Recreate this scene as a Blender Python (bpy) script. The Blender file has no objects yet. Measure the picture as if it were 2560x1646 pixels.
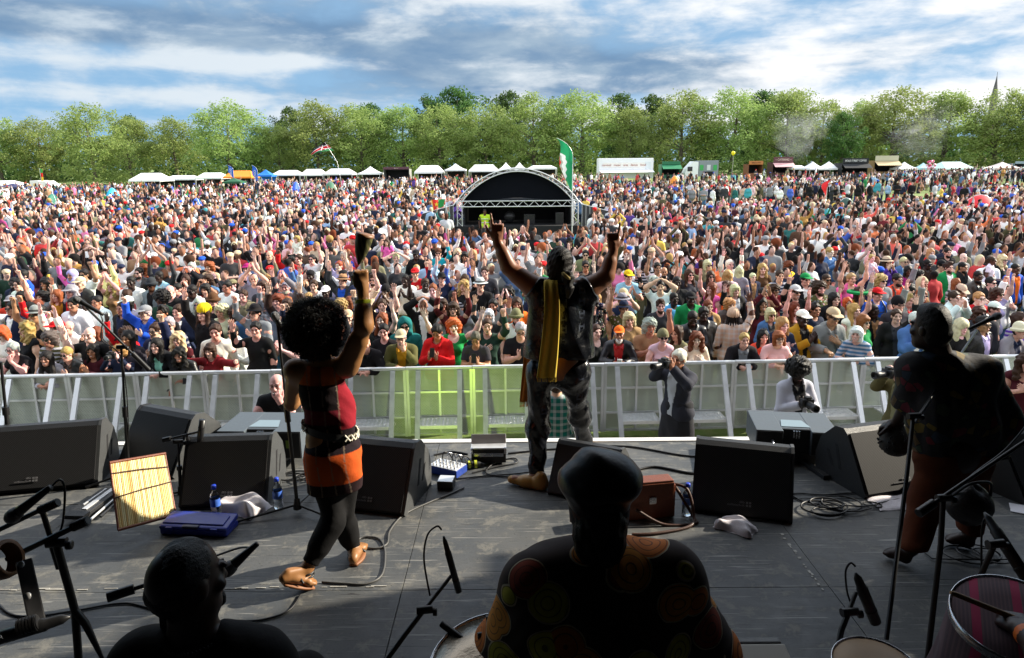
import bpy, bmesh, math, random
import numpy as np
from mathutils import Vector, Matrix, Euler

scene = bpy.context.scene
col = scene.collection
R = math.radians
rnd = random.Random(7)
nrng = np.random.default_rng(11)

# ------------------------------------------------------------------ camera
FOC, CX, CY = 1800.0, 1280.0, 823.0            # photograph: 2560 x 1646 px
CAMH, PITCH, ROLL = 4.10, R(12.8), R(0.45)
ZST = 1.74                                     # stage floor height
cam_d = bpy.data.cameras.new('camera')
cam_d.sensor_width = 36.0
cam_d.lens = 36.0 * FOC / 2560.0
cam_d.clip_start, cam_d.clip_end = 0.05, 3000.0
cam = bpy.data.objects.new('camera', cam_d)
CROT = Euler((R(90) - PITCH, 0, 0)).to_matrix() @ Matrix.Rotation(-ROLL, 3, 'Z')
cam.matrix_world = Matrix.Translation((0, 0, CAMH)) @ CROT.to_4x4()
col.objects.link(cam)
scene.camera = cam

# ------------------------------------------------------------------ sun, sky, exposure
SUN_AZ, SUN_EL = R(72), R(27)                  # azimuth clockwise from +Y
sd = Vector((math.sin(SUN_AZ) * math.cos(SUN_EL), math.cos(SUN_AZ) * math.cos(SUN_EL), math.sin(SUN_EL)))
sl = bpy.data.lights.new('sun', 'SUN')
sl.energy, sl.angle, sl.color = 5.0, R(0.55), (1.0, 0.90, 0.74)
so = bpy.data.objects.new('sun', sl)
so.rotation_euler = sd.to_track_quat('Z', 'Y').to_euler()
so.location = (30, 20, 40)
col.objects.link(so)
scene.view_settings.view_transform = 'Standard'
scene.view_settings.look = 'None'
scene.view_settings.gamma = 1.0
scene.view_settings.exposure = 1.0
scene.cycles.max_bounces = 6
scene.cycles.diffuse_bounces = 3
scene.cycles.glossy_bounces = 3
scene.cycles.transparent_max_bounces = 12
scene.cycles.use_denoising = True


class NT:
    """tiny node-graph helper"""
    def __init__(s, tree):
        s.t = tree; s.n = tree.nodes; s.l = tree.links
    def add(s, kind, **kw):
        nd = s.n.new(kind)
        for k, v in kw.items():
            if k.startswith('i_'):
                s.set(nd, k[2:].replace('_', ' '), v)
            else:
                setattr(nd, k, v)
        return nd
    def set(s, nd, sock, v):
        k = nd.inputs[int(sock)] if sock.isdigit() else nd.inputs[sock]
        if hasattr(v, 'is_output') or isinstance(v, bpy.types.NodeSocket):
            s.l.new(v, k)
        else:
            k.default_value = v
    def math(s, op, a, b=None, c=None, clamp=False):
        nd = s.n.new('ShaderNodeMath'); nd.operation = op; nd.use_clamp = clamp
        for i, v in enumerate((a, b, c)):
            if v is not None: s.set(nd, str(i), v)
        return nd.outputs[0]
    def vmath(s, op, a, b=None):
        nd = s.n.new('ShaderNodeVectorMath'); nd.operation = op
        s.set(nd, '0', a)
        if b is not None: s.set(nd, '1', b)
        return nd.outputs[0]
    def mix(s, f, a, b, blend='MIX'):
        nd = s.n.new('ShaderNodeMix'); nd.data_type = 'RGBA'; nd.blend_type = blend
        s.set(nd, '0', f)
        for i, v in ((6, a), (7, b)):
            if isinstance(v, (tuple, list)) and len(v) == 3: v = (*v, 1)
            s.set(nd, str(i), v)
        return nd.outputs[2]
    def noise(s, scale, detail=4, rough=.55, vec=None, dist=0.0):
        nd = s.n.new('ShaderNodeTexNoise')
        nd.inputs['Scale'].default_value = scale; nd.inputs['Detail'].default_value = detail
        nd.inputs['Roughness'].default_value = rough; nd.inputs['Distortion'].default_value = dist
        if vec is not None: s.l.new(vec, nd.inputs['Vector'])
        return nd.outputs[0]
    def ramp(s, f, stops):
        nd = s.n.new('ShaderNodeValToRGB')
        e = nd.color_ramp.elements
        while len(e) < len(stops): e.new(.5)
        for k, (p, c) in zip(e, stops):
            k.position = p
            k.color = (*c, 1) if isinstance(c, (tuple, list)) else (c, c, c, 1)
        s.set(nd, '0', f)
        return nd.outputs[0]
    def mapr(s, v, a, b, c=0.0, d=1.0, smooth=True):
        nd = s.n.new('ShaderNodeMapRange')
        nd.interpolation_type = 'SMOOTHSTEP' if smooth else 'LINEAR'
        s.set(nd, '0', v)
        for i, q in enumerate((a, b, c, d)): nd.inputs[i + 1].default_value = q
        return nd.outputs[0]


def srgb(r, g=None, b=None):
    if g is None:
        h = r.lstrip('#'); r, g, b = (int(h[i:i + 2], 16) for i in (0, 2, 4))
    f = lambda c: (c / 255 / 12.92) if c <= 10 else ((c / 255 + .055) / 1.055) ** 2.4
    return (f(r), f(g), f(b))


world = bpy.data.worlds.new('World')
scene.world = world
world.use_nodes = True
w = NT(world.node_tree)
w.n.clear()
sky = w.add('ShaderNodeTexSky', sky_type='NISHITA', sun_disc=False, sun_elevation=SUN_EL, sun_rotation=SUN_AZ)
sky.altitude, sky.air_density, sky.dust_density, sky.ozone_density = 50, 1.0, 1.2, 1.4
tc = w.add('ShaderNodeTexCoord')
sep = w.add('ShaderNodeSeparateXYZ', i_0=tc.outputs['Generated'])
dx, dy, dz = sep.outputs
az = w.math('ARCTAN2', dx, dy)                 # 0 ahead, + to the right
pv = w.add('ShaderNodeCombineXYZ', i_0=w.math('MULTIPLY', az, 1.0), i_1=w.math('MULTIPLY', dz, 2.7), i_2=0.0).outputs[0]
n1 = w.noise(3.4, 5, .50, pv, .25)
n2 = w.noise(8.0, 7, .56, w.vmath('ADD', pv, (7.3, 2.1, 0)), .30)
pw = w.add('ShaderNodeCombineXYZ', i_0=w.math('MULTIPLY', az, .8), i_1=w.math('MULTIPLY', dz, 4.4), i_2=1.7).outputs[0]
nst = w.noise(6.0, 6, .55, pw, .3)              # flattened layer cloud
nfine = w.noise(20, 6, .6, w.vmath('ADD', pv, (1.3, 9.1, 0)), .3)
def bump(az0, wa, z0, wz):
    a = w.math('DIVIDE', w.math('SUBTRACT', az, az0), wa)
    b = w.math('DIVIDE', w.math('SUBTRACT', dz, z0), wz)
    return w.math('POWER', 2.718, w.math('MULTIPLY', -1.0, w.math('ADD', w.math('MULTIPLY', a, a), w.math('MULTIPLY', b, b))))
def total(lst, noises):
    t_ = None
    for k, q in [(k, bump(*q)) for k, q in lst] + [(k, w.math('SUBTRACT', n, .5) if n is not None else 1.0) for k, n in noises]:
        t_ = w.math('MULTIPLY', q, k) if t_ is None else w.math('ADD', t_, w.math('MULTIPLY', q, k))
    return w.math('ADD', t_, 0.0, clamp=True)
# broad layout of the deck: heavy grey-blue bank high left and dead ahead, thin streaks low left, dazzling to the right
dark = total([(1.0, (-.42, .42, .158, .022)), (.45, (-.25, .50, .195, .035)), (1.0, (-.01, .20, .124, .024)), (.75, (.16, .22, .105, .020)), (.45, (.36, .20, .125, .03)), (.35, (-.15, .20, .085, .02))], [(1.0, n1), (.9, n2), (.35, nfine)])
brt = total([(.62, (-.52, .22, .124, .015)), (.42, (-.29, .10, .129, .008)), (.55, (-.50, .28, .082, .016)), (.35, (-.34, .26, .056, .010)), (.45, (.05, .36, .215, .030)), (.50, (.60, .28, .13, .12)), (.7, (.30, .22, .072, .016)), (.75, (.06, .16, .062, .009)), (.5, (.36, .06, .115, .025))], [(1.5, n2), (1.7, nst), (.8, nfine), (.5, n1), (.12, None)])
K = 10.0 * 0.5                                 # background strength 0.1, exposure +1
skyc = w.mix(1.0, sky.outputs[0], (.62, .80, 1.0), 'MULTIPLY')
base = w.mix(.93, skyc, w.mix(w.mapr(dz, .0, .16), tuple(K * c for c in srgb(146, 196, 238)), tuple(K * c for c in srgb(150, 190, 226))))
c1 = w.mix(w.math('MULTIPLY', w.mapr(dark, .08, .72), .96), base, w.mix(w.mapr(n2, .3, .7), tuple(K * c for c in srgb(116, 150, 186)), tuple(K * c for c in srgb(172, 193, 212))))
c2 = w.mix(w.math('MULTIPLY', w.mapr(brt, .06, .85), .97), c1, w.mix(w.mapr(az, -.5, .6), tuple(K * c for c in srgb(226, 237, 246)), tuple(K * 1.1 * c for c in (1, 1, 1))))
# overhead and behind camera (never seen): cloud deck brightened as fill for the crowd
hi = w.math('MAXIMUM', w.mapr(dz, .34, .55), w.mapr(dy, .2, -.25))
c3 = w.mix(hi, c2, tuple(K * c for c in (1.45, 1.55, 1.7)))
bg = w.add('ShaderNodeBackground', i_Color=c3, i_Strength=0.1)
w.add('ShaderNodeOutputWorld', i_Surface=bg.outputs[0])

# ------------------------------------------------------------------ pixel <-> place
def ray(px, py):
    v = CROT @ Vector(((px - CX) / FOC, -(py - CY) / FOC, -1.0))
    return v
def P(px, py, z=ZST):
    v = ray(px, py); t = (z - CAMH) / v.z
    return Vector((v.x * t, v.y * t, z))
def PY(px, py, Y):
    v = ray(px, py); t = Y / v.y
    return Vector((v.x * t, Y, CAMH + v.z * t))
def proj(p):
    q = CROT.transposed() @ (Vector(p) - Vector((0, 0, CAMH)))
    return CX - FOC * q.x / q.z, CY + FOC * q.y / q.z
def ground(x, y):
    a = min(max((y - 10.0) / 18.0, 0.0), 1.0)
    a = a * a * (3 - 2 * a)
    return 0.40 * a + max(0, y - 28.0) * 0.0102 + min(max(y - 10.5, 0) / 70.0, 1.0) * x * 0.0095

# ------------------------------------------------------------------ object helpers
def tag(o, label=None, cat=None, group=None, kind=None):
    if label: o['label'] = label
    if cat: o['category'] = cat
    if group: o['group'] = group
    if kind: o['kind'] = kind
    return o
def link(name, me, mat=None, parent=None):
    o = bpy.data.objects.new(name, me)
    col.objects.link(o)
    if mat is not None and me is not None:
        if len(me.materials) == 0: me.materials.append(mat)
    if parent is not None: o.parent = parent
    return o
def empty(name, loc=(0, 0, 0), rz=0.0):
    o = bpy.data.objects.new(name, None); col.objects.link(o)
    o.location = loc; o.rotation_euler = (0, 0, rz); o.empty_display_size = .1
    return o
def kids(o): return [c for c in o.children]
def copy_tree(o, parent=None):
    c = o.copy(); col.objects.link(c)
    c.parent = parent
    for ch in list(o.children): copy_tree(ch, c)
    return c

class MB:
    """collects primitives, then becomes one mesh object"""
    def __init__(s): s.v, s.f, s.m = [], [], []; s.mi = 0; s.sm = []
    def _add(s, vs, fs, smooth=False):
        n = len(s.v); s.v += [tuple(v) for v in vs]
        s.f += [tuple(i + n for i in f) for f in fs]; s.m += [s.mi] * len(fs); s.sm += [smooth] * len(fs)
    def box(s, c, d, M=None):
        x, y, z = (q / 2 for q in d); c = Vector(c)
        vs = [Vector((a * x, b * y, e * z)) for a in (-1, 1) for b in (-1, 1) for e in (-1, 1)]
        vs = [(M @ v if M else v) + c for v in vs]
        s._add(vs, [(0, 1, 3, 2), (4, 6, 7, 5), (0, 4, 5, 1), (2, 3, 7, 6), (0, 2, 6, 4), (1, 5, 7, 3)]); return s
    def bbox(s, c, d, b=.01, M=None):
        """box with chamfered edges"""
        bm = bmesh.new(); bmesh.ops.create_cube(bm, size=1)
        for v in bm.verts: v.co = Vector((v.co.x * d[0], v.co.y * d[1], v.co.z * d[2]))
        bmesh.ops.bevel(bm, geom=list(bm.edges), offset=b, segments=2, profile=.6, affect='EDGES')
        c = Vector(c); s.bm(bm, M, c); return s
    def bm(s, bm, M=None, c=Vector()):
        bm.verts.ensure_lookup_table()
        vs = [(M @ v.co if M else v.co) + c for v in bm.verts]
        s._add(vs, [[v.index for v in f.verts] for f in bm.faces]); bm.free(); return s
    def prism(s, poly, x0, x1, M=None, c=(0, 0, 0)):
        """poly in the y-z plane, extruded along x"""
        n = len(poly); c = Vector(c)
        vs = [Vector((x, y, z)) for x in (x0, x1) for y, z in poly]
        vs = [(M @ v if M else v) + c for v in vs]
        s._add(vs, [tuple(range(n))[::-1], tuple(range(n, 2 * n))] + [(i, (i + 1) % n, n + (i + 1) % n, n + i) for i in range(n)]); return s
    def tube(s, pts, r, n=8, cap=True, smooth=True):
        pts = [Vector(p) for p in pts]
        rs = r if isinstance(r, (list, tuple)) else [r] * len(pts)
        ref = None; vs = []
        for i, p in enumerate(pts):
            t = (pts[min(i + 1, len(pts) - 1)] - pts[max(i - 1, 0)])
            t = t.normalized() if t.length > 1e-9 else Vector((0, 0, 1))
            if ref is None:
                ref = t.orthogonal().normalized()
            u = (ref - t * ref.dot(t))
            u = u.normalized() if u.length > 1e-6 else t.orthogonal().normalized()
            ref = u; q = t.cross(u)
            for k in range(n):
                a = 2 * math.pi * k / n
                vs.append(p + (u * math.cos(a) + q * math.sin(a)) * rs[i])
        fs = [(i * n + k, i * n + (k + 1) % n, (i + 1) * n + (k + 1) % n, (i + 1) * n + k) for i in range(len(pts) - 1) for k in range(n)]
        s._add(vs, fs, smooth)
        if cap: s._add(vs[:n], [tuple(range(n))[::-1]]); s._add(vs[-n:], [tuple(range(n))])
        return s
    def lathe(s, prof, n=24, M=None, c=(0, 0, 0), smooth=True):
        """prof: (radius, z) pairs"""
        c = Vector(c); vs = []
        for r, z in prof:
            for k in range(n):
                a = 2 * math.pi * k / n; v = Vector((r * math.cos(a), r * math.sin(a), z))
                vs.append((M @ v if M else v) + c)
        fs = [(i * n + k, i * n + (k + 1) % n, (i + 1) * n + (k + 1) % n, (i + 1) * n + k) for i in range(len(prof) - 1) for k in range(n)]
        s._add(vs, fs, smooth); return s
    def disc(s, c, r, n=20, M=None):
        c = Vector(c); vs = [Vector((r * math.cos(2 * math.pi * k / n), r * math.sin(2 * math.pi * k / n), 0)) for k in range(n)]
        s._add([(M @ v if M else v) + c for v in vs], [tuple(range(n))]); return s
    def quad(s, a, b, c, d): s._add([a, b, c, d], [(0, 1, 2, 3)]); return s
    def grid(s, fn, nu, nv, smooth=True):
        vs = [fn(i / nu, j / nv) for i in range(nu + 1) for j in range(nv + 1)]
        fs = [(i * (nv + 1) + j, (i + 1) * (nv + 1) + j, (i + 1) * (nv + 1) + j + 1, i * (nv + 1) + j + 1) for i in range(nu) for j in range(nv)]
        s._add(vs, fs, smooth); return s
    def mesh(s, name):
        me = bpy.data.meshes.new(name); me.from_pydata(s.v, [], s.f); me.update()
        me.polygons.foreach_set('material_index', s.m)
        me.polygons.foreach_set('use_smooth', s.sm); return me
    def build(s, name, mat, parent=None, loc=None, solid=0):
        me = s.mesh(name)
        for m_ in (mat if isinstance(mat, (list, tuple)) else [mat]): me.materials.append(m_)
        o = bpy.data.objects.new(name, me); col.objects.link(o)
        if parent is not None: o.parent = parent
        if loc is not None: o.location = loc
        if solid:
            md = o.modifiers.new('solid', 'SOLIDIFY'); md.thickness = solid; md.offset = 0
        return o

def spline(pts, n=10):
    """Catmull-Rom through pts"""
    pts = [Vector(p) for p in pts]; out = []
    for i in range(len(pts) - 1):
        p0, p1, p2, p3 = pts[max(i - 1, 0)], pts[i], pts[i + 1], pts[min(i + 2, len(pts) - 1)]
        for k in range(n):
            t = k / n
            out.append(.5 * ((2 * p1) + (p2 - p0) * t + (2 * p0 - 5 * p1 + 4 * p2 - p3) * t * t + (3 * p1 - p0 - 3 * p2 + p3) * t ** 3))
    out.append(pts[-1]); return out

# ------------------------------------------------------------------ materials
def mat_base(name):
    m = bpy.data.materials.new(name); m.use_nodes = True
    t = NT(m.node_tree); b = t.n['Principled BSDF']
    return m, t, b
def mat(name, c, rough=.6, metal=0.0, var=.12, scale=8.0, bump=0.0, spec=.5, coat=0.0, alpha=None, coord='Object'):
    """plain procedural surface: base colour broken up by noise, optional bump"""
    m, t, b = mat_base(name)
    tcn = t.add('ShaderNodeTexCoord')
    n = t.noise(scale, 6, .6, tcn.outputs[coord])
    cc = t.mix(n, tuple(q * (1 - var) for q in c), tuple(min(1, q * (1 + var)) for q in c))
    t.set(b, 'Base Color', cc)
    t.set(b, 'Roughness', t.mapr(n, .2, .8, max(.02, rough - .08), min(1, rough + .08)))
    b.inputs['Metallic'].default_value = metal
    b.inputs['Specular IOR Level'].default_value = spec
    b.inputs['Coat Weight'].default_value = coat
    if bump:
        bp = t.add('ShaderNodeBump', i_Strength=bump, i_Distance=.01, i_Height=t.noise(scale * 6, 5, .6, tcn.outputs[coord]))
        t.set(b, 'Normal', bp.outputs[0])
    return m
M = {}
M['black_metal'] = mat('black_metal', (.012, .012, .013), .38, 0.0, .3, 20)
M['chrome'] = mat('chrome', (.62, .62, .64), .25, 1.0, .1, 30)
M['alu'] = mat('aluminium', (.72, .73, .74), .38, .55, .16, 14, .1)
M['black_plastic'] = mat('black_plastic', (.016, .016, .017), .42, 0, .25, 30)
M['rubber'] = mat('cable_rubber', (.012, .012, .013), .45, 0, .3, 30)
M['white_cloth'] = mat('white_towel', (.74, .70, .74), .95, 0, .08, 60, .5)
M['paper'] = mat('paper', (.78, .78, .84), .8, 0, .04, 20)
M['blue_plastic'] = mat('blue_plastic', (.008, .025, .30), .35, 0, .15, 12)
M['brown_leather'] = mat('brown_leather', (.20, .055, .022), .45, 0, .3, 18, .25)
M['dark_leather'] = mat('strap_leather', (.06, .022, .012), .5, 0, .3, 18, .2)
M['white_paint'] = mat('white_paint', (.78, .78, .76), .5, 0, .07, 10)
M['grey_paint'] = mat('grey_cabinet_paint', (.085, .105, .125), .5, 0, .12, 40)
M['tent_white'] = mat('white_canvas', (.80, .81, .83), .75, 0, .05, 2)
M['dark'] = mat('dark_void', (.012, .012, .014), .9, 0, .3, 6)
def col_mat(name, hexs, rough=.75, var=.1, scale=3): 
    if name not in M: M[name] = mat(name, srgb(hexs), rough, 0, var, scale)
    return M[name]

def text_obj(name, body, size, mat_, parent, loc, rot=(math.pi / 2, 0, 0), ext=.002, align='CENTER', sx=1.0):
    cu = bpy.data.curves.new(name, 'FONT'); cu.body = body; cu.size = size
    cu.align_x = align; cu.align_y = 'CENTER'; cu.extrude = ext
    ob = bpy.data.objects.new(name, cu)
    col.objects.link(ob)
    dg = bpy.context.evaluated_depsgraph_get()
    me = bpy.data.meshes.new_from_object(ob.evaluated_get(dg))
    bpy.data.objects.remove(ob)
    me.materials.clear(); me.materials.append(mat_)
    o = bpy.data.objects.new(name, me); col.objects.link(o); o.parent = parent
    o.location = loc; o.rotation_euler = rot; o.scale = (sx, 1, 1)
    return o
# ------------------------------------------------------------------ implicit bodies -> one continuous surface
class Sdf:
    def __init__(s): s.p = []
    def cap(s, a, b, ra, rb=None, k=.03, role=0, op=0, sq=None, cut=None):
        s.p.append(('c', np.array(a, np.float32), np.array(b, np.float32), ra, ra if rb is None else rb, k, role, op, sq, cut)); return s
    def ell(s, c, r, k=.03, role=0, op=0, rot=None, cut=None):
        s.p.append(('e', np.array(c, np.float32), np.array(r, np.float32), 0, 0, k, role, op, rot, cut)); return s
    def chain(s, pts, rs, k=.02, role=0, op=0):
        for i in range(len(pts) - 1): s.cap(pts[i], pts[i + 1], rs[i], rs[i + 1], k, role, op)
        return s
    def bounds(s):
        lo, hi = [], []
        for q in s.p:
            if q[7]: continue
            if q[0] == 'c':
                r = max(q[3], q[4]); lo.append(np.minimum(q[1], q[2]) - r); hi.append(np.maximum(q[1], q[2]) + r)
            else:
                r = q[2] if q[8] is None else np.full(3, q[2].max()); lo.append(q[1] - r); hi.append(q[1] + r)
        return np.min(lo, 0), np.max(hi, 0)
    def mesh(s, h, disp=None, cuts=(), inflate=0.0):
        lo, hi = s.bounds(); pad = 3 * h + inflate + (.03 if disp else 0)
        lo = lo - pad; hi = hi + pad
        n = np.ceil((hi - lo) / h).astype(int) + 1
        ax = [(lo[i] + h * np.arange(n[i])).astype(np.float32) for i in range(3)]
        D = np.full(n, 9.0, np.float32); RO = np.zeros(n, np.int8)
        for q in s.p:
            k = q[5]; kind = q[0]
            if kind == 'c':
                r = max(q[3], q[4]); a0 = np.minimum(q[1], q[2]) - r; a1 = np.maximum(q[1], q[2]) + r
            else:
                r = q[2] if q[8] is None else np.full(3, q[2].max()); a0 = q[1] - r; a1 = q[1] + r
            mg = k + 2.5 * h + inflate + .004 + (.03 if disp else 0)
            i0 = np.clip(np.floor((a0 - mg - lo) / h).astype(int), 0, n - 1); i1 = np.clip(np.ceil((a1 + mg - lo) / h).astype(int) + 1, 1, n)
            if (i1 <= i0).any(): continue
            sl_ = tuple(slice(i0[i], i1[i]) for i in range(3))
            X, Y, Z = ax[0][sl_[0], None, None], ax[1][None, sl_[1], None], ax[2][None, None, sl_[2]]
            if kind == 'c':
                a, b = q[1], q[2]; ba = b - a; l2 = float(ba @ ba) + 1e-12
                px, py, pz = X - a[0], Y - a[1], Z - a[2]
                t = np.clip((px * ba[0] + py * ba[1] + pz * ba[2]) / l2, 0, 1)
                ex, ey, ez = px - t * ba[0], py - t * ba[1], pz - t * ba[2]
                if q[8] is not None:      # squash along an axis
                    nx, f = q[8]; dd = (ex * nx[0] + ey * nx[1] + ez * nx[2]) * (f - 1)
                    ex, ey, ez = ex + dd * nx[0], ey + dd * nx[1], ez + dd * nx[2]
                d = np.sqrt(ex * ex + ey * ey + ez * ez) - (q[3] + (q[4] - q[3]) * t)
            else:
                px, py, pz = X - q[1][0], Y - q[1][1], Z - q[1][2]
                if q[8] is not None:
                    m = q[8]
                    px, py, pz = (m[0][0] * px + m[1][0] * py + m[2][0] * pz, m[0][1] * px + m[1][1] * py + m[2][1] * pz, m[0][2] * px + m[1][2] * py + m[2][2] * pz)
                r_ = q[2]
                k0 = np.sqrt((px / r_[0]) ** 2 + (py / r_[1]) ** 2 + (pz / r_[2]) ** 2) + 1e-6
                k1 = np.sqrt((px / r_[0] ** 2) ** 2 + (py / r_[1] ** 2) ** 2 + (pz / r_[2] ** 2) ** 2) + 1e-6
                d = k0 * (k0 - 1) / k1
            if q[9] is not None:
                c_, nn = q[9]; d = np.maximum(d, (X - c_[0]) * nn[0] + (Y - c_[1]) * nn[1] + (Z - c_[2]) * nn[2])
            Dv = D[sl_]
            if q[7]:
                d2 = -d; hh = np.maximum(k - np.abs(Dv - d2), 0) / k
                D[sl_] = np.maximum(Dv, d2) + hh * hh * k * .25
                if q[6] >= 0: RO[sl_] = np.where(d2 > Dv - .003, q[6], RO[sl_])
            else:
                RO[sl_] = np.where(d < Dv, q[6], RO[sl_])
                hh = np.maximum(k - np.abs(Dv - d), 0) / k
                D[sl_] = np.minimum(Dv, d) - hh * hh * k * .25
        if disp is not None:
            band = np.abs(D) < .06
            idx = np.argwhere(band); pts = lo + idx * h
            D[band] += disp(pts).astype(np.float32)
        if inflate: D -= inflate
        for c_, nn in cuts:
            D = np.maximum(D, (ax[0][:, None, None] - c_[0]) * nn[0] + (ax[1][None, :, None] - c_[1]) * nn[1] + (ax[2][None, None, :] - c_[2]) * nn[2])
        return snet(D, RO, lo, h)

def snet(D, RO, lo, h):
    s = D < 0
    c = np.zeros(tuple(np.array(D.shape) - 1), np.int8)
    offs = [(i, j, k) for i in (0, 1) for j in (0, 1) for k in (0, 1)]
    nx, ny, nz = D.shape
    for i, j, k in offs: c += s[i:nx - 1 + i, j:ny - 1 + j, k:nz - 1 + k]
    ids = np.argwhere((c > 0) & (c < 8))
    if len(ids) == 0: return np.zeros((0, 3)), np.zeros((0, 4), int), np.zeros(0, int)
    vi = np.full(c.shape, -1, np.int32); vi[tuple(ids.T)] = np.arange(len(ids))
    pos = np.zeros((len(ids), 3)); num = np.zeros(len(ids))
    for a in offs:
        for ax in range(3):
            if a[ax] == 0:
                b = list(a); b[ax] = 1
                v1 = D[ids[:, 0] + a[0], ids[:, 1] + a[1], ids[:, 2] + a[2]]; v2 = D[ids[:, 0] + b[0], ids[:, 1] + b[1], ids[:, 2] + b[2]]
                m = (v1 < 0) != (v2 < 0)
                t = np.zeros(len(ids)); t[m] = v1[m] / (v1[m] - v2[m])
                pos[m] += np.array(a); pos[m, ax] += t[m]; num[m] += 1
    V = lo + h * (ids + pos / num[:, None])
    role = RO[ids[:, 0], ids[:, 1], ids[:, 2]].astype(int)
    r1 = RO[ids[:, 0] + 1, ids[:, 1] + 1, ids[:, 2] + 1].astype(int)
    role = np.where(D[tuple(ids.T)] < D[ids[:, 0] + 1, ids[:, 1] + 1, ids[:, 2] + 1], role, r1)
    F = []
    for ax in range(3):
        u, v = (ax + 1) % 3, (ax + 2) % 3
        sa = [slice(None)] * 3; sb = [slice(None)] * 3
        sa[ax] = slice(0, -1); sb[ax] = slice(1, None)
        ch = s[tuple(sa)] != s[tuple(sb)]
        e = np.argwhere(ch)
        e = e[(e[:, u] > 0) & (e[:, v] > 0) & (e[:, u] < D.shape[u] - 1) & (e[:, v] < D.shape[v] - 1)]
        ins = s[tuple(e.T)]
        def cell(du, dv):
            q = e.copy(); q[:, u] -= du; q[:, v] -= dv; return vi[tuple(q.T)]
        q = np.stack([cell(1, 1), cell(0, 1), cell(0, 0), cell(1, 0)], 1)
        q[~ins] = q[~ins][:, ::-1]
        F.append(q)
    F = np.concatenate(F); F = F[(F >= 0).all(1)]
    return V, F, role

def np_mesh(name, V, F, colors=None, mats=(), smooth=True, midx=None):
    me = bpy.data.meshes.new(name)
    me.vertices.add(len(V)); me.vertices.foreach_set('co', np.asarray(V, np.float32).ravel())
    k = F.shape[1]
    me.loops.add(len(F) * k); me.loops.foreach_set('vertex_index', F.astype(np.int32).ravel())
    me.polygons.add(len(F)); me.polygons.foreach_set('loop_start', np.arange(0, len(F) * k, k, dtype=np.int32))
    if midx is not None: me.polygons.foreach_set('material_index', midx.astype(np.int32))
    me.polygons.foreach_set('use_smooth', np.full(len(F), smooth))
    me.update(calc_edges=True)
    if colors is not None:
        at = me.color_attributes.new('Col', 'FLOAT_COLOR', 'POINT')
        at.data.foreach_set('color', np.asarray(colors, np.float32).ravel())
    for m_ in mats: me.materials.append(m_)
    return me

def folds(amp=.005, f=26.0, ph=0.0):
    """soft cloth creases"""
    def fn(p):
        x, y, z = p[:, 0], p[:, 1], p[:, 2]
        a = np.sin(f * (z * .9 + .5 * x) + 3.1 * np.sin(9 * x + ph) + 2.0 * np.sin(11 * y + 5 * z + ph))
        b = np.sin(f * 1.7 * (x * .8 - z * .35) + 2.5 * np.sin(8 * z + ph) + 1.3 * y * 9)
        return amp * (.65 * a * np.abs(a) + .45 * b)
    return fn
def clumps(amp, f, seed=0):
    """curly / tousled hair surface"""
    r = np.random.default_rng(seed); W = r.normal(size=(9, 3)) * f; ph = r.uniform(0, 6.28, 9); am = r.uniform(.4, 1, 9)
    def fn(p):
        q = sum(am[i] * np.sin(p @ W[i] + ph[i]) for i in range(9)) / 3.0
        return amp * q
    return fn

# person materials: object colour, overridden per vertex where the attribute says so (eyes, lips, inner shirt)
def person_mat(name, rough, var, scale, pattern=None, bump=0.0, sss=0.0, spec=.4):
    m, t, b = mat_base(name)
    oi = t.add('ShaderNodeObjectInfo'); at = t.add('ShaderNodeAttribute', attribute_name='Col')
    tcn = t.add('ShaderNodeTexCoord'); ob = tcn.outputs['Object']
    c = oi.outputs['Color']
    sx = t.add('ShaderNodeSeparateXYZ', i_0=ob)
    if pattern == 'stripe':
        k = t.math('SINE', t.math('MULTIPLY', sx.outputs[2], 95.0))
        c = t.mix(t.math('GREATER_THAN', k, .1), c, t.mix(.75, c, (.55, .55, .6)))
    elif pattern == 'check':
        a = t.math('SINE', t.math('MULTIPLY', sx.outputs[2], 80.0)); d = t.math('SINE', t.math('MULTIPLY', sx.outputs[0], 80.0))
        k = t.math('ADD', t.math('GREATER_THAN', a, .3), t.math('GREATER_THAN', d, .3))
        c = t.mix(t.math('MULTIPLY', k, .38), c, (.6, .6, .62))
    elif pattern == 'floral':
        v = t.add('ShaderNodeTexVoronoi', i_Scale=22.0); t.l.new(ob, v.inputs['Vector'])
        k = t.math('LESS_THAN', v.outputs['Distance'], .33)
        c = t.mix(t.math('MULTIPLY', k, .8), c, t.mix(.6, v.outputs['Color'], (.5, .4, .3)))
    n = t.noise(scale, 5, .6, ob)
    lo = t.vmath('SCALE', c); lo.node.inputs['Scale'].default_value = 1 - var
    hi_ = t.vmath('SCALE', c); hi_.node.inputs['Scale'].default_value = 1 + var
    c = t.mix(n, lo, hi_)
    c = t.mix(at.outputs['Alpha'], c, at.outputs['Color'])
    t.set(b, 'Base Color', c)
    b.inputs['Roughness'].default_value = rough
    b.inputs['Specular IOR Level'].default_value = spec
    if bump:
        bp = t.add('ShaderNodeBump', i_Strength=bump, i_Distance=.01, i_Height=t.noise(scale * 2.2, 4, .6, ob))
        t.set(b, 'Normal', bp.outputs[0])
    return m
M['skin'] = person_mat('skin', .44, .10, 14)
M['cloth'] = person_mat('cloth', .88, .14, 9, None, .35, spec=.25)
M['cloth_stripe'] = person_mat('striped_cloth', .88, .1, 9, 'stripe', .3, spec=.25)
M['cloth_check'] = person_mat('checked_cloth', .88, .1, 9, 'check', .3, spec=.25)
M['cloth_floral'] = person_mat('printed_cloth', .88, .1, 9, 'floral', .3, spec=.25)
M['leather_cloth'] = person_mat('leather_cloth', .38, .15, 9, None, .5, spec=.5)
M['hair'] = person_mat('hair', .55, .35, 60, None, .5, spec=.3)
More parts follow.
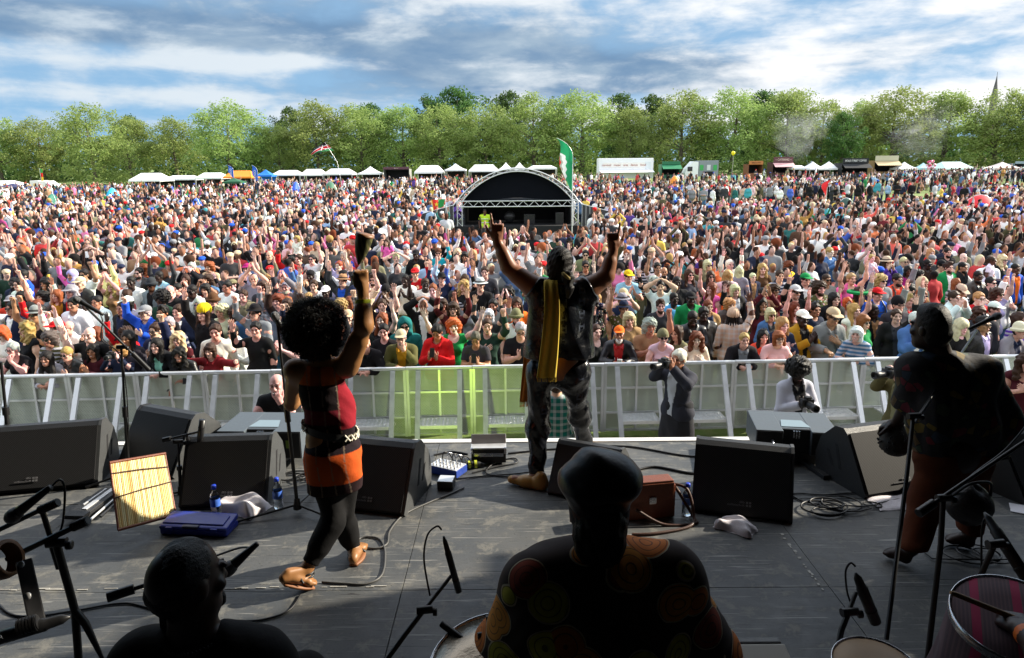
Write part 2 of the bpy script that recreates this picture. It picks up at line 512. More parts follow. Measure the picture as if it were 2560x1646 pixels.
M['felt'] = person_mat('hat_felt', .85, .12, 30, None, .2, spec=.2)
M['lens'] = mat('sunglass_lens', (.008, .008, .01), .12, 0, .1, 10, spec=.6)

# ------------------------------------------------------------------ anatomy
V3 = lambda *a: np.array(a, float)
def hand(S, wrist, d, nrm, curl=.15, spread=.16, sc=1.0, role=0, flip=1, fist=False, point=False, h=.008):
    """palm, four unequal fingers, a thumb leaving the side of the palm.  d: direction of fingers, nrm: palm normal"""
    w_ = np.array(wrist, float); d = np.array(d, float); d /= np.linalg.norm(d)
    nrm = np.array(nrm, float); nrm -= d * (nrm @ d); nrm /= np.linalg.norm(nrm)
    side = np.cross(d, nrm) * flip
    rf = max(.0085 * sc, h * .95)
    S.cap(w_ - d * .03 * sc, w_ + d * .03 * sc, .026 * sc, .028 * sc, .02, role)
    for o in (-.027, -.009, .009, .027):
        S.cap(w_ + d * .015 * sc + side * o * .75 * sc, w_ + d * .085 * sc + side * o * sc, .016 * sc, .0135 * sc, .012, role)
    L = [.060, .076, .082, .072]
    for i, o in enumerate((-.031, -.0105, .0105, .031)):
        base = w_ + d * .088 * sc + side * o * sc
        dirn = d + side * (o / .031) * spread
        dirn = dirn / np.linalg.norm(dirn); l = L[i] * sc
        cu = 1.45 if fist else curl
        if point: cu = .05 if i == 3 else 1.35
        b1 = dirn * math.cos(cu) + nrm * math.sin(cu)
        p1 = base + b1 * l * .52
        c2 = cu * 2.0 if not (fist or (point and i != 3)) else 2.75
        b2 = dirn * math.cos(c2) + nrm * math.sin(c2)
        p2 = p1 + b2 * l * .48
        S.cap(base, p1, rf * 1.08, rf, .006, role); S.cap(p1, p2, rf, rf * .9, .005, role)
    tb = w_ + d * .025 * sc + side * .030 * sc
    td = d * .72 + side * (.70 if not fist else .2) + nrm * .30; td /= np.linalg.norm(td)
    t1 = tb + td * .045 * sc
    td2 = d * .92 + side * (.30 if not fist else -.5) + nrm * .30; td2 /= np.linalg.norm(td2)
    S.cap(tb, t1, .0150 * sc, max(.0115 * sc, h), .012, role); S.cap(t1, t1 + td2 * .035 * sc, max(.0115 * sc, h), max(.009 * sc, h * .9), .006, role)

def head(S, c, Rm=None, sc=1.0, role=0, mouth='smile', female=False):
    """skull, jaw, brow, nose, sockets, lips, ears around head centre c (facing -Y before Rm)"""
    Rm = np.eye(3) if Rm is None else np.array(Rm)
    T = lambda x, y, z: np.array(c) + Rm @ (np.array((x, y, z)) * sc)
    E = lambda p, r, k, **kw: S.ell(T(*p), np.array(r) * sc, k * sc, role, rot=Rm, **kw)
    E((0, .014, .034), (.075, .094, .083), .02)
    E((0, -.012, -.030), (.062 if not female else .058, .074, .088), .03)
    E((0, -.062, -.098), (.030 if not female else .024, .024, .020), .03)
    E((0, -.040, -.082), (.052 if not female else .045, .040, .034), .03)
    S.cap(T(0, -.086, .012), T(0, -.108, -.030), .009 * sc, .014 * sc, .012 * sc, role)
    for s_ in (-1, 1):
        E((s_ * .012, -.097, -.034), (.010, .010, .009), .008)
        E((s_ * .032, -.101, .004), (.021, .017, .0125), .012, op=1)
        E((s_ * .032, -.079, .003), (.014, .014, .012), .006)
        E((s_ * .034, -.082, .026), (.026, .012, .009), .012)
        E((s_ * .046, -.064, -.026), (.022, .018, .018), .025)
        E((s_ * .077, .012, -.006), (.010, .021, .031), .008)
    E((0, -.094, -.060), (.024, .011, .007), .006)
    E((0, -.091, -.073), (.021, .011, .008), .006)
    if mouth == 'open':
        E((0, -.098, -.069), (.020, .020, .015), .006, op=1)
    elif mouth == 'smile':
        E((0, -.100, -.064), (.024, .016, .0075), .005, op=1)
    return T

def face_paint(V, c, Rm, sc, mouth, dark=False, female=False, brow=(.04, .025, .015)):
    """per-vertex own colours of the face: eyes, brows, lips, teeth"""
    Rm = np.eye(3) if Rm is None else np.array(Rm)
    q = (V - np.array(c)) @ Rm / sc
    C = np.zeros((len(V), 4)); x, y, z = np.abs(q[:, 0]), q[:, 1], q[:, 2]
    fr = y < -.055
    def put(m_, rgb, a=1.0): C[m_, :3] = rgb; C[m_, 3] = a
    put(fr & (((x - .032) / .021) ** 2 + ((z - .004) / .0105) ** 2 < 1), (.03, .02, .015), .9)
    put(fr & (x > .012) & (x < .056) & (np.abs(z - .028 + .15 * (x - .03)) < .0062), brow, .75)
    lip = fr & ((q[:, 0] / .027) ** 2 + ((z + .066) / .015) ** 2 < 1)
    put(lip, (.42, .10, .09) if not dark else (.20, .06, .055), .6 if female else .45)
    if mouth == 'open':
        put(fr & ((q[:, 0] / .019) ** 2 + ((z + .070) / .0125) ** 2 < 1), (.05, .008, .008))
        put(fr & (x < .016) & (np.abs(z + .0595) < .0045), (.75, .72, .66))
    elif mouth == 'smile':
        put(fr & ((q[:, 0] / .024) ** 2 + ((z + .064) / .0078) ** 2 < 1), (.72, .68, .62))
    return C

def torso(S, fem=False, inf=0.0, role=0, wide=1.0, lean=0.0, neck=True, k=.07):
    L = lambda x, y, z: (x * wide, y - lean * max(0, z - .95), z)
    fw = .90 if fem else 1.0
    S.cap(L(-.075, 0, .94), L(.075, 0, .94), (.120 if not fem else .125) + inf, None, k, role)
    S.ell(L(0, -.012, 1.07), ((.148 * fw) * wide + inf, .108 * wide + inf, .17 + inf), k, role)
    S.ell(L(0, -.005, 1.27), ((.168 * fw) * wide + inf, .118 + inf, .175 + inf), k, role)
    S.cap(L(-.145 * fw, .012, 1.405), L(.145 * fw, .012, 1.405), .062 + inf, None, k, role)
    if fem:
        for s_ in (-1, 1): S.ell(L(s_ * .072, -.098, 1.255), (.062 + inf, .055 + inf, .060 + inf), .04, role)
    S.cap(L(-.10, .02, 1.43), L(.0, .02, 1.49), .045 + inf * .7, .040 + inf * .5, .06, role); S.cap(L(.10, .02, 1.43), L(.0, .02, 1.49), .045 + inf * .7, .040 + inf * .5, .06, role)
    if neck: S.cap(L(0, .018, 1.42), L(0, -.002, 1.55), .057, .053, .04, role)

def arm(S, sh, el, wr, inf=0.0, role=0, t_end=None, k=.03, thick=1.0):
    sh, el, wr = (np.array(q, float) for q in (sh, el, wr))
    ra, rb, rc = .053 * thick + inf, .042 * thick + inf, .029 * thick + inf
    if t_end is None or t_end >= 2:
        S.cap(sh, el, ra, rb, .045, role); S.cap(el, wr, rb, rc, .02, role)
        if inf < .001:
            S.ell(sh + (el - sh) * .45, (.052 * thick,) * 3, .05, role); S.cap(el + (wr - el) * .12, el + (wr - el) * .40, .043 * thick, .040 * thick, .05, role)
    elif t_end <= 1:
        e = sh + (el - sh) * t_end; d = (el - sh) / np.linalg.norm(el - sh)
        S.cap(sh, sh + (el - sh) * min(1, t_end + .3), ra + .006, rb + .014, .045, role, cut=(e, d))
    else:
        e = el + (wr - el) * (t_end - 1); d = (wr - el) / np.linalg.norm(wr - el)
        S.cap(sh, el, ra, rb, .045, role); S.cap(el, wr, rb, rc + .004, .02, role, cut=(e, d))

STAND = [((-.09, 0, .90), (-.105, -.015, .49), (-.11, .02, .09)), ((.09, 0, .90), (.105, -.015, .49), (.11, .02, .09))]
SIT = [((-.10, 0, .92), (-.16, -.40, .95), (-.15, -.36, .52)), ((.10, 0, .92), (.16, -.40, .95), (.15, -.36, .52))]
def legs(S, L, inf=0.0, role=0, feet=True, frole=None, end=None):
    for hp, kn, an in L:
        hp, kn, an = (np.array(q, float) for q in (hp, kn, an))
        S.cap(hp, kn, .088 + inf, .058 + inf, .06, role)
        if end is None:
            S.cap(kn, an, .056 + inf, .040 + inf, .03, role)
            if inf < .001: S.cap(kn + (an - kn) * .15 + V3(0, .018, 0), kn + (an - kn) * .5 + V3(0, .01, 0), .052, .045, .05, role)
        else:
            S.cap(kn, an, .058 + inf, .048 + inf, .03, role, cut=(kn + (an - kn) * end, (an - kn) / np.linalg.norm(an - kn)))
        if feet:
            fr_ = role if frole is None else frole
            S.cap(an + V3(0, .02, -.045), an + V3(.01 * np.sign(an[0]), -.155, -.058), .040, .030, .03, fr_)
# ------------------------------------------------------------------ prototypes for the audience (metres, facing -Y, 1.74 tall)
HC = V3(0, -.022, 1.625)                        # head centre
def A(el, wr, d, n, **kw): return (V3(*el), V3(*wr), V3(*d), V3(*n), kw)
AR = {                                          # arm poses for the +x side
 'down':  A((.245, .03, 1.14), (.255, -.06, .90), (0, -.15, -1), (-1, 0, 0), curl=.45, spread=.04),
 'up':    A((.30, -.07, 1.63), (.26, -.11, 1.88), (-.05, -.02, 1), (0, -1, 0), curl=.10, spread=.24),
 'vee':   A((.37, -.03, 1.56), (.45, -.09, 1.80), (.25, -.03, 1), (0, -1, 0), curl=.12, spread=.26),
 'fist':  A((.33, -.09, 1.58), (.29, -.14, 1.83), (-.05, 0, 1), (0, -1, 0), fist=True),
 'point': A((.31, -.10, 1.60), (.27, -.17, 1.85), (0, -.1, 1), (0, -1, 0), point=True),
 'wave':  A((.31, -.14, 1.40), (.31, -.20, 1.66), (.05, -.05, 1), (0, -1, 0), curl=.12, spread=.26),
 'clap':  A((.26, -.12, 1.16), (.055, -.30, 1.32), (-.25, -.35, .9), (-1, .1, .1), curl=.10, spread=.06),
 'hiclap':A((.30, -.12, 1.60), (.065, -.17, 1.86), (-.2, -.1, 1), (-1, 0, 0), curl=.12, spread=.10),
 'cross': A((.25, -.05, 1.13), (-.04, -.22, 1.15), (-1, .05, .1), (0, 1, 0), curl=.3, spread=.04),
 'phone': A((.24, -.10, 1.14), (.055, -.29, 1.26), (-.35, -.2, .9), (-.4, .9, 0), curl=.9, spread=.04),
 'photo': A((.27, -.16, 1.36), (.085, -.26, 1.575), (-.35, -.1, .9), (-.7, .6, 0), curl=.9, spread=.04),
 'mouth': A((.27, -.14, 1.30), (.085, -.19, 1.50), (-.35, -.05, 1), (-.8, .2, 0), curl=.35, spread=.05),
 'chin':  A((.20, -.22, 1.24), (.045, -.20, 1.46), (-.3, .05, .9), (-.2, 1, 0), curl=1.0, spread=.03),
 'chest': A((.26, -.07, 1.15), (.05, -.21, 1.27), (-.8, -.1, .45), (0, 1, 0), curl=.3, spread=.05),
 'lean':  A((.29, -.24, 1.17), (.075, -.42, 1.185), (-1, -.25, -.05), (0, .1, -1), curl=.55, spread=.04),
 'rail':  A((.29, -.16, 1.20), (.22, -.40, 1.19), (-.2, -1, -.25), (0, 0, -1), curl=.9, spread=.08),
 'hang':  A((.27, -.28, 1.16), (.18, -.44, .98), (-.1, -.25, -1), (0, 1, 0), curl=.35, spread=.08),
 'head':  A((.31, -.10, 1.62), (.10, -.10, 1.76), (-.8, .2, .4), (-.3, 0, -1), curl=.4, spread=.06),
 'out':   A((.44, -.12, 1.42), (.60, -.26, 1.48), (.5, -.5, .3), (0, -.6, .2), fist=True),
}
POSES = {   # (right, left, lean, head tilt/turn degrees, mouth)
 'down': ('down', 'down', 0, (0, 0), 'closed'), 'up2': ('up', 'up', 0, (-6, 0), 'open'), 'vee': ('vee', 'vee', 0, (-5, 0), 'open'),
 'up1': ('down', 'up', 0, (-4, 0), 'open'), 'fist1': ('fist', 'chest', 0, (-3, -8), 'open'), 'point1': ('point', 'down', 0, (0, 0), 'smile'),
 'wave': ('wave', 'down', 0, (0, 10), 'smile'), 'clap': ('clap', 'clap', 0, (2, 6), 'smile'), 'hiclap': ('hiclap', 'hiclap', 0, (-5, 0), 'smile'),
 'cross': ('cross', 'cross', 0, (3, 8), 'closed'), 'phone': ('phone', 'phone', .05, (24, 0), 'closed'), 'photo': ('photo', 'photo', 0, (0, 0), 'closed'),
 'mouth': ('mouth', 'mouth', 0, (-3, 0), 'open'), 'chin': ('lean', 'chin', .30, (2, -6), 'open'), 'chest': ('chest', 'chest', .08, (4, 10), 'closed'),
 'lean': ('lean', 'lean', .34, (-4, 0), 'smile'), 'rail': ('rail', 'chest', .22, (8, 0), 'closed'), 'hang': ('hang', 'lean', .40, (6, 8), 'smile'),
 'head': ('head', 'head', 0, (-6, 0), 'open'), 'out': ('out', 'out', .10, (4, 0), 'open'),
}
def rotx(a): c, s = math.cos(a), math.sin(a); return np.array([[1, 0, 0], [0, c, -s], [0, s, c]])
def rotz(a): c, s = math.cos(a), math.sin(a); return np.array([[c, -s, 0], [s, c, 0], [0, 0, 1]])
def roty(a): c, s = math.cos(a), math.sin(a); return np.array([[c, 0, s], [0, 1, 0], [-s, 0, c]])

def lean_pt(p, lean): p = np.array(p, float); p[1] -= lean * max(0, p[2] - .95); return p
def pose_pts(name, fem):
    r, l, lean, (tilt, turn), mouth = POSES[name]
    out = {}
    for s_, nm in ((-1, r), (1, l)):
        el, wr, d, n, kw = AR[nm]
        f = V3(s_, 1, 1)
        sh = lean_pt(((.172 if fem else .186) * s_, .012, 1.405), lean)
        dl = V3(0, 0, 0)
        if lean and nm not in ('lean', 'rail', 'hang'): dl = lean_pt((0, 0, 1.25), lean) - V3(0, 0, 1.25)
        wr_ = wr * f + dl
        if nm == 'chin': wr_ = wr * f + lean_pt((0, 0, 1.5), lean) - V3(0, 0, 1.5)
        out[s_] = (sh, el * f + dl * .8, wr_, d * f, n * f, kw)
    hc = lean_pt(HC, lean)
    # rotation keeps the face towards the stage
    Rm = rotz(R(turn)) @ rotx(R(tilt))
    return out, lean, hc, Rm, mouth

proto_cache = {}
def body_proto(pose, fem, dark):
    key = ('body', pose, fem, dark)
    if key in proto_cache: return proto_cache[key]
    pts, lean, hc, Rm, mouth = pose_pts(pose, fem)
    S = Sdf(); torso(S, fem, 0, 0, 1.0, lean, neck=False)
    nb = lean_pt((0, .02, 1.44), lean)
    S.cap(nb, np.array(hc) + Rm @ V3(0, .025, -.07), .056 if not fem else .049, .052 if not fem else .046, .035)
    for s_, (sh, el, wr, d, n, kw) in pts.items():
        arm(S, sh, el, wr, thick=.92 if fem else 1.05)
        hand(S, wr, d, n, flip=-s_, sc=.95 if fem else 1.05, **kw)
    legs(S, STAND)
    head(S, hc, Rm, 1.0, 0, mouth, fem)
    V, F, ro = S.mesh(.0085)
    C = face_paint(V, hc, Rm, 1.0, mouth, dark, fem)
    me = np_mesh('person_body', V, F, C, [M['skin']])
    proto_cache[key] = (me, hc, Rm)
    return proto_cache[key]

def top_proto(pose, fem, kind):
    """kinds: tee, long, jacket (open over an inner shirt), hoodie, tank, vneck"""
    key = ('top', pose, fem, kind)
    if key in proto_cache: return proto_cache[key]
    pts, lean, hc, Rm, mouth = pose_pts(pose, fem)
    S = Sdf(); inf = {'tee': .012, 'long': .013, 'jacket': .026, 'hoodie': .024, 'tank': .009, 'vneck': .010}[kind]
    torso(S, fem, inf, 0, 1.0, lean, neck=False)
    S.cap(lean_pt((-.08, 0, .90), lean), lean_pt((.08, 0, .90), lean), .122 + inf, None, .06)
    for s_, (sh, el, wr, d, n, kw) in pts.items():
        te = {'tee': .62, 'long': 1.93, 'jacket': 1.95, 'hoodie': 1.92, 'tank': .10, 'vneck': .5}[kind]
        arm(S, sh, el, wr, inf, 0, te, thick=.92 if fem else 1.05)
    if kind == 'hoodie': S.ell(lean_pt((0, .085, 1.475), lean), (.115, .06, .055), .03)
    if kind in ('jacket', 'hoodie'):
        for s_ in (-1, 1): S.cap(lean_pt((.075 * s_, -.01, 1.50), lean), lean_pt((.05 * s_, -.115, 1.40), lean), .026, .020, .02)
        S.cap(lean_pt((-.075, .0, 1.50), lean), lean_pt((0, .075, 1.51), lean), .024, None, .02); S.cap(lean_pt((.075, .0, 1.50), lean), lean_pt((0, .075, 1.51), lean), .024, None, .02)
    nk = lean_pt((0, -.035 if kind not in ('vneck', 'tank') else -.075, 1.50 if kind not in ('vneck', 'tank') else 1.475), lean)
    S.ell(nk, (.072 if kind != 'tank' else .10, .085, .075 if kind not in ('vneck', 'tank') else .11), .012, -1, 1)
    V, F, ro = S.mesh(.012, folds(.0065, 24, hash(pose) % 7), cuts=[((0, 0, .84), (0, 0, -1))])
    C = np.zeros((len(V), 4))
    if kind == 'jacket':
        yy = V[:, 1] + lean * np.maximum(0, V[:, 2] - .95)
        m = (yy < -.06) & (np.abs(V[:, 0]) < .035 + .055 * np.clip((V[:, 2] - 1.0) / .4, 0, 1)) & (V[:, 2] < 1.47) & (V[:, 1] > -.42)
        C[m] = (.55, .55, .58, 1)
    me = np_mesh('top_' + kind, V, F, C, [M['cloth']])
    proto_cache[key] = me
    return me
def recolor_inner(me, rgb):
    """a jacket mesh with another inner shirt colour"""
    m2 = me.copy(); n = len(m2.vertices); a = np.zeros(n * 4, np.float32)
    at = m2.color_attributes['Col']; at.data.foreach_get('color', a); a = a.reshape(-1, 4)
    a[a[:, 3] > .5, :3] = rgb; at.data.foreach_set('color', a.ravel()); return m2

def trousers_proto(end=None):
    key = ('leg', end)
    if key not in proto_cache:
        S = Sdf(); S.cap((-.08, 0, .93), (.08, 0, .93), .127, None, .06); legs(S, STAND, .016, 0, False, end=end or .97)
        V, F, ro = S.mesh(.016, folds(.005, 30, 2), cuts=[((0, 0, .985), (0, 0, 1))])
        proto_cache[key] = np_mesh('trousers', V, F, np.zeros((len(V), 4)), [M['cloth']])
    return proto_cache[key]
def shoes_proto(s_):
    if ('shoe', s_) not in proto_cache:
        S = Sdf()
        S.cap((.11 * s_, .045, .05), (.12 * s_, -.165, .036), .052, .040, .02)
        V, F, ro = S.mesh(.014, cuts=[((0, 0, 0), (0, 0, -1))])
        proto_cache['shoe', s_] = np_mesh('shoe', V, F, np.zeros((len(V), 4)), [M['cloth']])
    return proto_cache['shoe', s_]

def hair_proto(kind):
    """in head space (head centre at the origin, facing -Y)"""
    key = ('hair', kind)
    if key in proto_cache: return proto_cache[key]
    S = Sdf(); h = .0095; disp = clumps(.006, 55, 3); mats = [M['hair']]
    def cap_(o=.012, z0=.0): S.ell((0, .018, .044 + z0), (.079 + o, .098 + o, .083 + o), .02)
    def faceoff(w_=.073, top=.066):
        S.ell((0, -.105, -.055), (w_, .085, .118 + (top - .066)), .012, -1, 1)
        S.cap((0, -.14, -.10), (0, -.10, -.30), .075, .085, .02, -1, 1)
    if kind == 'short':
        cap_(.011); S.ell((0, .045, -.02), (.074, .06, .06), .03); faceoff(.080, .072); S.cap((-.09, -.03, -.06), (-.09, .03, -.09), .04, None, .01, -1, 1); S.cap((.09, -.03, -.06), (.09, .03, -.09), .04, None, .01, -1, 1)
    elif kind == 'crop':
        cap_(.005); S.ell((0, .045, -.02), (.072, .058, .055), .03); faceoff(.082, .074); disp = clumps(.002, 80, 1)
    elif kind == 'quiff':
        cap_(.012); S.ell((0, -.045, .115), (.062, .045, .035), .03); S.ell((0, .045, -.02), (.074, .058, .06), .03); faceoff(.080, .070); disp = clumps(.008, 60, 8)
    elif kind == 'long':
        cap_(.018); S.ell((0, .05, -.10), (.092, .062, .19), .05)
        for s_ in (-1, 1): S.cap((.078 * s_, -.005, .03), (.098 * s_, -.025, -.24), .030, .040, .04)
        faceoff(.064, .062); disp = clumps(.008, 42, 5)
    elif kind == 'wavy':
        cap_(.026); S.ell((0, .05, -.09), (.112, .07, .20), .05)
        for s_ in (-1, 1): S.cap((.085 * s_, -.005, .04), (.115 * s_, -.03, -.20), .040, .052, .04)
        faceoff(.062, .058); disp = clumps(.016, 36, 6)
    elif kind == 'bob':
        cap_(.020); S.ell((0, .045, -.05), (.094, .068, .10), .04)
        for s_ in (-1, 1): S.cap((.080 * s_, -.012, .03), (.088 * s_, -.028, -.10), .030, .030, .04)
        S.ell((0, -.075, .075), (.06, .03, .028), .02)
        S.ell((0, -.105, -.060), (.064, .085, .105), .012, -1, 1); disp = clumps(.006, 46, 7)
    elif kind == 'bigbob':
        cap_(.04); S.ell((0, .04, -.06), (.135, .09, .17), .05)
        for s_ in (-1, 1): S.cap((.09 * s_, -.012, .04), (.128 * s_, -.02, -.19), .05, .055, .04)
        S.ell((0, -.075, .075), (.075, .035, .035), .02)
        S.ell((0, -.115, -.065), (.062, .085, .100), .012, -1, 1); disp = clumps(.010, 40, 9)
    elif kind == 'curly':
        S.ell((0, .03, .04), (.125, .125, .115), .02); S.ell((0, .05, -.06), (.115, .085, .10), .04); faceoff(.064, .05); disp = clumps(.022, 52, 2)
    elif kind == 'afro':
        S.ell((0, .035, .065), (.165, .150, .145), .02); S.ell((0, -.13, -.065), (.070, .10, .110), .02, -1, 1); disp = clumps(.016, 75, 4)
    elif kind == 'tied':
        cap_(.008); faceoff(.076, .066); S.ell((0, .125, .02), (.035, .03, .045), .02); S.cap((0, .13, .0), (0, .13, -.14), .026, .016, .03); disp = clumps(.003, 60, 3)
    elif kind == 'dreads':
        cap_(.014); faceoff(.070, .064)
        for i in range(11):
            a = -2.1 + 4.2 * i / 10; x, y = .088 * math.sin(a), .02 + .085 * math.cos(a) * .9
            S.cap((x, y, .03), (x * 1.25, y * 1.1 + .01, -.24), .017, .012, .012)
        disp = clumps(.003, 60, 3)
    elif kind == 'beard':
        S.ell((0, -.040, -.085), (.062, .062, .055), .02); S.ell((0, -.070, -.112), (.036, .032, .030), .02); S.cap((-.028, -.096, -.052), (.028, -.096, -.052), .010, None, .01)
        S.ell((0, -.112, -.066), (.018, .02, .008), .006, -1, 1); S.cap((0, -.02, -.02), (0, -.1, -.025), .055, None, .02, -1, 1); S.cap((0, .06, -.12), (0, .04, -.02), .06, .06, .01, -1, 1); disp = clumps(.004, 80, 3)
    elif kind in ('cap', 'capback'):
        f = -1 if kind == 'cap' else 1
        S.ell((0, .012, .060), (.092, .112, .085), .01, cut=((0, 0, .050), (0, 0, -1)))
        S.cap((-.045, -.095 if f < 0 else .10, .056), (.045, -.095 if f < 0 else .10, .056), .045, None, .01, sq=((0, 0, 1), 4.6)); S.cap((-.03, f * .135, .050), (.03, f * .135, .050), .048, None, .02, sq=((0, 0, 1), 5.5))
        S.ell((0, .012, .146), (.012, .012, .008), .005); disp = None; mats = [M['cloth']]
    elif kind == 'beanie':
        S.ell((0, .018, .062), (.096, .115, .098), .01, cut=((0, 0, .012), (0, 0, -1))); S.cap((0, .018, .022), (0, .018, .032), .10, None, .01, cut=((0, 0, .012), (0, 0, -1)))
        disp = lambda p: .003 * np.sin(np.arctan2(p[:, 0], p[:, 1]) * 18); mats = [M['cloth']]
    elif kind in ('fedora', 'straw', 'bucket', 'wide'):
        br = {'fedora': .155, 'straw': .165, 'bucket': .135, 'wide': .215}[kind]
        S.ell((0, .010, .070), (.090, .108, .100 if kind != 'wide' else .085), .01, cut=((0, 0, .055), (0, 0, -1)))
        S.cap((0, .010, .050), (0, .010, .060), br, br * .72, .02, sq=((0, 0, 1), 1.0), cut=((0, 0, .066), (0, 0, 1)))
        if kind in ('fedora', 'straw'): S.cap((0, -.07, .178), (0, .09, .178), .028, None, .02, -1, 1)
        S.cap((0, .01, .0), (0, .01, .035), br * 1.05, br * .55, .01, -1, 1) if kind in ('bucket', 'wide') else S.cap((0, .01, -.2), (0, .01, .044), br * 1.2, br * 1.2, .004, -1, 1, cut=((0, 0, .044), (0, 0, 1)))
        disp = None; mats = [M['felt']]; h = .009
    elif kind == 'hood':
        S.ell((0, .030, .040), (.118, .125, .120), .02); S.ell((0, .02, -.10), (.125, .10, .10), .06); S.ell((0, -.125, -.035), (.070, .10, .115), .02, -1, 1); disp = folds(.006, 30); mats = [M['cloth']]
    elif kind == 'bag_ring':
        pass
    V, F, ro = S.mesh(h, disp)
    C = np.zeros((len(V), 4))
    if kind in ('fedora', 'straw', 'wide'):
        m = (V[:, 2] > .064) & (V[:, 2] < .092); C[m] = (.015, .012, .012, .9)
    if kind == 'beard': pass
    me = np_mesh(kind, V, F, C, mats)
    proto_cache[key] = me
    return me

def glasses_mesh(clear=False):
    key = ('gl', clear)
    if key in proto_cache: return proto_cache[key]
    m = MB()
    for s_ in (-1, 1):
        n = 14; pts = []
        for k in range(n):
            a = 2 * math.pi * k / n
            pts.append(V3(s_ * .033 + .0265 * math.cos(a) * (1 if abs(math.cos(a)) < .8 else .95), -.104 + .35 * abs(.033 * s_ + .0265 * math.cos(a) * 1) ** 1.0 * .25, .003 + .0205 * math.sin(a)))
        if clear: m.tube([Vector(p) for p in pts + [pts[0]]], .0034, 5, cap=False)
        else:
            m._add([p for p in pts] + [p + V3(0, .007, 0) for p in pts], [tuple(range(n))] + [(i, i + n, (i + 1) % n + n, (i + 1) % n) for i in range(n)])
        m.tube([(s_ * .058, -.098, .008), (s_ * .082, -.03, .008), (s_ * .084, .02, .004)], .0036, 5)
    m.tube([(-.010, -.106, .008), (.010, -.106, .008)], .004, 5)
    me = m.mesh('glasses'); me.materials.append(M['lens'] if not clear else M['black_plastic'])
    proto_cache[key] = me
    return me

def hold_mesh(kind):
    key = ('hold', kind)
    if key in proto_cache: return proto_cache[key]
    m = MB()
    if kind == 'smartphone': m.bbox((0, 0, 0), (.075, .010, .150), .004); m.bbox((.018, .006, .05), (.022, .004, .03), .001); mt = M['black_plastic']
    if kind == 'camera':
        m.bbox((0, 0, 0), (.135, .055, .090), .010); m.bbox((0, -.005, .055), (.055, .045, .032), .008)
        m.lathe([(.0, .0), (.033, 0), (.036, .03), (.036, .07), (.040, .085), (.040, .12), (.034, .12), (.03, .10), (0, .10)], 18, Matrix.Rotation(R(90), 3, 'X'), (0, -.025, -.005)); m.lathe([(0, .02), (.009, .02), (.009, 0)], 10, None, (.045, 0, .045)); mt = M['black_plastic']
    if kind == 'cup': m.lathe([(.0, -.055), (.028, -.055), (.039, .055), (.041, .058), (.036, .055), (.026, -.045), (0, -.045)], 14); mt = M['white_paint']
    if kind == 'can': m.lathe([(.0, -.08), (.028, -.08), (.033, -.074), (.033, .07), (.027, .08), (0, .078)], 14); mt = M['alu']
    me = m.mesh(kind); me.materials.append(mt); proto_cache[key] = me
    return me
# ================================================================== SETTING: stage, pit, field
def deck_material():
    m, t, b = mat_base('stage_deck')
    tcn = t.add('ShaderNodeTexCoord'); ob = tcn.outputs['Object']
    n1 = t.noise(1.6, 6, .62, ob, .4); n2 = t.noise(9, 8, .7, ob, .3); n3 = t.noise(70, 4, .6, ob)
    c = t.mix(t.mapr(n1, .3, .7), (.062, .068, .074), (.105, .107, .106))
    c = t.mix(t.mapr(n2, .50, .66), c, (.165, .162, .148))
    c = t.mix(t.mapr(n3, .60, .74), c, (.035, .036, .038))
    # scratches: thin bright / dark lines from stretched noise
    for rot, sc, lo, colr in ((.35, (2.2, 60, 1), .70, (.24, .24, .23)), (-.9, (3.0, 80, 1), .72, (.022, .022, .024)), (1.3, (2.6, 95, 1), .71, (.20, .20, .19))):
        mp = t.add('ShaderNodeMapping'); t.l.new(ob, mp.inputs[0]); mp.inputs['Rotation'].default_value = (0, 0, rot); mp.inputs['Scale'].default_value = sc
        k = t.noise(1.0, 3, .5, mp.outputs[0], .6)
        c = t.mix(t.math('MULTIPLY', t.mapr(k, lo - .06, lo - .02), .9), c, colr)
    t.set(b, 'Base Color', c)
    t.set(b, 'Roughness', t.mapr(n2, .3, .7, .46, .66)); b.inputs['Specular IOR Level'].default_value = .3
    bp = t.add('ShaderNodeBump', i_Strength=.25, i_Distance=.004, i_Height=n3); t.set(b, 'Normal', bp.outputs[0])
    return m
M['deck'] = deck_material()
X0, X1 = -7.96, 8.7
deck = MB()
xs = [-.64 + 2.44 * i for i in range(-4, 5)]; ys = [3.68 - 1.11 * 8 + 1.11 * j for j in range(0, 11)]
ys = [y for y in ys if y < 5.6] + [5.905]
for i in range(len(xs) - 1):
    for j in range(len(ys) - 1):
        g = .004
        deck.bbox(((xs[i] + xs[i + 1]) / 2, (ys[j] + ys[j + 1]) / 2, ZST - .02 + nrng.normal() * .0008), (xs[i + 1] - xs[i] - g, ys[j + 1] - ys[j] - g, .04), .002)
tag(deck.build('stage_floor', M['deck']), kind='structure')
tag(MB().box((.4, .5, ZST - .09), (17.0, 10.7, .08)).build('stage_underframe', M['black_metal']), kind='structure')
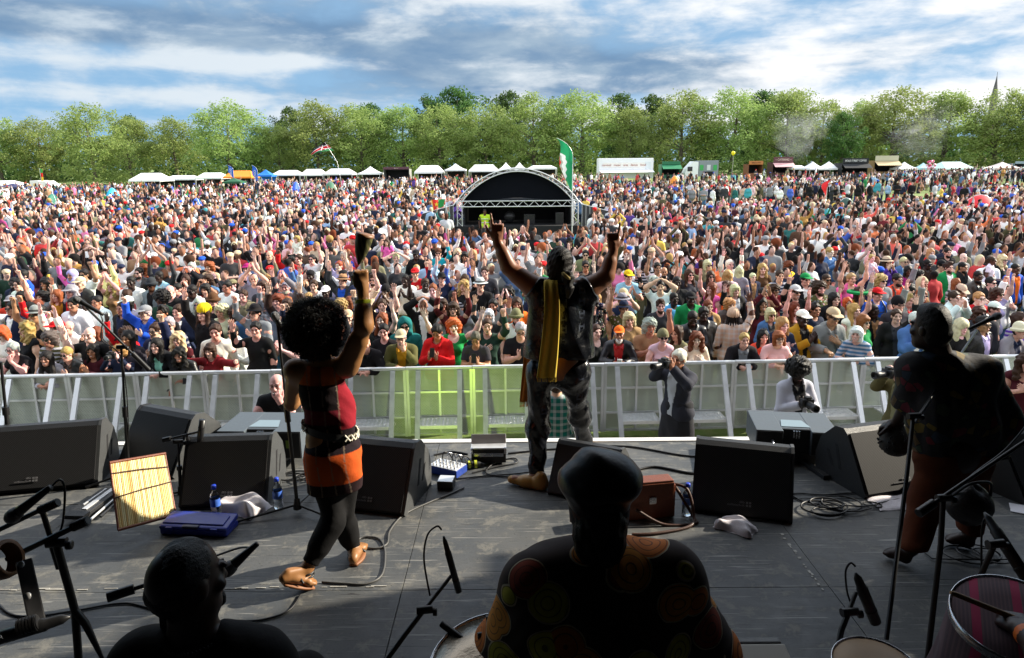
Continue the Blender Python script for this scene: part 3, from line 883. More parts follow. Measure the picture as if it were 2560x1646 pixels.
# worn white paint left along one joint
M['worn'] = mat('worn_white_paint', (.42, .41, .38), .8, 0, .5, 30)
mk = MB()
for k in range(46):
    x = -4.2 + k * .078 + rnd.uniform(-.02, .02)
    if x > -.75: break
    if rnd.random() < .72: mk.box((x, 3.70 + rnd.uniform(.006, .022), ZST + .003), (rnd.uniform(.03, .10), rnd.uniform(.004, .011), .002))
for k in range(26):
    y = 4.30 - k * .026
    if rnd.random() < .7: mk.box((1.755 + rnd.uniform(-.012, .0), y, ZST + .003), (rnd.uniform(.006, .02), rnd.uniform(.012, .03), .002))
tag(mk.build('worn_floor_marking', M['worn']), kind='structure')
tag(MB().bbox((.4, 5.955, ZST - .035), (17.0, .085, .085), .012).build('stage_edge_trim', M['white_paint']), kind='structure')
tag(MB().box((.4, 5.93, .82), (17.0, .05, 1.60)).build('stage_skirt', M['dark']), kind='structure')
# the stage house: roof, back and side walls (they shade the band); the open downstage corner on the right lets the low sun in
roof = MB(); roof.box((-.75, .2, 8.3), (15.9, 13.0, .25)); tag(roof.build('stage_roof', M['dark']), kind='structure')
bw = MB(); bw.box((.4, -5.9, 4.2), (18, .15, 8.2)); bw.box((-8.55, -.2, 4.2), (.15, 11.4, 8.2)); tag(bw.build('stage_wall', M['dark']), kind='structure')
XW = 7.0; YW = 6.15
# right wing: black drapes hung on a scaffold with narrow openings
dr = MB()
spans = [(-5.8, 4.72), (4.82, 5.36), (5.47, YW)]
for a, b_ in spans:
    n = max(3, int((b_ - a) / .09))
    dr.grid(lambda u, v, a=a, b_=b_: (XW + .03 * math.sin(u * (b_ - a) * 26), a + (b_ - a) * u, .05 + 8.1 * v), n * 2, 2)
d_o = dr.build('wing_drape', mat('black_drape', (.012, .012, .014), .95, 0, .3, 10)); tag(d_o, kind='structure')
sc_ = MB()
for y in (1.0, 2.4, 3.78, 5.3, 6.05):
    sc_.tube([(XW + .12, y, 0), (XW + .12, y, 8.2)], .05, 8)
for z in (2.6, 3.6, 4.6, 5.6, 6.6, 7.6): sc_.tube([(XW + .12, -5, z), (XW + .12, 6.4, z)], .05, 8)
tag(sc_.build('wing_scaffold_frame', M['alu']), kind='structure')

blocker = empty('added_sun_blocker', (5.75, 4.75, ZST), R(65)); MB().bbox((0, 0, .9), (1.5, .75, 1.75), .02).build('cabinet', M['dark'], blocker); MB().box((0, -.38, .9), (1.4, .01, 1.6)).build('grille', M['dark'], blocker)  # unseen box with speaker-like parts, added to shade the right of the deck
tag(blocker, 'tall black side fill speaker stack just outside the right of the picture', 'speaker')
# ---------- field and pit
def grass_material():
    m, t, b = mat_base('grass')
    tcn = t.add('ShaderNodeTexCoord'); ob = tcn.outputs['Object']
    n = t.noise(.22, 6, .6, ob, .3); n2 = t.noise(6, 6, .7, ob); n3 = t.noise(60, 4, .7, ob)
    c = t.mix(n, (.10, .19, .030), (.20, .27, .055)); c = t.mix(t.mapr(n2, .35, .75), c, (.24, .26, .09)); c = t.mix(t.math('MULTIPLY', n3, .5), c, (.06, .12, .02))
    t.set(b, 'Base Color', c); b.inputs['Roughness'].default_value = .9
    bp = t.add('ShaderNodeBump', i_Strength=.6, i_Distance=.03, i_Height=n3); t.set(b, 'Normal', bp.outputs[0])
    return m
M['grass'] = grass_material()
gx = np.concatenate([np.linspace(-1500, -130, 8), np.linspace(-120, 120, 49), np.linspace(130, 1500, 8)])
gy = np.concatenate([np.linspace(-60, 9, 6), np.linspace(10, 60, 41), np.linspace(65, 190, 26), np.linspace(210, 2400, 8)])
gv = [(x, y, ground(max(-150, min(150, x)), min(y, 190)) - .01) for x in gx for y in gy]
gf = [(i * len(gy) + j, (i + 1) * len(gy) + j, (i + 1) * len(gy) + j + 1, i * len(gy) + j + 1) for i in range(len(gx) - 1) for j in range(len(gy) - 1)]
gm = bpy.data.meshes.new('grass_field'); gm.from_pydata(gv, [], gf); gm.update()
gm.polygons.foreach_set('use_smooth', [True] * len(gf))
tag(link('grass_field', gm, M['grass']), kind='structure')
tag(MB().box((.4, 8.2, .006), (19, 4.3, .02)).build('pit_floor', mat('trackway', (.16, .16, .15), .7, 0, .3, 6, .3)), kind='structure')

# ---------- crowd barrier: one-metre aluminium panels
def perf_material():
    m, t, b = mat_base('perforated_aluminium')
    tcn = t.add('ShaderNodeTexCoord'); sx = t.add('ShaderNodeSeparateXYZ', i_0=tcn.outputs['Object'])
    s = .0235
    u = t.math('DIVIDE', sx.outputs[0], s); v = t.math('DIVIDE', sx.outputs[2], s * .866)
    row = t.math('FLOOR', v); off = t.math('MULTIPLY', t.math('MODULO', row, 2.0), .5)
    fu = t.math('SUBTRACT', t.math('FRACT', t.math('ADD', u, off)), .5); fv = t.math('MULTIPLY', t.math('SUBTRACT', t.math('FRACT', v), .5), .866)
    r2 = t.math('ADD', t.math('MULTIPLY', fu, fu), t.math('MULTIPLY', fv, fv))
    hole = t.math('LESS_THAN', r2, .032)
    n = t.noise(7, 5, .6, tcn.outputs['Object'])
    t.set(b, 'Base Color', t.mix(n, (.42, .46, .38), (.62, .66, .56))); b.inputs['Roughness'].default_value = .5; b.inputs['Metallic'].default_value = .1
    tr = t.add('ShaderNodeBsdfTransparent'); mx = t.add('ShaderNodeMixShader')
    t.l.new(hole, mx.inputs[0]); t.l.new(b.outputs[0], mx.inputs[1]); t.l.new(tr.outputs[0], mx.inputs[2])
    t.l.new(mx.outputs[0], t.n['Material Output'].inputs[0])
    return m
M['perf'] = perf_material()
BL, BR = PY(0, 941, 10.25), PY(2560, 889, 10.75)
bdir = (BR - BL).normalized(); bang = math.atan2(bdir.y, bdir.x)
BH = 1.15
def barrier_at(x):
    t = (x - BL.x) / (BR.x - BL.x); return BL + (BR - BL) * t
def make_barrier():
    r = empty('crowd_barrier')
    t = MB(); t.tube([(-.497, -.03, BH - .03), (.497, -.03, BH - .03)], .029, 10); t.build('top_rail', M['alu'], r)
    MB().quad((-.485, 0, .04), (.485, 0, .04), (.485, 0, BH - .05), (-.485, 0, BH - .05)).build('perforated_sheet', M['perf'], r)
    f = MB()
    for x in (-.478, .478): f.box((x, -.02, BH / 2), (.04, .036, BH - .08))
    f.box((0, -.0195, BH / 2), (.032, .035, BH - .09))
    for z in (.06, .345, .74): f.box((0, -.016, z), (.91, .026, .030))
    f.build('frame', M['alu'], r)
    for x in (-.31, .31):
        l = MB(); l.prism([(-.075, BH - .06), (-.025, BH - .06), (-.60, .03), (-.655, .03)], x - .035, x + .035); l.box((x, -.63, .02), (.10, .10, .03)); l.build('brace_leg', M['alu'], r)
    sp = MB(); sp.box((0, -.24, .338), (.58, .36, .022))
    for i in range(9):
        for j in range(5): sp.box((-.24 + .06 * i, -.375 + .066 * j, .352), (.034, .010, .008), Matrix.Rotation(R(45 if (i + j) % 2 else -45), 3, 'Z'))
    sp.box((0, -.425, .325), (.58, .016, .05)); sp.build('step_plate', M['alu'], r)
    return r
barrier0 = make_barrier()
NB = 19
barriers = []
for i in range(NB):
    o = barrier0 if i == 0 else copy_tree(barrier0)
    q = barrier_at(-9.1 + i * 1.0 * math.cos(bang))
    o.location = (q.x, q.y, q.z - BH + .03); o.rotation_euler = (0, 0, bang)
    barriers.append(o)
    tag(o, 'aluminium crowd barrier panel', 'barrier', 'aluminium crowd barrier panels')   # labels follow once the front row stands

# ================================================================== THINGS ON THE STAGE
def grille_material():
    m, t, b = mat_base('speaker_grille')
    tcn = t.add('ShaderNodeTexCoord'); sx = t.add('ShaderNodeSeparateXYZ', i_0=tcn.outputs['Object'])
    a = t.math('SINE', t.math('MULTIPLY', sx.outputs[0], 420.0)); d = t.math('SINE', t.math('MULTIPLY', t.math('ADD', sx.outputs[2], sx.outputs[1]), 330.0))
    k = t.math('GREATER_THAN', t.math('MULTIPLY', a, d), .12)
    t.set(b, 'Base Color', t.mix(k, (.003, .003, .004), (.045, .045, .047))); b.inputs['Roughness'].default_value = .55
    return m
M['grille'] = grille_material()
M['logo'] = mat('printed_logo_grey', (.16, .16, .17), .6, 0, .05, 20)
M['cab'] = mat('cabinet_black', (.014, .0145, .016), .48, 0, .25, 60, .3)
WEDGE = [(0, .025), (.235, .41), (.275, .44), (.36, .43), (.50, .30), (.545, .16), (.53, .0), (.02, .0)]
def wedge(label, x, y, yaw, wdt=.62, sc=1.0):
    r = empty('stage_monitor', (x, y, ZST), yaw); r.scale = (sc,) * 3
    b = MB(); b.prism(WEDGE, -wdt / 2 + .022, wdt / 2 - .022); b.build('cabinet', M['cab'], r)
    g = MB(); g.prism([(-.006, .04), (.229, .418), (.236, .412), (.004, .036)], -wdt / 2 + .024, wdt / 2 - .024); gr = g.build('grille', M['grille'], r)
    for s_ in (-1, 1):
        p = MB(); e = s_ * (wdt / 2 - .011)
        c = [(q[0] * 1.012 - .004, q[1] * 1.012) for q in WEDGE]; p.prism(c, e - .011, e + .011); pn = p.build('side_panel', M['cab'] if s_ < 0 else mat_side, r)
        h_ = MB()
        for dy in (0, .085): h_.prism([(.255 + dy, .12), (.285 + dy, .12), (.345 + dy, .30 - dy * .8), (.315 + dy, .30 - dy * .8)], e + s_ * .0115 - .001, e + s_ * .0115 + .002)
        h_.build('handle_slot', M['dark'], pn)
    sl = math.atan2(.385, .235)
    lg = empty('logo_mark'); lg.parent = r
    bpy.data.objects.remove(lg)
    t1 = text_obj('lettering', 'd&b\naudiotechnik', .022, M['logo'], r, (.02, .035 - .012, .098), (sl, 0, 0), .001, 'RIGHT')
    q = MB(); 
    for dx_ in (0, .02):
        for dz_ in (0, .02): q.box((.035 + dx_, .035 - .012 + (dz_ - .01) * math.cos(sl), .098 + (dz_ - .01) * math.sin(sl)), (.014, .014, .002), Matrix.Rotation(sl, 3, 'X'))
    q.build('logo_mark', M['logo'], r)
    return tag(r, label, 'stage monitor', 'black wedge monitors along the stage front')
mat_side = mat('monitor_side_grey', (.055, .058, .06), .5, 0, .25, 30, .2)
wedge('black wedge monitor at stage left end beside the coiled cables', -3.62, 4.98, R(12), .95)
wedge('black wedge monitor directly behind the upright bamboo panel', -2.92, 5.32, R(-24), .62)
wedge('black wedge monitor with two water bottles and a towel at its foot', -2.06, 4.71, R(3), .62)
wedge('black wedge monitor just behind the dancing woman in the orange tunic', -1.05, 4.62, R(-14), .62)
wedge('black wedge monitor partly hidden by the seated drummer\'s leather cap', .47, 4.78, R(-26), .62, .80)
wedge('black wedge monitor with a white towel and lying bottle in front', 1.55, 4.50, R(-17), .66)
wedge('black wedge monitor behind the standing musician\'s dark gourd', 2.86, 4.86, R(16), .70)
wedge('black wedge monitor half cut off by the right picture edge', 3.90, 4.78, R(22), .66)

def front_fill(label, yaw, c_fl, c_fr, z0, z1, dep, badge):
    """flat box speaker seen from its rear: c_fl, c_fr rear-bottom corners"""
    w_ = (c_fr - c_fl).length; mid = (c_fl + c_fr) / 2
    r = empty('front_fill_speaker', (mid.x, mid.y, ZST), math.atan2((c_fr - c_fl).y, (c_fr - c_fl).x))
    h = z1 - z0
    b = MB(); zc = z0 + h / 2 - ZST
    for s_ in (-1, 1): b.bbox((s_ * (w_ / 2 - w_ * .165), dep / 2, zc), (w_ * .33, dep, h), .006)
    b.bbox((0, dep / 2 + .035, zc), (w_ * .345, dep - .07, h - .004), .004)
    b.build('cabinet', M['grey_paint'], r)
    p = MB(); p.quad((-w_ * .17, .10, z1 - ZST + .003), (w_ * .19, .10, z1 - ZST + .003), (w_ * .13, .26, z1 - ZST + .003), (-w_ * .13, .26, z1 - ZST + .003)); p.build('top_hatch', col_mat('hatch_grey', '#8296a2', .45), r)
    rp = MB(); rp.box((-w_ / 3, -.004, zc), (w_ * .31, .006, h * .92)); rp.box((w_ / 3, -.004, zc), (w_ * .31, .006, h * .92)); rp.box((0, .062, zc), (w_ * .33, .012, h * .96)); rp.build('rear_panel', M['cab'], r)
    rg = MB()
    for x in (-.02, .0, .02): rg.box((x, .045, zc + h * .3), (.010, .03, h * .3))
    rg.build('rigging_bracket', M['chrome'], r)
    lb = MB(); lb.box((w_ * .36, -.009, zc + .01), (.05, .003, .066)); lb.build('rating_label', badge, r)
    sk = MB(); sk.tube([(-w_ * .30, -.005, zc + .02), (-w_ * .30, -.03, zc + .02)], .012, 10); sk.tube(spline([(-w_ * .30, -.03, zc + .02), (-w_ * .31, -.07, zc - .01), (-w_ * .34, -.08, zc - .10), (-w_ * .36, -.05, .01)], 6), .006, 6); sk.build('signal_cable', M['chrome'], r)
    st = MB(); st.box((0, dep / 2, (z0 - ZST) / 2), (w_ * .55, dep * .8, z0 - ZST)); 
    for s_ in (-1, 1): st.box((s_ * w_ * .2, -.10, .02), (.05, .30, .03), Matrix.Rotation(R(20 * s_), 3, 'Z'))
    st.build('base_block', M['cab'], r)
    return tag(r, label, 'speaker', 'flat speakers at the stage edge')
front_fill('flat grey-topped speaker at the stage edge under the seated bald man', 0, PY(543, 1100, 5.48), PY(752, 1101, 5.45), 1.80, 2.03, .47, col_mat('badge_green', '#7fa03a', .6))
front_fill('flat grey-topped speaker at the stage edge under the woman in grey cardigan', 0, PY(1889, 1113, 5.42), PY(2097, 1112, 5.32), 1.83, 2.03, .48, M['white_paint'])

# ---------- microphones and stands
def mic_parts(parent, pos, d, kind='vocal', L=.17):
    """a microphone whose head is at pos and whose body runs along d"""
    d = Vector(d).normalized(); q = d.to_track_quat('Z', 'Y').to_matrix()
    b = MB()
    if kind == 'vocal':
        b.lathe([(0, .02), (.019, .025), (.017, .05), (.012, L), (.010, L + .03), (0, L + .03)], 14, q, pos)
        o = b.build('microphone', M['black_plastic'], parent)
        g = MB(); g.lathe([(0, -.030), (.016, -.026), (.0245, -.012), (.026, .004), (.0225, .022), (.019, .027)], 16, q, pos); g.build('mesh_grille', M['mic_mesh'], o)
    else:
        r_ = .014 if kind == 'pencil' else .022
        b.lathe([(0, 0), (r_, 0), (r_, L), (r_ * .85, L + .005), (r_ * .7, L + .05), (.004, L + .075), (0, L + .075)], 14, q, pos)
        b.lathe([(r_ * 1.04, .055), (r_ * 1.08, .057), (r_ * 1.08, .062), (r_ * 1.04, .064)], 14, q, pos)
        o = b.build('microphone', M['black_plastic'], parent)
    return o
M['mic_mesh'] = mat('mic_mesh', (.12, .12, .125), .45, .6, .4, 300, .6)
def stand(label, pole, base=None, boom=None, mic=None, r=.011, weight=None, clutch=True, extra=None, cable=None, spread=.30):
    """pole: list of points bottom->top; base: tripod hub; boom: two points; mic: (pos, dir, kind)"""
    pole = [Vector(p) for p in pole]
    o0 = pole[0]; rt = empty('microphone_stand', o0)
    L = lambda p: Vector(p) - o0
    m = MB(); k = max(1, len(pole) // 2)
    if len(pole) == 2:
        mid = pole[0].lerp(pole[1], .52)
        m.tube([L(pole[0]), L(mid)], r * 1.15, 10); m.tube([L(mid), L(pole[1])], r * .8, 10)
        m.tube([L(mid.lerp(pole[0], .10)), L(mid.lerp(pole[1], .06))], r * 1.8, 12)
    else: m.tube([L(p) for p in pole], r, 10)
    m.build('pole', M['black_metal'], rt)
    if base is not None:
        hub = Vector(base); f = hub.z - ZST
        hb = MB(); hb.tube([L(hub + Vector((0, 0, -.03))), L(hub + Vector((0, 0, .05)))], [.03, .018], 12); hb.build('tripod_hub', M['black_metal'], rt)
        for a in (200, 335, 85):
            e = Vector((hub.x + spread * math.cos(R(a)), hub.y + spread * math.sin(R(a)), ZST + .012))
            l = MB(); l.tube([L(hub), L(e)], .0085, 8); l.tube([L(e.lerp(hub, .10)), L(e)], .012, 8); l.build('leg', M['black_metal'], rt)
    if boom:
        b = MB(); a, c = Vector(boom[0]), Vector(boom[1]); b.tube([L(a), L(c)], r * .75, 8)
        if weight: b.tube([L(a), L(a.lerp(c, weight))], r * 1.7, 10)
        bo = b.build('boom_arm', M['black_metal'], rt)
        if clutch:
            top = pole[-1]
            kn = MB(); kn.tube([L(top) + Vector((-.03, -.005, 0)), L(top) + Vector((.035, .005, 0))], .017, 10); kn.lathe([(0, -.008), (.016, -.008), (.016, .008), (0, .008)], 10, Matrix.Rotation(R(90), 3, 'Y'), L(top) + Vector((.045, 0, -.01))); kn.build('boom_clutch', M['black_metal'], rt)
    if mic: 
        mp = mic_parts(rt, L(mic[0]), mic[1], mic[2] if len(mic) > 2 else 'vocal', mic[3] if len(mic) > 3 else .17)
    if cable:
        MB().tube([L(p) for p in spline(cable, 8)], .0042, 6).build('microphone_cable', M['rubber'], rt)
    if extra: extra(rt, L)
    return tag(rt, label, 'microphone stand')
F_ = lambda px, py: P(px, py)
# tall boom stand, left
Yt = 5.15
stand('tall boom stand holding a silver-headed microphone high above the left monitors', [PY(322, 1190, Yt), PY(303, 868, Yt)], PY(322, 1180, Yt), (PY(372, 925, Yt + .1), PY(215, 768, Yt - .15)), (PY(193, 750, Yt - .18), PY(240, 777, Yt) - PY(193, 750, Yt)), weight=.28,
      cable=[PY(240, 772, Yt), PY(256, 800, Yt), PY(255, 850, Yt), PY(300, 890, Yt), PY(318, 1000, Yt), PY(322, 1150, Yt)])
# straight stand beside the singer
hub = P(745, 1285); hub.z += .07
stand('straight tripod stand with a radio microphone beside the dancing woman', [hub, PY(693, 805, hub.y)], hub, None, (PY(688, 790, hub.y), Vector((.35, .1, -.9))), spread=.42)
# far left pole
stand('bare straight stand pole at the far left picture edge', [PY(27, 1150, 5.3), PY(2, 905, 5.3)], PY(27, 1140, 5.3), r=.014)
# short stand behind the bamboo panel
Ys = 4.95
stand('short boom stand with a black microphone pointing up behind the bamboo panel', [PY(452, 1235, Ys), PY(445, 1105, Ys)], PY(453, 1230, Ys), (PY(408, 1101, Ys), PY(505, 1078, Ys)), (PY(506, 1050, Ys), PY(501, 1100, Ys) - PY(508, 1045, Ys), 'side', .14), weight=.2, spread=.2,
      cable=[PY(500, 1100, Ys), PY(488, 1117, Ys), PY(472, 1108, Ys), PY(468, 1085, Ys), PY(462, 1150, Ys), PY(458, 1230, Ys)])
# near left cluster
def gripped(rt, L, a, b, r=.016, n=9):
    g = MB(); a, b = Vector(a), Vector(b)
    for i in range(n):
        p, q = a.lerp(b, i / n), a.lerp(b, (i + .62) / n); g.tube([L(p), L(q)], r, 12)
    g.tube([L(a), L(b)], r * .85, 10); g.build('ribbed_grip', M['rubber'], rt)
Yc = 2.35
stand('nearest boom stand at bottom left with a silver-ringed vocal microphone', [PY(150, 1420, Yc), PY(104, 1272, Yc)], None, (PY(-40, 1343, Yc), PY(108, 1272, Yc)), (PY(33, 1290, Yc - .05), PY(140, 1208, Yc) - PY(33, 1290, Yc), 'vocal', .15), r=.012, clutch=False,
      cable=[PY(128, 1218, Yc), PY(150, 1200, Yc), PY(162, 1225, Yc), PY(158, 1300, Yc), PY(150, 1330, Yc)],
      extra=lambda rt, L: (gripped(rt, L, PY(100, 1276, Yc), PY(146, 1256, Yc))))
def bracket(rt, L):
    gripped(rt, L, PY(182, 1318, 2.3), PY(221, 1301, 2.3), .017)
    b = MB(); a, c = PY(60, 1405, 2.15), PY(96, 1568, 2.0); d = (c - a); q = d.to_track_quat('Z', 'Y').to_matrix()
    b.bbox(L((a + c) / 2), (.046, .03, d.length), .004, q); br = b.build('clamp_bracket', M['black_metal'], rt)
    for t_ in (.04, .53): MB().lathe([(0, .0), (.011, 0), (.011, .004), (0, .004)], 14, Matrix.Rotation(R(60), 3, 'X'), L(a.lerp(c, t_)) + Vector((0.002, -.018, .010))).build('screw_head', M['alu'], br)
    m2 = mic_parts(rt, L(PY(-60, 1612, 1.95)), PY(140, 1553, 2.0) - PY(-60, 1612, 1.95), 'side', .20)
    gripped(rt, L, PY(45, 1570, 1.96), PY(95, 1555, 1.98), .026, 6)
    text_obj('lettering', 'BTA', .016, M['white_paint'], m2, L(PY(12, 1580, 1.94)) + Vector((0, -.03, .0)), (R(70), R(-14), 0), .001)
    leg2 = MB(); leg2.tube([L(PY(187, 1527, 2.3)), L(PY(214, 1560, 2.3)), L(PY(262, 1660, 2.3))], [.015, .014, .006], 10); leg2.build('leg', M['black_metal'], rt)
stand('heavy boom stand with flat clamp bracket and lettered microphone at bottom left', [PY(200, 1700, 2.3), PY(188, 1530, 2.3), PY(172, 1470, 2.3), PY(140, 1357, 2.3)], None, (PY(18, 1398, 2.3), PY(221, 1301, 2.3)), None, r=.014, clutch=True, extra=bracket)
Yv = 2.30
stand('boom stand with a vocal microphone in front of the seated man\'s mouth', [PY(420, 1700, Yv - .1), PY(405, 1448, Yv)], None, (PY(268, 1494, Yv - .05), PY(560, 1400, Yv + .12)), (PY(570, 1424, Yv + .0), PY(620, 1380, Yv + .03) - PY(570, 1424, Yv), 'vocal', .10), weight=.22, clutch=False,
      cable=[PY(618, 1384, Yv + .03), PY(628, 1372, Yv + .05), PY(600, 1370, Yv + .1), PY(540, 1390, Yv + .12)])
Yp = 2.75
stand('boom stand with a slim black microphone aimed down at the drum head', [PY(930, 1700, 2.45), PY(1012, 1588, 2.55), PY(1060, 1525, 2.62)], None, (PY(1012, 1588, 2.55), PY(1128, 1440, Yp)), (PY(1147, 1480, Yp - .02), PY(1110, 1345, Yp) - PY(1147, 1480, Yp), 'pencil', .19), clutch=True,
      cable=[PY(1104, 1325, Yp), PY(1092, 1316, Yp), PY(1068, 1340, Yp), PY(1060, 1400, Yp), PY(1075, 1490, Yp - .05)])
Yq = 2.55
stand('short boom stand with a fat tapered microphone beside the right conga', [PY(2080, 1690, 2.4), PY(2104, 1575, 2.45), PY(2122, 1530, 2.5)], None, (PY(2104, 1575, 2.45), PY(2140, 1482, Yq)), (PY(2189, 1556, Yq - .03), PY(2147, 1452, Yq) - PY(2189, 1556, Yq), 'side', .165), clutch=True,
      cable=[PY(2138, 1416, Yq), PY(2126, 1408, Yq), PY(2114, 1430, Yq), PY(2118, 1480, Yq), PY(2130, 1515, Yq)])
Ym = 3.25
stand('tall stand rising in front of the standing musician with microphone beyond his shoulder', [PY(2216, 1600, 2.9), PY(2258, 1263, Ym), PY(2268, 1180, Ym + .1), PY(2283, 1040, Ym + .3)], None, (PY(2283, 1060, Ym + .3), PY(2442, 826, 4.75)), (PY(2492, 791, 4.8), PY(2440, 815, 4.8) - PY(2492, 791, 4.8)), r=.0105, clutch=True)
stand('stand with a long boom crossing the standing musician\'s knees', [PY(2314, 1690, 2.6), PY(2352, 1360, 2.75), PY(2358, 1245, 2.8)], None, (PY(2296, 1284, 2.75), PY(2600, 1078, 3.0)), None, r=.0115, clutch=True, weight=.12,
      cable=[PY(2600, 1020, 3.0), PY(2520, 1118, 3.0), PY(2440, 1180, 2.9), PY(2370, 1240, 2.8)])
stand('stand with a large microphone hanging at the right picture edge', [PY(2440, 1500, 2.5), PY(2452, 1440, 2.5), PY(2487, 1360, 2.5)], None, (PY(2487, 1360, 2.5), PY(2504, 1362, 2.5)), (PY(2575, 1460, 2.42), PY(2498, 1340, 2.55) - PY(2575, 1460, 2.42), 'side', .21), clutch=True,
      cable=[PY(2474, 1302, 2.6), PY(2460, 1300, 2.6), PY(2454, 1340, 2.6), PY(2454, 1440, 2.6)])

# ---------- loose things on the floor
def bottle(label, loc, rot=(0, 0, 0), full=True, cap=True):
    r = empty('water_bottle', loc); r.rotation_euler = rot
    prof = [(0, .002), (.028, .002), (.033, .010), (.033, .05), (.030, .058), (.033, .066), (.033, .15), (.030, .165), (.016, .190), (.0125, .20), (.0125, .212)]
    MB().lathe(prof, 20).build('bottle', M['pet'], r)
    if full: MB().lathe([(0, .004), (.0305, .006), (.0305, .05), (.028, .058), (.0305, .066), (.0305, .128), (0, .128)], 20).build('water', M['water'], r)
    MB().lathe([(.0338, .085), (.0338, .14)], 20).build('paper_label', M['bottle_label'], r)
    if cap: MB().lathe([(0, .236), (.0155, .236), (.017, .230), (.017, .210), (0, .210)], 16).build('cap', M['cap_blue'], r)
    return tag(r, label, 'water bottle', 'small plastic water bottles on the stage')
def glass_mat(name, c, ior, rough):
    m, t, b = mat_base(name); b.inputs['Transmission Weight'].default_value = 1; b.inputs['IOR'].default_value = ior; b.inputs['Roughness'].default_value = rough
    n = t.noise(30, 3, .5); t.set(b, 'Base Color', t.mix(n, c, tuple(min(1, q * 1.04) for q in c)))
    bp = t.add('ShaderNodeBump', i_Strength=.2, i_Distance=.004, i_Height=n); t.set(b, 'Normal', bp.outputs[0]); return m
M['pet'] = glass_mat('pet_plastic', (.93, .95, .97), 1.25, .05); M['water'] = glass_mat('water', (.92, .95, .98), 1.33, .0)
M['bottle_label'] = mat('bottle_label', (.05, .14, .55), .5, 0, .7, 26); M['cap_blue'] = mat('cap_blue', (.01, .05, .55), .4, 0, .1, 20)
bottle('upright water bottle with blue cap just left of the orange-tied towel', P(542, 1292))
bottle('upright water bottle with blue cap by the monitor\'s right corner and stand foot', P(697, 1272))
bottle('upright water bottle with blue cap behind the brown leather satchel strap', P(1716, 1288))
q = P(1738, 1268); bottle('empty clear bottle lying on its side near the folded towel', (q.x, q.y, ZST + .034), (R(90), 0, R(55)), False, False)

def towel(label, px, py, sx, sy, h, yaw, mt=None, seed=1, name='towel'):
    q = P(px, py); m = MB(); r = random.Random(seed); ph = [r.uniform(0, 6) for _ in range(6)]
    def fn(u, v):
        x, y = (u - .5) * sx, (v - .5) * sy
        e = min(u, 1 - u, v, 1 - v); ed = min(1, e * 7) ** .5
        z = h * ed * (.72 + .16 * math.sin(7 * u + ph[0] + 3 * v) + .12 * math.sin(11 * v + ph[1] - 4 * u)) + .006
        return (x + .012 * math.sin(9 * v + ph[2]), y + .012 * math.sin(8 * u + ph[3]), z)
    m.grid(fn, 26, 22); m.grid(lambda u, v: ((u - .5) * sx, (.5 - v) * sy, .004), 2, 2)
    o = m.build(name, mt or M['white_cloth']); o.location = (q.x, q.y, ZST); o.rotation_euler = (0, 0, yaw)
    return tag(o, label, name)
t_ = towel('crumpled white towel tied with orange cord between the two upright bottles', 610, 1272, .34, .22, .11, R(-25), seed=3)
MB().tube(spline([(-.14, .05, .09), (-.19, .08, .12), (-.17, .02, .02), (-.10, -.06, .03)], 6), .008, 6).build('orange_cord', col_mat('orange_cord', '#f0642a', .6), t_)
towel('thick folded white towel below the lying bottle', 1838, 1322, .25, .15, .07, R(-38), seed=8)
towel('flat white towel under a cable loop at the monitor behind the standing musician', 2232, 1258, .30, .22, .016, R(4), seed=5)
o = MB().box((0, 0, .004), (.22, .15, .003)).build('paper_sheet', M['paper']); q = P(2572, 1278); o.location = q; o.rotation_euler = (0, 0, R(-30)); tag(o, 'white sheet of paper on the floor at the right picture edge', 'paper')

# bamboo reed raft (flat shaker) standing against its prop
def bamboo():
    a, b_, c, d = PY(296, 1325, 4.22), PY(439, 1287, 4.50), PY(275, 1158, 4.48), PY(412, 1135, 4.76)
    r = empty('bamboo_panel', a)
    u, v = (b_ - a), (c - a); n = u.cross(v).normalized()
    def pt(s, t): return a + (b_ - a) * s * (1 - t) + ((d - c)) * s * t + (c - a) * t - a
    m = MB(); N = 34
    for i in range(N):
        s = (i + .5) / N; j = rnd.uniform(-.006, .006)
        m.mi = rnd.randrange(3); m.tube([pt(s, -.005 + j), pt(s, .5) + n * rnd.uniform(-.002, .002), pt(s, 1.0 + j)], (b_ - a).length / N * .52, 6)
    m.build('reeds', [M['reed1'], M['reed2'], M['reed3']], r)
    e = MB()
    for t in (-.004, 1.0): e.tube([pt(-.01, t) + n * .004, pt(1.01, t) + n * .004], .010, 6)
    for s in (0, 1): e.tube([pt(s, 0), pt(s, 1)], .008, 6)
    e.build('edge_binding', M['brown_leather'], r)
    for t, dt in ((.83, -.06), (.46, .06)):
        for s_ in (1, -1):
            k = MB(); k.tube([pt(-.01, t) - n * .009 * s_, pt(.5, t + dt * .5 + .01) - n * .012 * s_, pt(1.01, t + dt) - n * .009 * s_], .0045, 6); k.build('lashing_cord', M['dark_leather'], r)
    return tag(r, 'upright square panel of pale bamboo reeds lashed with dark cord', 'bamboo shaker')
M['reed1'] = mat('reed_pale', srgb(240, 216, 150), .55, 0, .18, 40); M['reed2'] = mat('reed_yellow', srgb(248, 232, 180), .55, 0, .15, 40); M['reed3'] = mat('reed_tan', srgb(216, 180, 112), .6, 0, .25, 40)
bamboo()
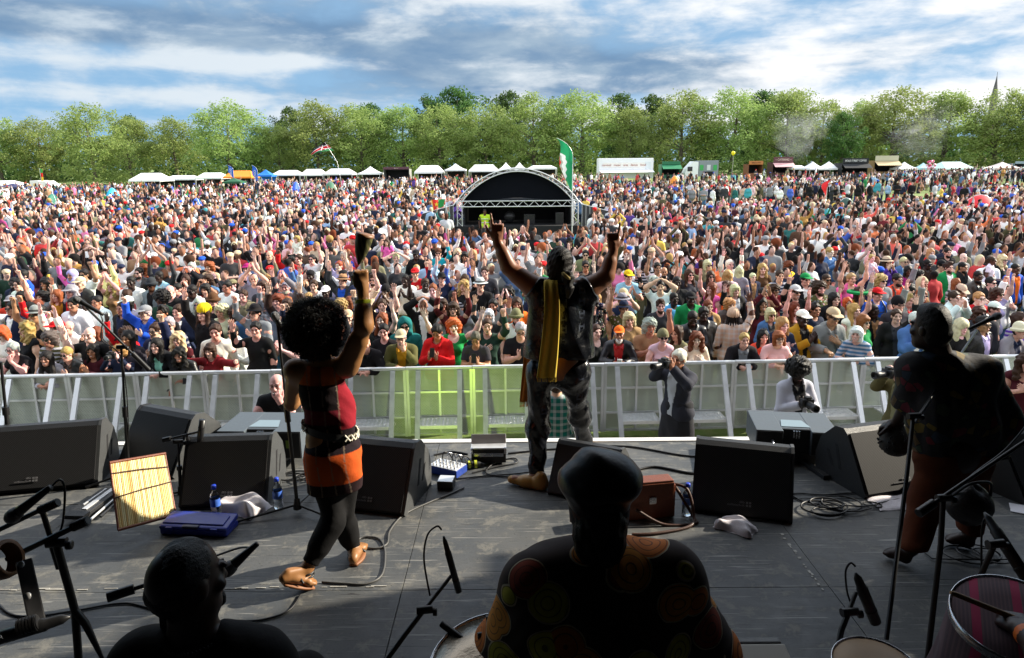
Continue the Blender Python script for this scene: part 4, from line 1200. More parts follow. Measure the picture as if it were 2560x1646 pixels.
# keyboard-like folded stand behind the panel
def folded():
    a, b_ = P(185, 1312), P(290, 1235); r = empty('folded_music_stand', a); d = b_ - a
    yaw = math.atan2(d.y, d.x); q = Matrix.Rotation(yaw, 3, 'Z'); L = d.length
    m = MB(); m.bbox((d / 2) + Vector((0, 0, .05)), (L, .15, .03), .006, q); m.build('desk', M['cab'], r)
    m = MB(); m.bbox((d / 2) + q @ Vector((.02, -.02, .068)), (L * .7, .035, .008), .002, q); m.bbox((d / 2) + q @ Vector((.05, .03, .068)), (L * .55, .012, .008), .002, q); m.build('hinge_plate', M['alu'], r)
    for k, y in enumerate((-.10, -.14)):
        m = MB(); m.tube([q @ Vector((-.02 + .1 * k, y, .02)), q @ Vector((L + .05, y + .04, .03))], .009, 8); m.build('leg', M['alu'] if k == 0 else M['black_metal'], r)
    return tag(r, 'folded black music stand lying left of the bamboo panel', 'music stand')
folded()
# blue plastic case
def blue_case():
    q = P(500, 1325); r = empty('plastic_case', q, R(-6))
    MB().bbox((0, 0, .022), (.46, .17, .042), .012).build('lower_shell', M['blue_plastic'], r)
    Ml = Matrix.Rotation(R(9), 3, 'X'); lid = MB(); lid.bbox((0, .0, .062), (.47, .175, .034), .014, Ml); lid.bbox((-.01, -.01, .08), (.42, .10, .012), .004, Ml); lo = lid.build('lid', M['blue_plastic'], r)
    MB().bbox((-.01, -.085, .066), (.11, .03, .022), .008, Ml).build('handle', col_mat('dark_blue_plastic', '#0a1440', .4), lo)
    for x in (-.16, .15): MB().bbox((x, -.092, .050), (.045, .012, .024), .003).build('latch', M['blue_plastic'], r)
    return tag(r, 'open dark blue plastic case in front of the bamboo panel', 'case')
blue_case()
# brown leather satchel
def satchel():
    q = P(1628, 1300); r = empty('leather_satchel', (q.x, q.y, ZST), R(10))
    MB().bbox((0, .05, .125), (.34, .10, .24), .012).build('body', M['brown_leather'], r)
    fl = MB(); fl.bbox((0, .050, .262), (.305, .112, .038), .010); fl.bbox((0, -.006, .205), (.305, .012, .12), .005); fl.build('flap', M['brown_leather'], r)
    MB().bbox((0, -.016, .150), (.05, .012, .05), .004).build('buckle', M['chrome'], r)
    for pts in ([(.16, .05, .23), (.25, .0, .20), (.27, -.08, .05), (.20, -.16, .012), (-.05, -.20, .010), (-.2, -.18, .008)], [(.16, .05, .24), (.21, .03, .16), (.28, -.06, .02), (.26, -.12, .010), (.05, -.10, .012), (-.12, -.03, .10)]):
        m = MB(); s = spline(pts, 8); m.tube(s, .011, 8); m.build('shoulder_strap', M['dark_leather'], r)
    return tag(r, 'brown leather satchel with loose shoulder strap beside the seated drummer', 'bag')
satchel()
# effects mixer, direct box, silver flight case
def mixer():
    q = P(1120, 1182); r = empty('audio_mixer', q, R(-28))
    MB().bbox((0, 0, .035), (.26, .16, .06), .006).build('chassis', col_mat('mixer_blue', '#1c3f9a', .4), r)
    MB().box((0, .0, .068), (.25, .15, .004)).build('faceplate', M['alu'], r)
    for i in range(7):
        for j in range(3): MB().lathe([(0, .016), (.007, .015), (.008, 0)], 8, None, (-.10 + .033 * i, -.05 + .045 * j, .069)).build('knob', M['white_paint'], r)
    for i in range(5):
        x = -.09 + .045 * i; MB().tube(spline([(x, .06, .07), (x + .01, .07, .13), (x + .03, .12, .10), (x + .05, .16, .01)], 6), .005, 6).build('patch_cable', M['chrome'] if i % 2 else M['rubber'], r)
    return tag(r, 'small blue audio mixer bristling with patch cables', 'mixer')
mixer()
def dibox():
    q = P(1116, 1218); r = empty('direct_box', q, R(-6)); MB().bbox((0, 0, .035), (.12, .12, .06), .006).build('housing', M['black_plastic'], r); MB().box((0, 0, .0685), (.11, .11, .003)).build('faceplate', M['alu'], r); return tag(r, 'small black direct box with silver top on the floor', 'direct box')
dibox()
def silvercase():
    q = P(1222, 1160); r = empty('equipment_case', q, R(1)); MB().bbox((0, .06, .075), (.28, .15, .12), .004).build('body', M['black_plastic'], r)
    l = MB(); l.bbox((0, .10, .165), (.285, .018, .10), .004, Matrix.Rotation(R(-25), 3, 'X')); l.bbox((0, .06, .138), (.285, .155, .012), .003); l.build('lid', M['alu'], r)
    MB().box((0, -.018, .085), (.24, .006, .03)).build('front_strip', M['chrome'], r)
    for x in (-.135, .135): MB().bbox((x, -.015, .12), (.02, .02, .05), .003).build('corner', M['chrome'], r)
    return tag(r, 'open black and silver equipment case at the stage edge', 'case')
silvercase()
def stagebox():
    q = P(728, 1130); r = empty('cable_stage_box', (q.x, q.y, ZST), R(0)); MB().bbox((0, 0, .06), (.10, .2, .11), .005).build('housing', M['white_paint'], r)
    for i in range(3): MB().tube([(-.02 + .03 * i, -.1, .07), (-.02 + .03 * i, -.16, .06)], .016, 10).build('plug', col_mat('plug_yellow', '#c8d23c', .5), r)
    return tag(r, 'white cable box with yellow plugs behind the microphone stand', 'cable box')
stagebox()
pl = MB(); a, b_ = P(1160, 1172), P(1212, 1168); pl.tube([a + Vector((0, 0, .03)), a.lerp(b_, .3) + Vector((0, 0, .03)), a.lerp(b_, .75) + Vector((0, 0, .03)), b_ + Vector((0, 0, .02))], [.028, .03, .022, .01], 10)
o = pl.build('power_connector', M['black_plastic']); rg = MB(); 
for k in (.2, .5): rg.tube([a.lerp(b_, k) + Vector((0, 0, .03)), a.lerp(b_, k + .12) + Vector((0, 0, .03))], .032, 12)
rg.build('yellow_band', col_mat('plug_yellow', '#c8d23c', .5), o); tag(o, 'black power connector with yellow bands beside the blue mixer', 'plug')

# ---------- cables
def cable(label, pxs, r=.006, mt=None, n=8, z=.008):
    pts = [P(*p) + Vector((0, 0, z)) for p in pxs]
    o = MB().tube(spline(pts, n), r, 6).build('stage_cable', mt or M['rubber']); return tag(o, label, 'cable', 'cables lying on the stage')
def coil(label, px, py, rx, turns, seed, r=.006, tail=()):
    rr = random.Random(seed); q = P(px, py); pts = []
    for i in range(turns * 14):
        a = i / 14 * 2 * math.pi; k = rx * (1 + .25 * math.sin(a * .37 + seed)); ox, oy = .10 * math.sin(i * .05 + seed), .07 * math.cos(i * .043 + seed)
        pts.append(q + Vector((k * math.cos(a) + ox, k * .8 * math.sin(a) + oy, .008 + .010 * (i / 14 % 3))))
    for p in tail: pts.append(P(*p) + Vector((0, 0, .008)))
    o = MB().tube(spline(pts, 2), r, 6).build('stage_cable', M['rubber']); return tag(o, label, 'cable', 'cables lying on the stage')
coil('tangled heap of black cable beside the far left monitor', 232, 1150, .13, 6, 2, .0065, [(300, 1140), (400, 1150)])
coil('second looped black cable nearest the far left monitor\'s side panel', 225, 1168, .085, 4, 5, .006, [(290, 1180), (330, 1160)])
coil('coiled black cable on bare deck between the two right monitors', 2095, 1278, .125, 5, 4, .006, [(2030, 1262), (1985, 1245), (1960, 1235)])
coil('small ring of black cable lying across the flat towel', 2195, 1258, .05, 2, 3, .005, [(2260, 1248), (2300, 1245)])
coil('cable coil tangled round the standing musician\'s feet', 2435, 1405, .12, 3, 6, .005, [(2330, 1400), (2320, 1370)])
coil('cable heap behind the straight microphone stand', 757, 1190, .10, 4, 8, .006, [(850, 1180)])
cable('grey cable looping round the dancing woman\'s front foot', [(1160, 1222), (1120, 1240), (1075, 1258), (1010, 1290), (975, 1330), (968, 1362), (940, 1374), (905, 1368), (897, 1352), (918, 1345), (950, 1352), (963, 1385), (955, 1440), (915, 1463), (860, 1462), (805, 1458)], .0065, mat('grey_cable', (.08, .08, .078), .5, 0, .2, 30))
cable('long black cable from the back foot of the woman to the lower left', [(752, 1490), (722, 1530), (660, 1552), (600, 1556), (560, 1552)], .006)
cable('black cable running along the lower left floor behind the seated man', [(-20, 1490), (20, 1535), (80, 1545), (180, 1532), (300, 1512), (360, 1520), (420, 1545)], .006)
cable('black cable along the stage front from the silver case to the right', [(1270, 1136), (1400, 1124), (1560, 1118), (1700, 1140), (1780, 1146), (1860, 1150)], .008)
cable('bundle of black cables passing behind the leather satchel', [(1590, 1178), (1640, 1170), (1720, 1185), (1760, 1186), (1800, 1190)], .011)
cable('loop of cable between the blue mixer and the singer\'s shoe', [(1180, 1185), (1240, 1170), (1290, 1160), (1285, 1148), (1240, 1158), (1215, 1185), (1270, 1195), (1330, 1200)], .006)
cable('second cable looping under the singer\'s raised heel', [(1140, 1200), (1220, 1192), (1280, 1188), (1350, 1180)], .006)
cable('black cable along the front edge left of the silver case', [(1085, 1140), (1130, 1132), (1170, 1138)], .008)
cable('black cable from the right speaker along the deck to the monitor', [(1990, 1160), (2060, 1150), (2110, 1150), (2140, 1165)], .009)
cable('cable crossing the deck below the far right monitors', [(1965, 1240), (2000, 1236), (2060, 1240), (2170, 1235), (2300, 1252)], .005)

# ---------- drums in the foreground
M['skin_head'] = mat('drum_skin', (.40, .27, .16), .6, 0, .4, 5, .15); M['wood'] = mat('drum_wood', (.22, .10, .04), .5, 0, .35, 6)
def drum(name, label, c, rx, tilt, head_m, body_m, h=.45, rim=True, cat='drum'):
    r = empty(name, c); r.rotation_euler = tilt
    MB().lathe([(rx * .80, -h), (rx * 1.03, -h * .5), (rx * .985, -.015)], 40).build('shell', body_m, r)
    MB().lathe([(0, .004), (rx * .5, .004), (rx * .97, 0), (rx, -.008)], 40).build('drum_head', head_m, r)
    if rim: MB().lathe([(rx * .99, -.01), (rx * 1.012, .004), (rx * 1.03, .004), (rx * 1.035, -.03), (rx * 1.0, -.03)], 40).build('rim', M['chrome'], r)
    return tag(r, label, cat)
cdm = PY(1240, 1655, 2.05)
dd = drum('floor_drum', 'wide pale drum head with metal rim at bottom centre', cdm, .215, (R(8), R(-5), 0), mat('drum_head_metal', (.30, .25, .19), .22, .75, .5, 4, .2), M['wood'])
MB().tube([(-.02, .10, 0), (-.02, .10, .10)], .006, 8).build('tuning_rod', M['black_metal'], dd)
wn = MB(); wn.bbox((-.045, .085, .03), (.03, .012, .03), .005); wn.tube([(-.045, .085, .03), (-.015, .10, .03)], .006, 8); wn.build('wing_nut', M['black_metal'], dd)
MB().tube([(-.19, .17, .02), (-.09, .10, -.02)], .012, 8).build('mounting_rod', M['black_metal'], dd)
drum('conga_drum', 'brown skinned conga head at bottom right beside the fat microphone', PY(2190, 1668, 2.25), .145, (R(6), 0, 0), M['skin_head'], M['wood'], .5, True)
# covered drum, right edge
def stripe_cloth():
    m, t, b = mat_base('striped_drum_cloth'); tcn = t.add('ShaderNodeTexCoord'); mp = t.add('ShaderNodeMapping'); t.l.new(tcn.outputs['Object'], mp.inputs[0]); mp.inputs['Rotation'].default_value = (0, 0, R(28))
    sx = t.add('ShaderNodeSeparateXYZ', i_0=mp.outputs[0]); f = t.math('FRACT', t.math('MULTIPLY', sx.outputs[0], 8.0))
    k = t.math('MULTIPLY', t.math('LESS_THAN', f, .22), 1.0); fine = t.math('SINE', t.math('MULTIPLY', sx.outputs[0], 520.0))
    c = t.mix(t.math('MULTIPLY', t.math('GREATER_THAN', fine, .2), .5), (.085, .055, .065), (.15, .09, .10)); c = t.mix(k, c, (.30, .02, .07))
    t.set(b, 'Base Color', c); b.inputs['Roughness'].default_value = .9; return m
M['stripe_drum'] = stripe_cloth()
cdr = PY(2535, 1545, 2.15)
dr_ = drum('covered_drum', 'drum at the right edge covered by a dark cloth with pink stripes', cdr, .185, (R(14), R(-6), 0), M['stripe_drum'], M['wood'], .4, True)
cl = MB(); cl.grid(lambda u, v: ((.19 + .05 * v * v) * math.cos(2.2 + 2.4 * u) * (1 + .04 * v * math.sin(u * 26)), (.19 + .05 * v * v) * math.sin(2.2 + 2.4 * u) * (1 + .04 * v * math.sin(u * 26)), -.03 - .5 * v), 60, 8)
cl.build('hanging_cloth', M['stripe_drum'], dr_)
wt = MB(); wt.lathe([(.05, -.03), (.062, -.03), (.066, 0), (.062, .03), (.05, .03)], 28, Matrix.Rotation(R(70), 3, 'Y')); o = wt.build('wooden_hoop', M['wood']); o.location = PY(6, 1400, 2.2); tag(o, 'edge of a wooden hand drum at the left picture edge', 'hand drum')
# flight-case board and bar, bottom right of the drummer
rb = empty('keyboard_case', PY(1880, 1640, 2.55)); 
MB().bbox((0, -.14, 0), (.26, .30, .05), .008, Matrix.Rotation(R(12), 3, 'X')).build('top_board', col_mat('pale_board', '#a8a49c', .7, .15), rb)
MB().bbox((.0, .04, .03), (.25, .035, .03), .006).build('bar', M['black_plastic'], rb); tag(rb, 'pale flat case top with a black bar right of the seated drummer', 'case')
# ================================================================== THE AUDIENCE
COLS = {  # name -> sRGB hex
 'black': '#17171a', 'charcoal': '#34363a', 'grey': '#85888d', 'light grey': '#bfc3c9', 'white': '#f0f0ee', 'cream': '#ece2c4', 'navy': '#1c2540', 'blue': '#1f55c4',
 'light blue': '#93bde0', 'sky blue': '#5fb0dc', 'denim': '#4a6f9e', 'teal': '#17706c', 'turquoise': '#16a3b0', 'mint': '#8fd0bb', 'green': '#178a48', 'dark green': '#1f3f30', 'olive': '#55502f', 'khaki': '#7c7a5a',
 'lime': '#b4d434', 'yellow': '#ecc51e', 'pale yellow': '#e8dc96', 'mustard': '#b9841f', 'orange': '#f0741f', 'coral': '#f05038', 'red': '#c8171e', 'dark red': '#7c1620', 'burgundy': '#4a1520', 'maroon': '#5a1d22',
 'pink': '#ec6aa8', 'pale pink': '#eac2c6', 'magenta': '#a01f6e', 'lilac': '#b9aad8', 'purple': '#54309a', 'tan': '#a77e58', 'brown': '#5c3d28', 'dark brown': '#33231b', 'beige': '#cdb596'}
SKIN = {'l': '#dcab98', 'f': '#e8c0b2', 'm': '#ac7a60', 'd': '#573423', 'D': '#33201a'}
HAIR = {'k': '#120e0c', 'b': '#3a2415', 'a': '#6e3418', 'g': '#8e4c28', 'o': '#c05c26', 'y': '#ae8c56', 'p': '#cfc09a', 's': '#a9a9a6', 'w': '#e2e0da', 'G': '#55504b'}
GAR = {'t': ('tee', 't-shirt'), 'l': ('long', 'long-sleeved top'), 'j': ('jacket', 'open jacket'), 'h': ('hoodie', 'hooded top'), 'k': ('tank', 'sleeveless top'), 'v': ('vneck', 'low-necked top'),
       'c': ('long', 'checked shirt'), 's': ('long', 'striped top'), 'F': ('tee', 'patterned shirt'), 'L': ('jacket', 'leather jacket')}
HATW = {'cap': 'cap', 'capback': 'backwards cap', 'beanie': 'beanie', 'fedora': 'brimmed hat', 'straw': 'straw hat', 'bucket': 'bucket hat', 'wide': 'wide-brimmed hat', 'hood': 'head scarf'}
POSEW = {'down': 'arms at sides', 'up2': 'both hands high', 'vee': 'arms thrown wide', 'up1': 'one arm raised', 'fist1': 'raised fist', 'point1': 'pointing up', 'wave': 'waving', 'clap': 'clapping', 'hiclap': 'clapping overhead',
         'cross': 'arms crossed', 'phone': 'looking at a phone', 'photo': 'holding a camera up', 'mouth': 'hands at mouth', 'chin': 'hand to mouth', 'chest': 'hand on chest', 'lean': 'leaning on the rail', 'rail': 'hand on the rail',
         'hang': 'arm hanging over the rail', 'head': 'hands on head', 'out': 'both fists out'}
# x y sex garment colour[/inner] hair+shade skin pose accessories   (x, y = head centre in the photograph)
CAT = '''
35 875 F v black short s l chin gl
115 898 F l light_grey long k m lean
169 886 F L black/dark_brown tied y l rail sun
235 878 F l burgundy long k m clap
301 880 F l navy curly y l photo hold=camera
125 848 F s olive curly G m down sun
70 823 F k black wavy y l down
145 823 M l white short b l up2 hat=cap:red
226 837 M t black bald y f wave
185 762 M h white short k m down
245 756 M j white/white crop k m down
35 771 M j navy/white short k m down sun
76 779 M j black/grey short k l down hat=capback:black
145 740 F l mustard long g l down
181 731 M j black/red wavy s l down hat=cap:grey
89 665 M j black/lilac crop k D vee tall
181 690 F l pink long b m up1 hat=hood:lilac
211 688 M t white short k m fist1 sun,beard
270 686 M l pale_yellow quiff b l up2
287 708 C l coral curly o f fist1
38 708 M j navy/charcoal crop k D point1 sun
60 690 M l blue short k l cross
318 740 F l burgundy long b l down sun
308 771 M j black/navy crop k m down
322 846 F l charcoal long k m down
397 866 F j black/mint long k l lean
451 889 F L black/black wavy k m hang
528 877 F h dark_red bob b f out
446 849 F l burgundy wavy p l down
391 828 M j navy/light_grey short b l fist1 gl
424 816 M c navy short s l down sun,beard
540 830 M l white short b l down
590 829 F j white/grey tied k l chest sun
641 824 M l black short k l wave
365 783 M j blue/blue short s l fist1 sun,hat=cap:grey
409 782 M t black quiff k m down
405 750 M l dark_green afro k d down
447 779 M j navy/white short b l clap
511 783 M h black long b l up1 hat=beanie:yellow
534 754 M t black short b l down beard,hat=bucket:brown
555 779 F l cream curly p l down
609 740 M h khaki short b l down
640 782 M l grey short k l fist1 sun,hat=fedora:black
590 805 M j denim/white bald k D down
480 731 F l light_grey long s l down
445 724 M l navy short k l mouth
399 692 M F light_blue crop k D down sun
349 683 M L black/grey short k l down sun,beard
380 713 M j grey/black short k d down sun,hat=bucket:charcoal
328 706 M t white crop k D down
465 700 F l black long b l mouth
480 670 M j black/charcoal short s l photo
524 668 M l beige curly g l down
569 718 M t white short k m down
362 673 F t red wavy a d down
619 673 M F lilac short b l up1 hat=cap:magenta
636 699 M t grey bald b l hiclap
515 724 F l dark_red bob k m down
675 639 M j navy/black bald b l down
650 616 M l red short k m cross sun
711 697 F j denim/black long a l fist1
785 716 M h light_grey short b l up1
815 732 M j navy/white crop k D down hat=cap:white
858 703 M j charcoal/blue short b l up2 hat=straw:tan
695 753 M l grey curly a l fist1
655 757 M c grey short b l mouth
673 699 F l pale_pink curly y l down
657 720 M l charcoal curly b l up1 sun
742 604 R t white curly y f up1
781 649 M t white short k l up1 sun
696 641 F j charcoal/mustard long b l down
729 653 M j red/dark_red short k d fist1
748 649 M F navy short b l down
848 666 M t lilac short g f up2
777 691 M j black/charcoal crop k D down hat=capback:black
719 762 F l tan long g l down
916 861 M j black/black bald b l lean
961 829 F t black tied k l down
999 846 M j olive/mustard short s l chin hat=cap:beige,gl
1012 816 M h teal crop k l down sun,hat=hood:teal
1095 829 F j red/red short k m phone hold=smartphone
1134 816 F k green curly o f vee
1190 848 M t charcoal short G m phone hold=smartphone
1218 816 M l dark_green crop b l fist1
1134 773 F l maroon bob b l up2 gl
1059 765 M j black/white bald b m head
956 765 M t black short b f up2
956 801 F k black long g f up2
1233 765 M l grey short k m wave beard
1096 634 M l turquoise short b l fist1 sun,hat=capback:brown
1201 713 M l black short b l down hat=straw:light_grey
1160 715 F l black wavy y l up1
1104 698 F l navy short k l up2 hat=fedora:black
1083 726 M l white short g f down
1040 638 M j black/black crop k D down hat=cap:black
1183 638 M j black/black long y l clap beard
1143 634 F j black/grey long p l down
1162 642 F v black bob k m down
1213 681 M l charcoal short b l down
1038 685 M l red short k l fist1 hat=cap:red
1016 623 M l light_grey short s l down gl
990 647 F k white short p f head
967 612 R t pink long b l down
1014 700 M t white crop k D clap
1546 829 M L black/red short w m lean beard,hat=cap:orange,hold=cup
1624 816 M t tan curly s m fist1
1658 846 F k pale_pink tied b l lean sun,hat=beanie:khaki
1740 848 F l cream wavy a f chest
1700 833 F l khaki long b l chest turn
1651 765 M l charcoal quiff b l down beard
1559 773 M F olive short b m up1 hat=fedora:navy
1572 799 F l tan bob p l down
1726 748 M h green crop k D down hat=cap:black
1729 795 M L black/black crop k D phone
1758 786 M L black/black short k D down
1684 748 M t sky_blue crop k D down
1692 707 M t black crop k D down
1722 688 F t charcoal long b l up1 sun
1776 692 F l charcoal long b l down sun
1651 718 M t white crop k l head
1570 692 M t light_blue short b l clap hat=cap:yellow
1573 664 F l white long k m up1
1615 662 F s black long k m down sun,hat=hood:black
1566 638 M j charcoal/black short g f up1
1660 681 M t charcoal bald k m fist1 beard
1767 664 F l khaki bob p l down sun
1489 829 F v black tied b f down
1643 671 M t white short k m fist1
1780 722 F k pink long a l up1 turn
1862 852 M j black/grey short y l lean
1946 847 F l pale_pink bob g l lean gl
1907 842 F l coral long k l down sunup
1833 792 M c beige dreads k d up1 back,hat=beanie:beige
1924 788 F j denim/charcoal bob p l down sun
1951 811 F l navy long y f chest
1985 772 F v brown long a l up2
2004 797 M j mustard/black crop k D clap hat=cap:white
1836 727 F j black/light_grey bob p l wave
1987 731 M l black short b l point1 sun,hat=cap:light_grey
2035 774 F l navy short k m down sunup
1903 762 F l burgundy long k m hiclap
1907 735 M l brown crop k m clap
1971 667 F t yellow curly a d down sun
2012 700 M j black/white short k l down hat=cap:green
1823 663 F l white short w l up2
1924 723 C l light_blue long y f clap
1881 694 C j navy/tan short p f down
1848 680 F l grey long p l down back
1819 690 F F pale_pink long y l down back
1948 696 M s navy short b l down
1905 673 F l brown long y l down
2066 788 M h grey short b m rail sun,hat=cap:beige,tall
2167 838 F s denim bob w l lean turn
2156 806 F l green bob g l down sun
2133 777 F k white long y l up1
2180 778 M j black/tan crop k D down
2240 791 F j black/charcoal short b l up1 hold=cup
2285 800 M j denim/white short w l clap
2191 737 M t blue short b l down hat=cap:red,bag
2242 700 M t coral short k m down beard,bag
2147 735 F j mustard/black long b m down hat=wide:green
2127 698 F k pink short y l up2
2065 700 M l grey crop b m down sun
2084 749 F j black/black long k l down
2275 727 M j navy/navy short k l down turn
2302 740 F k pale_pink long g l down sun
2269 678 F l magenta long k d cross
2178 653 R t light_grey short y f fist1
2215 658 F l purple long b l mouth hat=straw:beige
2258 655 F j denim/light_blue tied p l down sun
2305 711 F j charcoal/tan long k m down hat=hood:beige
2073 631 M l denim short y f clap
2244 762 M l charcoal short k l down gl,hat=beanie:black
2044 722 C l charcoal short b l wave
2401 819 F t black bigbob p f down
2453 822 M L black/lilac short k m down gl,sunup
2514 822 F j grey/navy short k l lean hat=bucket:cream
2446 784 F l charcoal wavy b l down sun
2483 774 M l charcoal short b l down hat=cap:white
2383 745 M j white/white short b l mouth
2370 669 M j green/white quiff b l down beard
2405 669 M j black/black crop k m down beard
2317 661 M l dark_brown crop k D cross sun
2537 673 M j blue/orange crop k d down
2475 708 M t black short k l fist1 sun
2490 737 F v lilac curly b l up1 sun
2446 747 M l red short y f mouth gl
2479 659 R t white tied b d down
2407 645 M l grey bald y f down
2504 651 F v black wavy p l down sun
2352 665 F l beige short k l down sun,hat=cap:black
2325 634 F j red/red long y f down
2368 632 M t black short k l down beard
2545 800 F s purple long b l up1
1300 825 M t black short s l phone gl,hold=smartphone
1291 761 F l orange long b m down
1464 666 M t black short k m down sun
1464 638 M j khaki/charcoal short k l down sun
1423 607 M l black short k m vee hat=fedora:black
860 640 M t blue short s l down
700 615 F F red long k d down
770 600 M t black bald k D down
'''
def unpack(ln):
    f = ln.split(); d = dict(x=float(f[0]), y=float(f[1]), sex=f[2], gar=f[3], hair=f[5], hs=f[6], skin=f[7], pose=f[8], hat=None, hold=None, fl=set())
    c = f[4].replace('_', ' ').split('/'); d['c'] = c[0]; d['inner'] = c[1] if len(c) > 1 else None
    for a in (f[9].split(',') if len(f) > 9 else []):
        if a.startswith('hat='): d['hat'] = a[4:].replace('_', ' ').split(':')
        elif a.startswith('hold='): d['hold'] = a[5:]
        else: d['fl'].add(a)
    return d
people = [unpack(l) for l in CAT.strip().splitlines()]

def locate(d):
    """distance at which a head of this person's height shows at (x, y)"""
    v = ray(d['x'], d['y']); sx, sy = v.x / v.y, v.z / v.y
    front = d['y'] > 834
    s = (1.0 if d['sex'] == 'M' else .955) * rnd.uniform(.97, 1.04)
    if d['sex'] == 'C': s = .80
    if 'tall' in d['fl']: s *= 1.07
    extra = 0.0
    if d['sex'] == 'R': s = .62; extra = .86
    hz = 1.625 * s + extra
    if front and d['sex'] != 'R':
        yb = barrier_at(v.x / v.y * 10.5).y
        Y = yb + (.33 if d['pose'] in ('lean', 'hang', 'rail') else .40) if d['pose'] in ('lean', 'hang', 'rail', 'chin', 'phone', 'photo', 'clap', 'out', 'chest') else yb + .52
        lean = POSES[d['pose']][2]; hy = Y - lean * .675 * s
        zt = CAMH + sy * hy; s2 = min(max((zt - 0.03) / 1.625, .86), 1.10)
        return Vector((sx * hy, Y, zt - 1.625 * s2)), s2, extra
    lo, hi = 10.6, 80.0
    for _ in range(40):
        mid = (lo + hi) / 2
        if CAMH + sy * mid > ground(sx * mid, mid) + hz: lo = mid
        else: hi = mid
    Y = max(lo, barrier_at(sx * lo).y + .75); z = CAMH + sy * Y - hz
    return Vector((sx * Y, Y, z)), s, extra

placed = []                                     # (x, y) of everybody standing near
extra_parents = []
for d in people:
    p, s, ex = locate(d)
    if d['sex'] != 'R':
        for _ in range(12):                     # push back along the sight line until nobody overlaps
            hit = [q for q in placed if (q[0] - p.x) ** 2 + (q[1] - p.y) ** 2 < .40 ** 2]
            if not hit or d['y'] > 834: break
            k = (p.y + .10) / p.y; hz0 = CAMH - (p.z + 1.625 * s)
            nz = CAMH - hz0 * k; p = Vector((p.x * k, p.y * k, 0)); s = min(s * 1.012, 1.12); p.z = nz - 1.625 * s
        if d['y'] <= 834: p.z = max(p.z, ground(p.x, p.y) - .22)
    d['p'], d['s'] = p, s
    placed.append((p.x, p.y))
    if d['sex'] == 'R':
        p.z = p.z
        q = dict(x=d['x'], y=d['y'] + 40, sex='M', gar='t', c=rnd.choice(['charcoal', 'grey', 'navy', 'white']), inner=None, hair='short', hs='b', skin='l', pose='down', hat=None, hold=None, fl={'carry'})
        g = ground(p.x, p.y + .1); q['p'] = Vector((p.x, p.y + .06, g)); q['s'] = 1.0
        d['p'] = Vector((p.x, p.y + .02, g + 1.42 - .62 * .92 + .06)); extra_parents.append(q)
people += extra_parents

# the rest of the close audience, standing in the gaps
used_keys = set()
POSEP = ['down'] * 30 + ['up2'] * 9 + ['up1'] * 8 + ['fist1'] * 7 + ['clap'] * 8 + ['cross'] * 7 + ['photo'] * 4 + ['mouth'] * 4 + ['wave'] * 7 + ['vee'] * 3 + ['hiclap'] * 4 + ['phone'] * 3 + ['point1'] * 3 + ['head'] * 2
COLP = ['black'] * 22 + ['charcoal'] * 12 + ['navy'] * 13 + ['grey'] * 9 + ['light grey'] * 7 + ['white'] * 16 + ['khaki', 'olive', 'dark brown'] * 2 + ['red'] * 5 + ['dark red', 'burgundy', 'blue', 'blue', 'light blue', 'light blue', 'denim', 'denim', 'teal', 'green', 'dark green', 'olive', 'khaki', 'yellow', 'mustard', 'orange', 'coral', 'pink', 'pink', 'pale pink', 'pale pink', 'magenta', 'lilac', 'purple', 'tan', 'brown', 'beige', 'cream', 'turquoise']
def rand_person(x, y):
    sex = rnd.choice('MF')
    sk = rnd.choices('lfmdD', (46, 16, 18, 11, 9))[0]
    hs = rnd.choice('kkkbbb') if sk in 'mdD' else rnd.choices('kbagoypsw', (14, 30, 10, 6, 2, 16, 6, 9, 4))[0]
    hair = rnd.choice(['short', 'short', 'short', 'crop', 'quiff', 'bald', 'curly', 'short']) if sex == 'M' else rnd.choice(['long', 'long', 'wavy', 'wavy', 'bob', 'bob', 'tied', 'curly', 'short'])
    if sk in 'dD': hair = rnd.choice(['crop', 'crop', 'bald', 'afro']) if sex == 'M' else rnd.choice(['long', 'afro', 'tied', 'dreads', 'curly'])
    gar = rnd.choices('tljhkvcsFL', (26, 22, 20, 10, 6 if sex == 'F' else 1, 6 if sex == 'F' else 0, 4, 4, 4, 4))[0]
    c = rnd.choice(COLP); inner = rnd.choice(['white', 'grey', 'black', 'light blue', 'red', 'navy', 'pink']) if gar in 'jL' else None
    if gar == 'L': c = rnd.choice(['black', 'black', 'dark brown'])
    hat = None
    if rnd.random() < .17: hat = [rnd.choice(['cap', 'cap', 'cap', 'capback', 'beanie', 'fedora', 'straw', 'bucket']), rnd.choice(['black', 'navy', 'red', 'white', 'grey', 'beige', 'blue', 'khaki'])]
    fl = set()
    if rnd.random() < .26: fl.add('sun')
    elif rnd.random() < .1: fl.add('gl')
    if sex == 'M' and rnd.random() < .25: fl.add('beard')
    return dict(x=x, y=y, sex=sex, gar=gar, c=c, inner=inner, hair=hair, hs=hs, skin=sk, pose=rnd.choice(POSEP), hat=hat, hold=None, fl=fl)
def key(d): return (d['c'], d['gar'], d['inner'], d['pose'], tuple(d['hat']) if d['hat'] else None, 'sun' in d['fl'], 'gl' in d['fl'], d['hold'], d['sex'] in 'CR', 'carry' in d['fl'])
for d in people: used_keys.add(key(d))

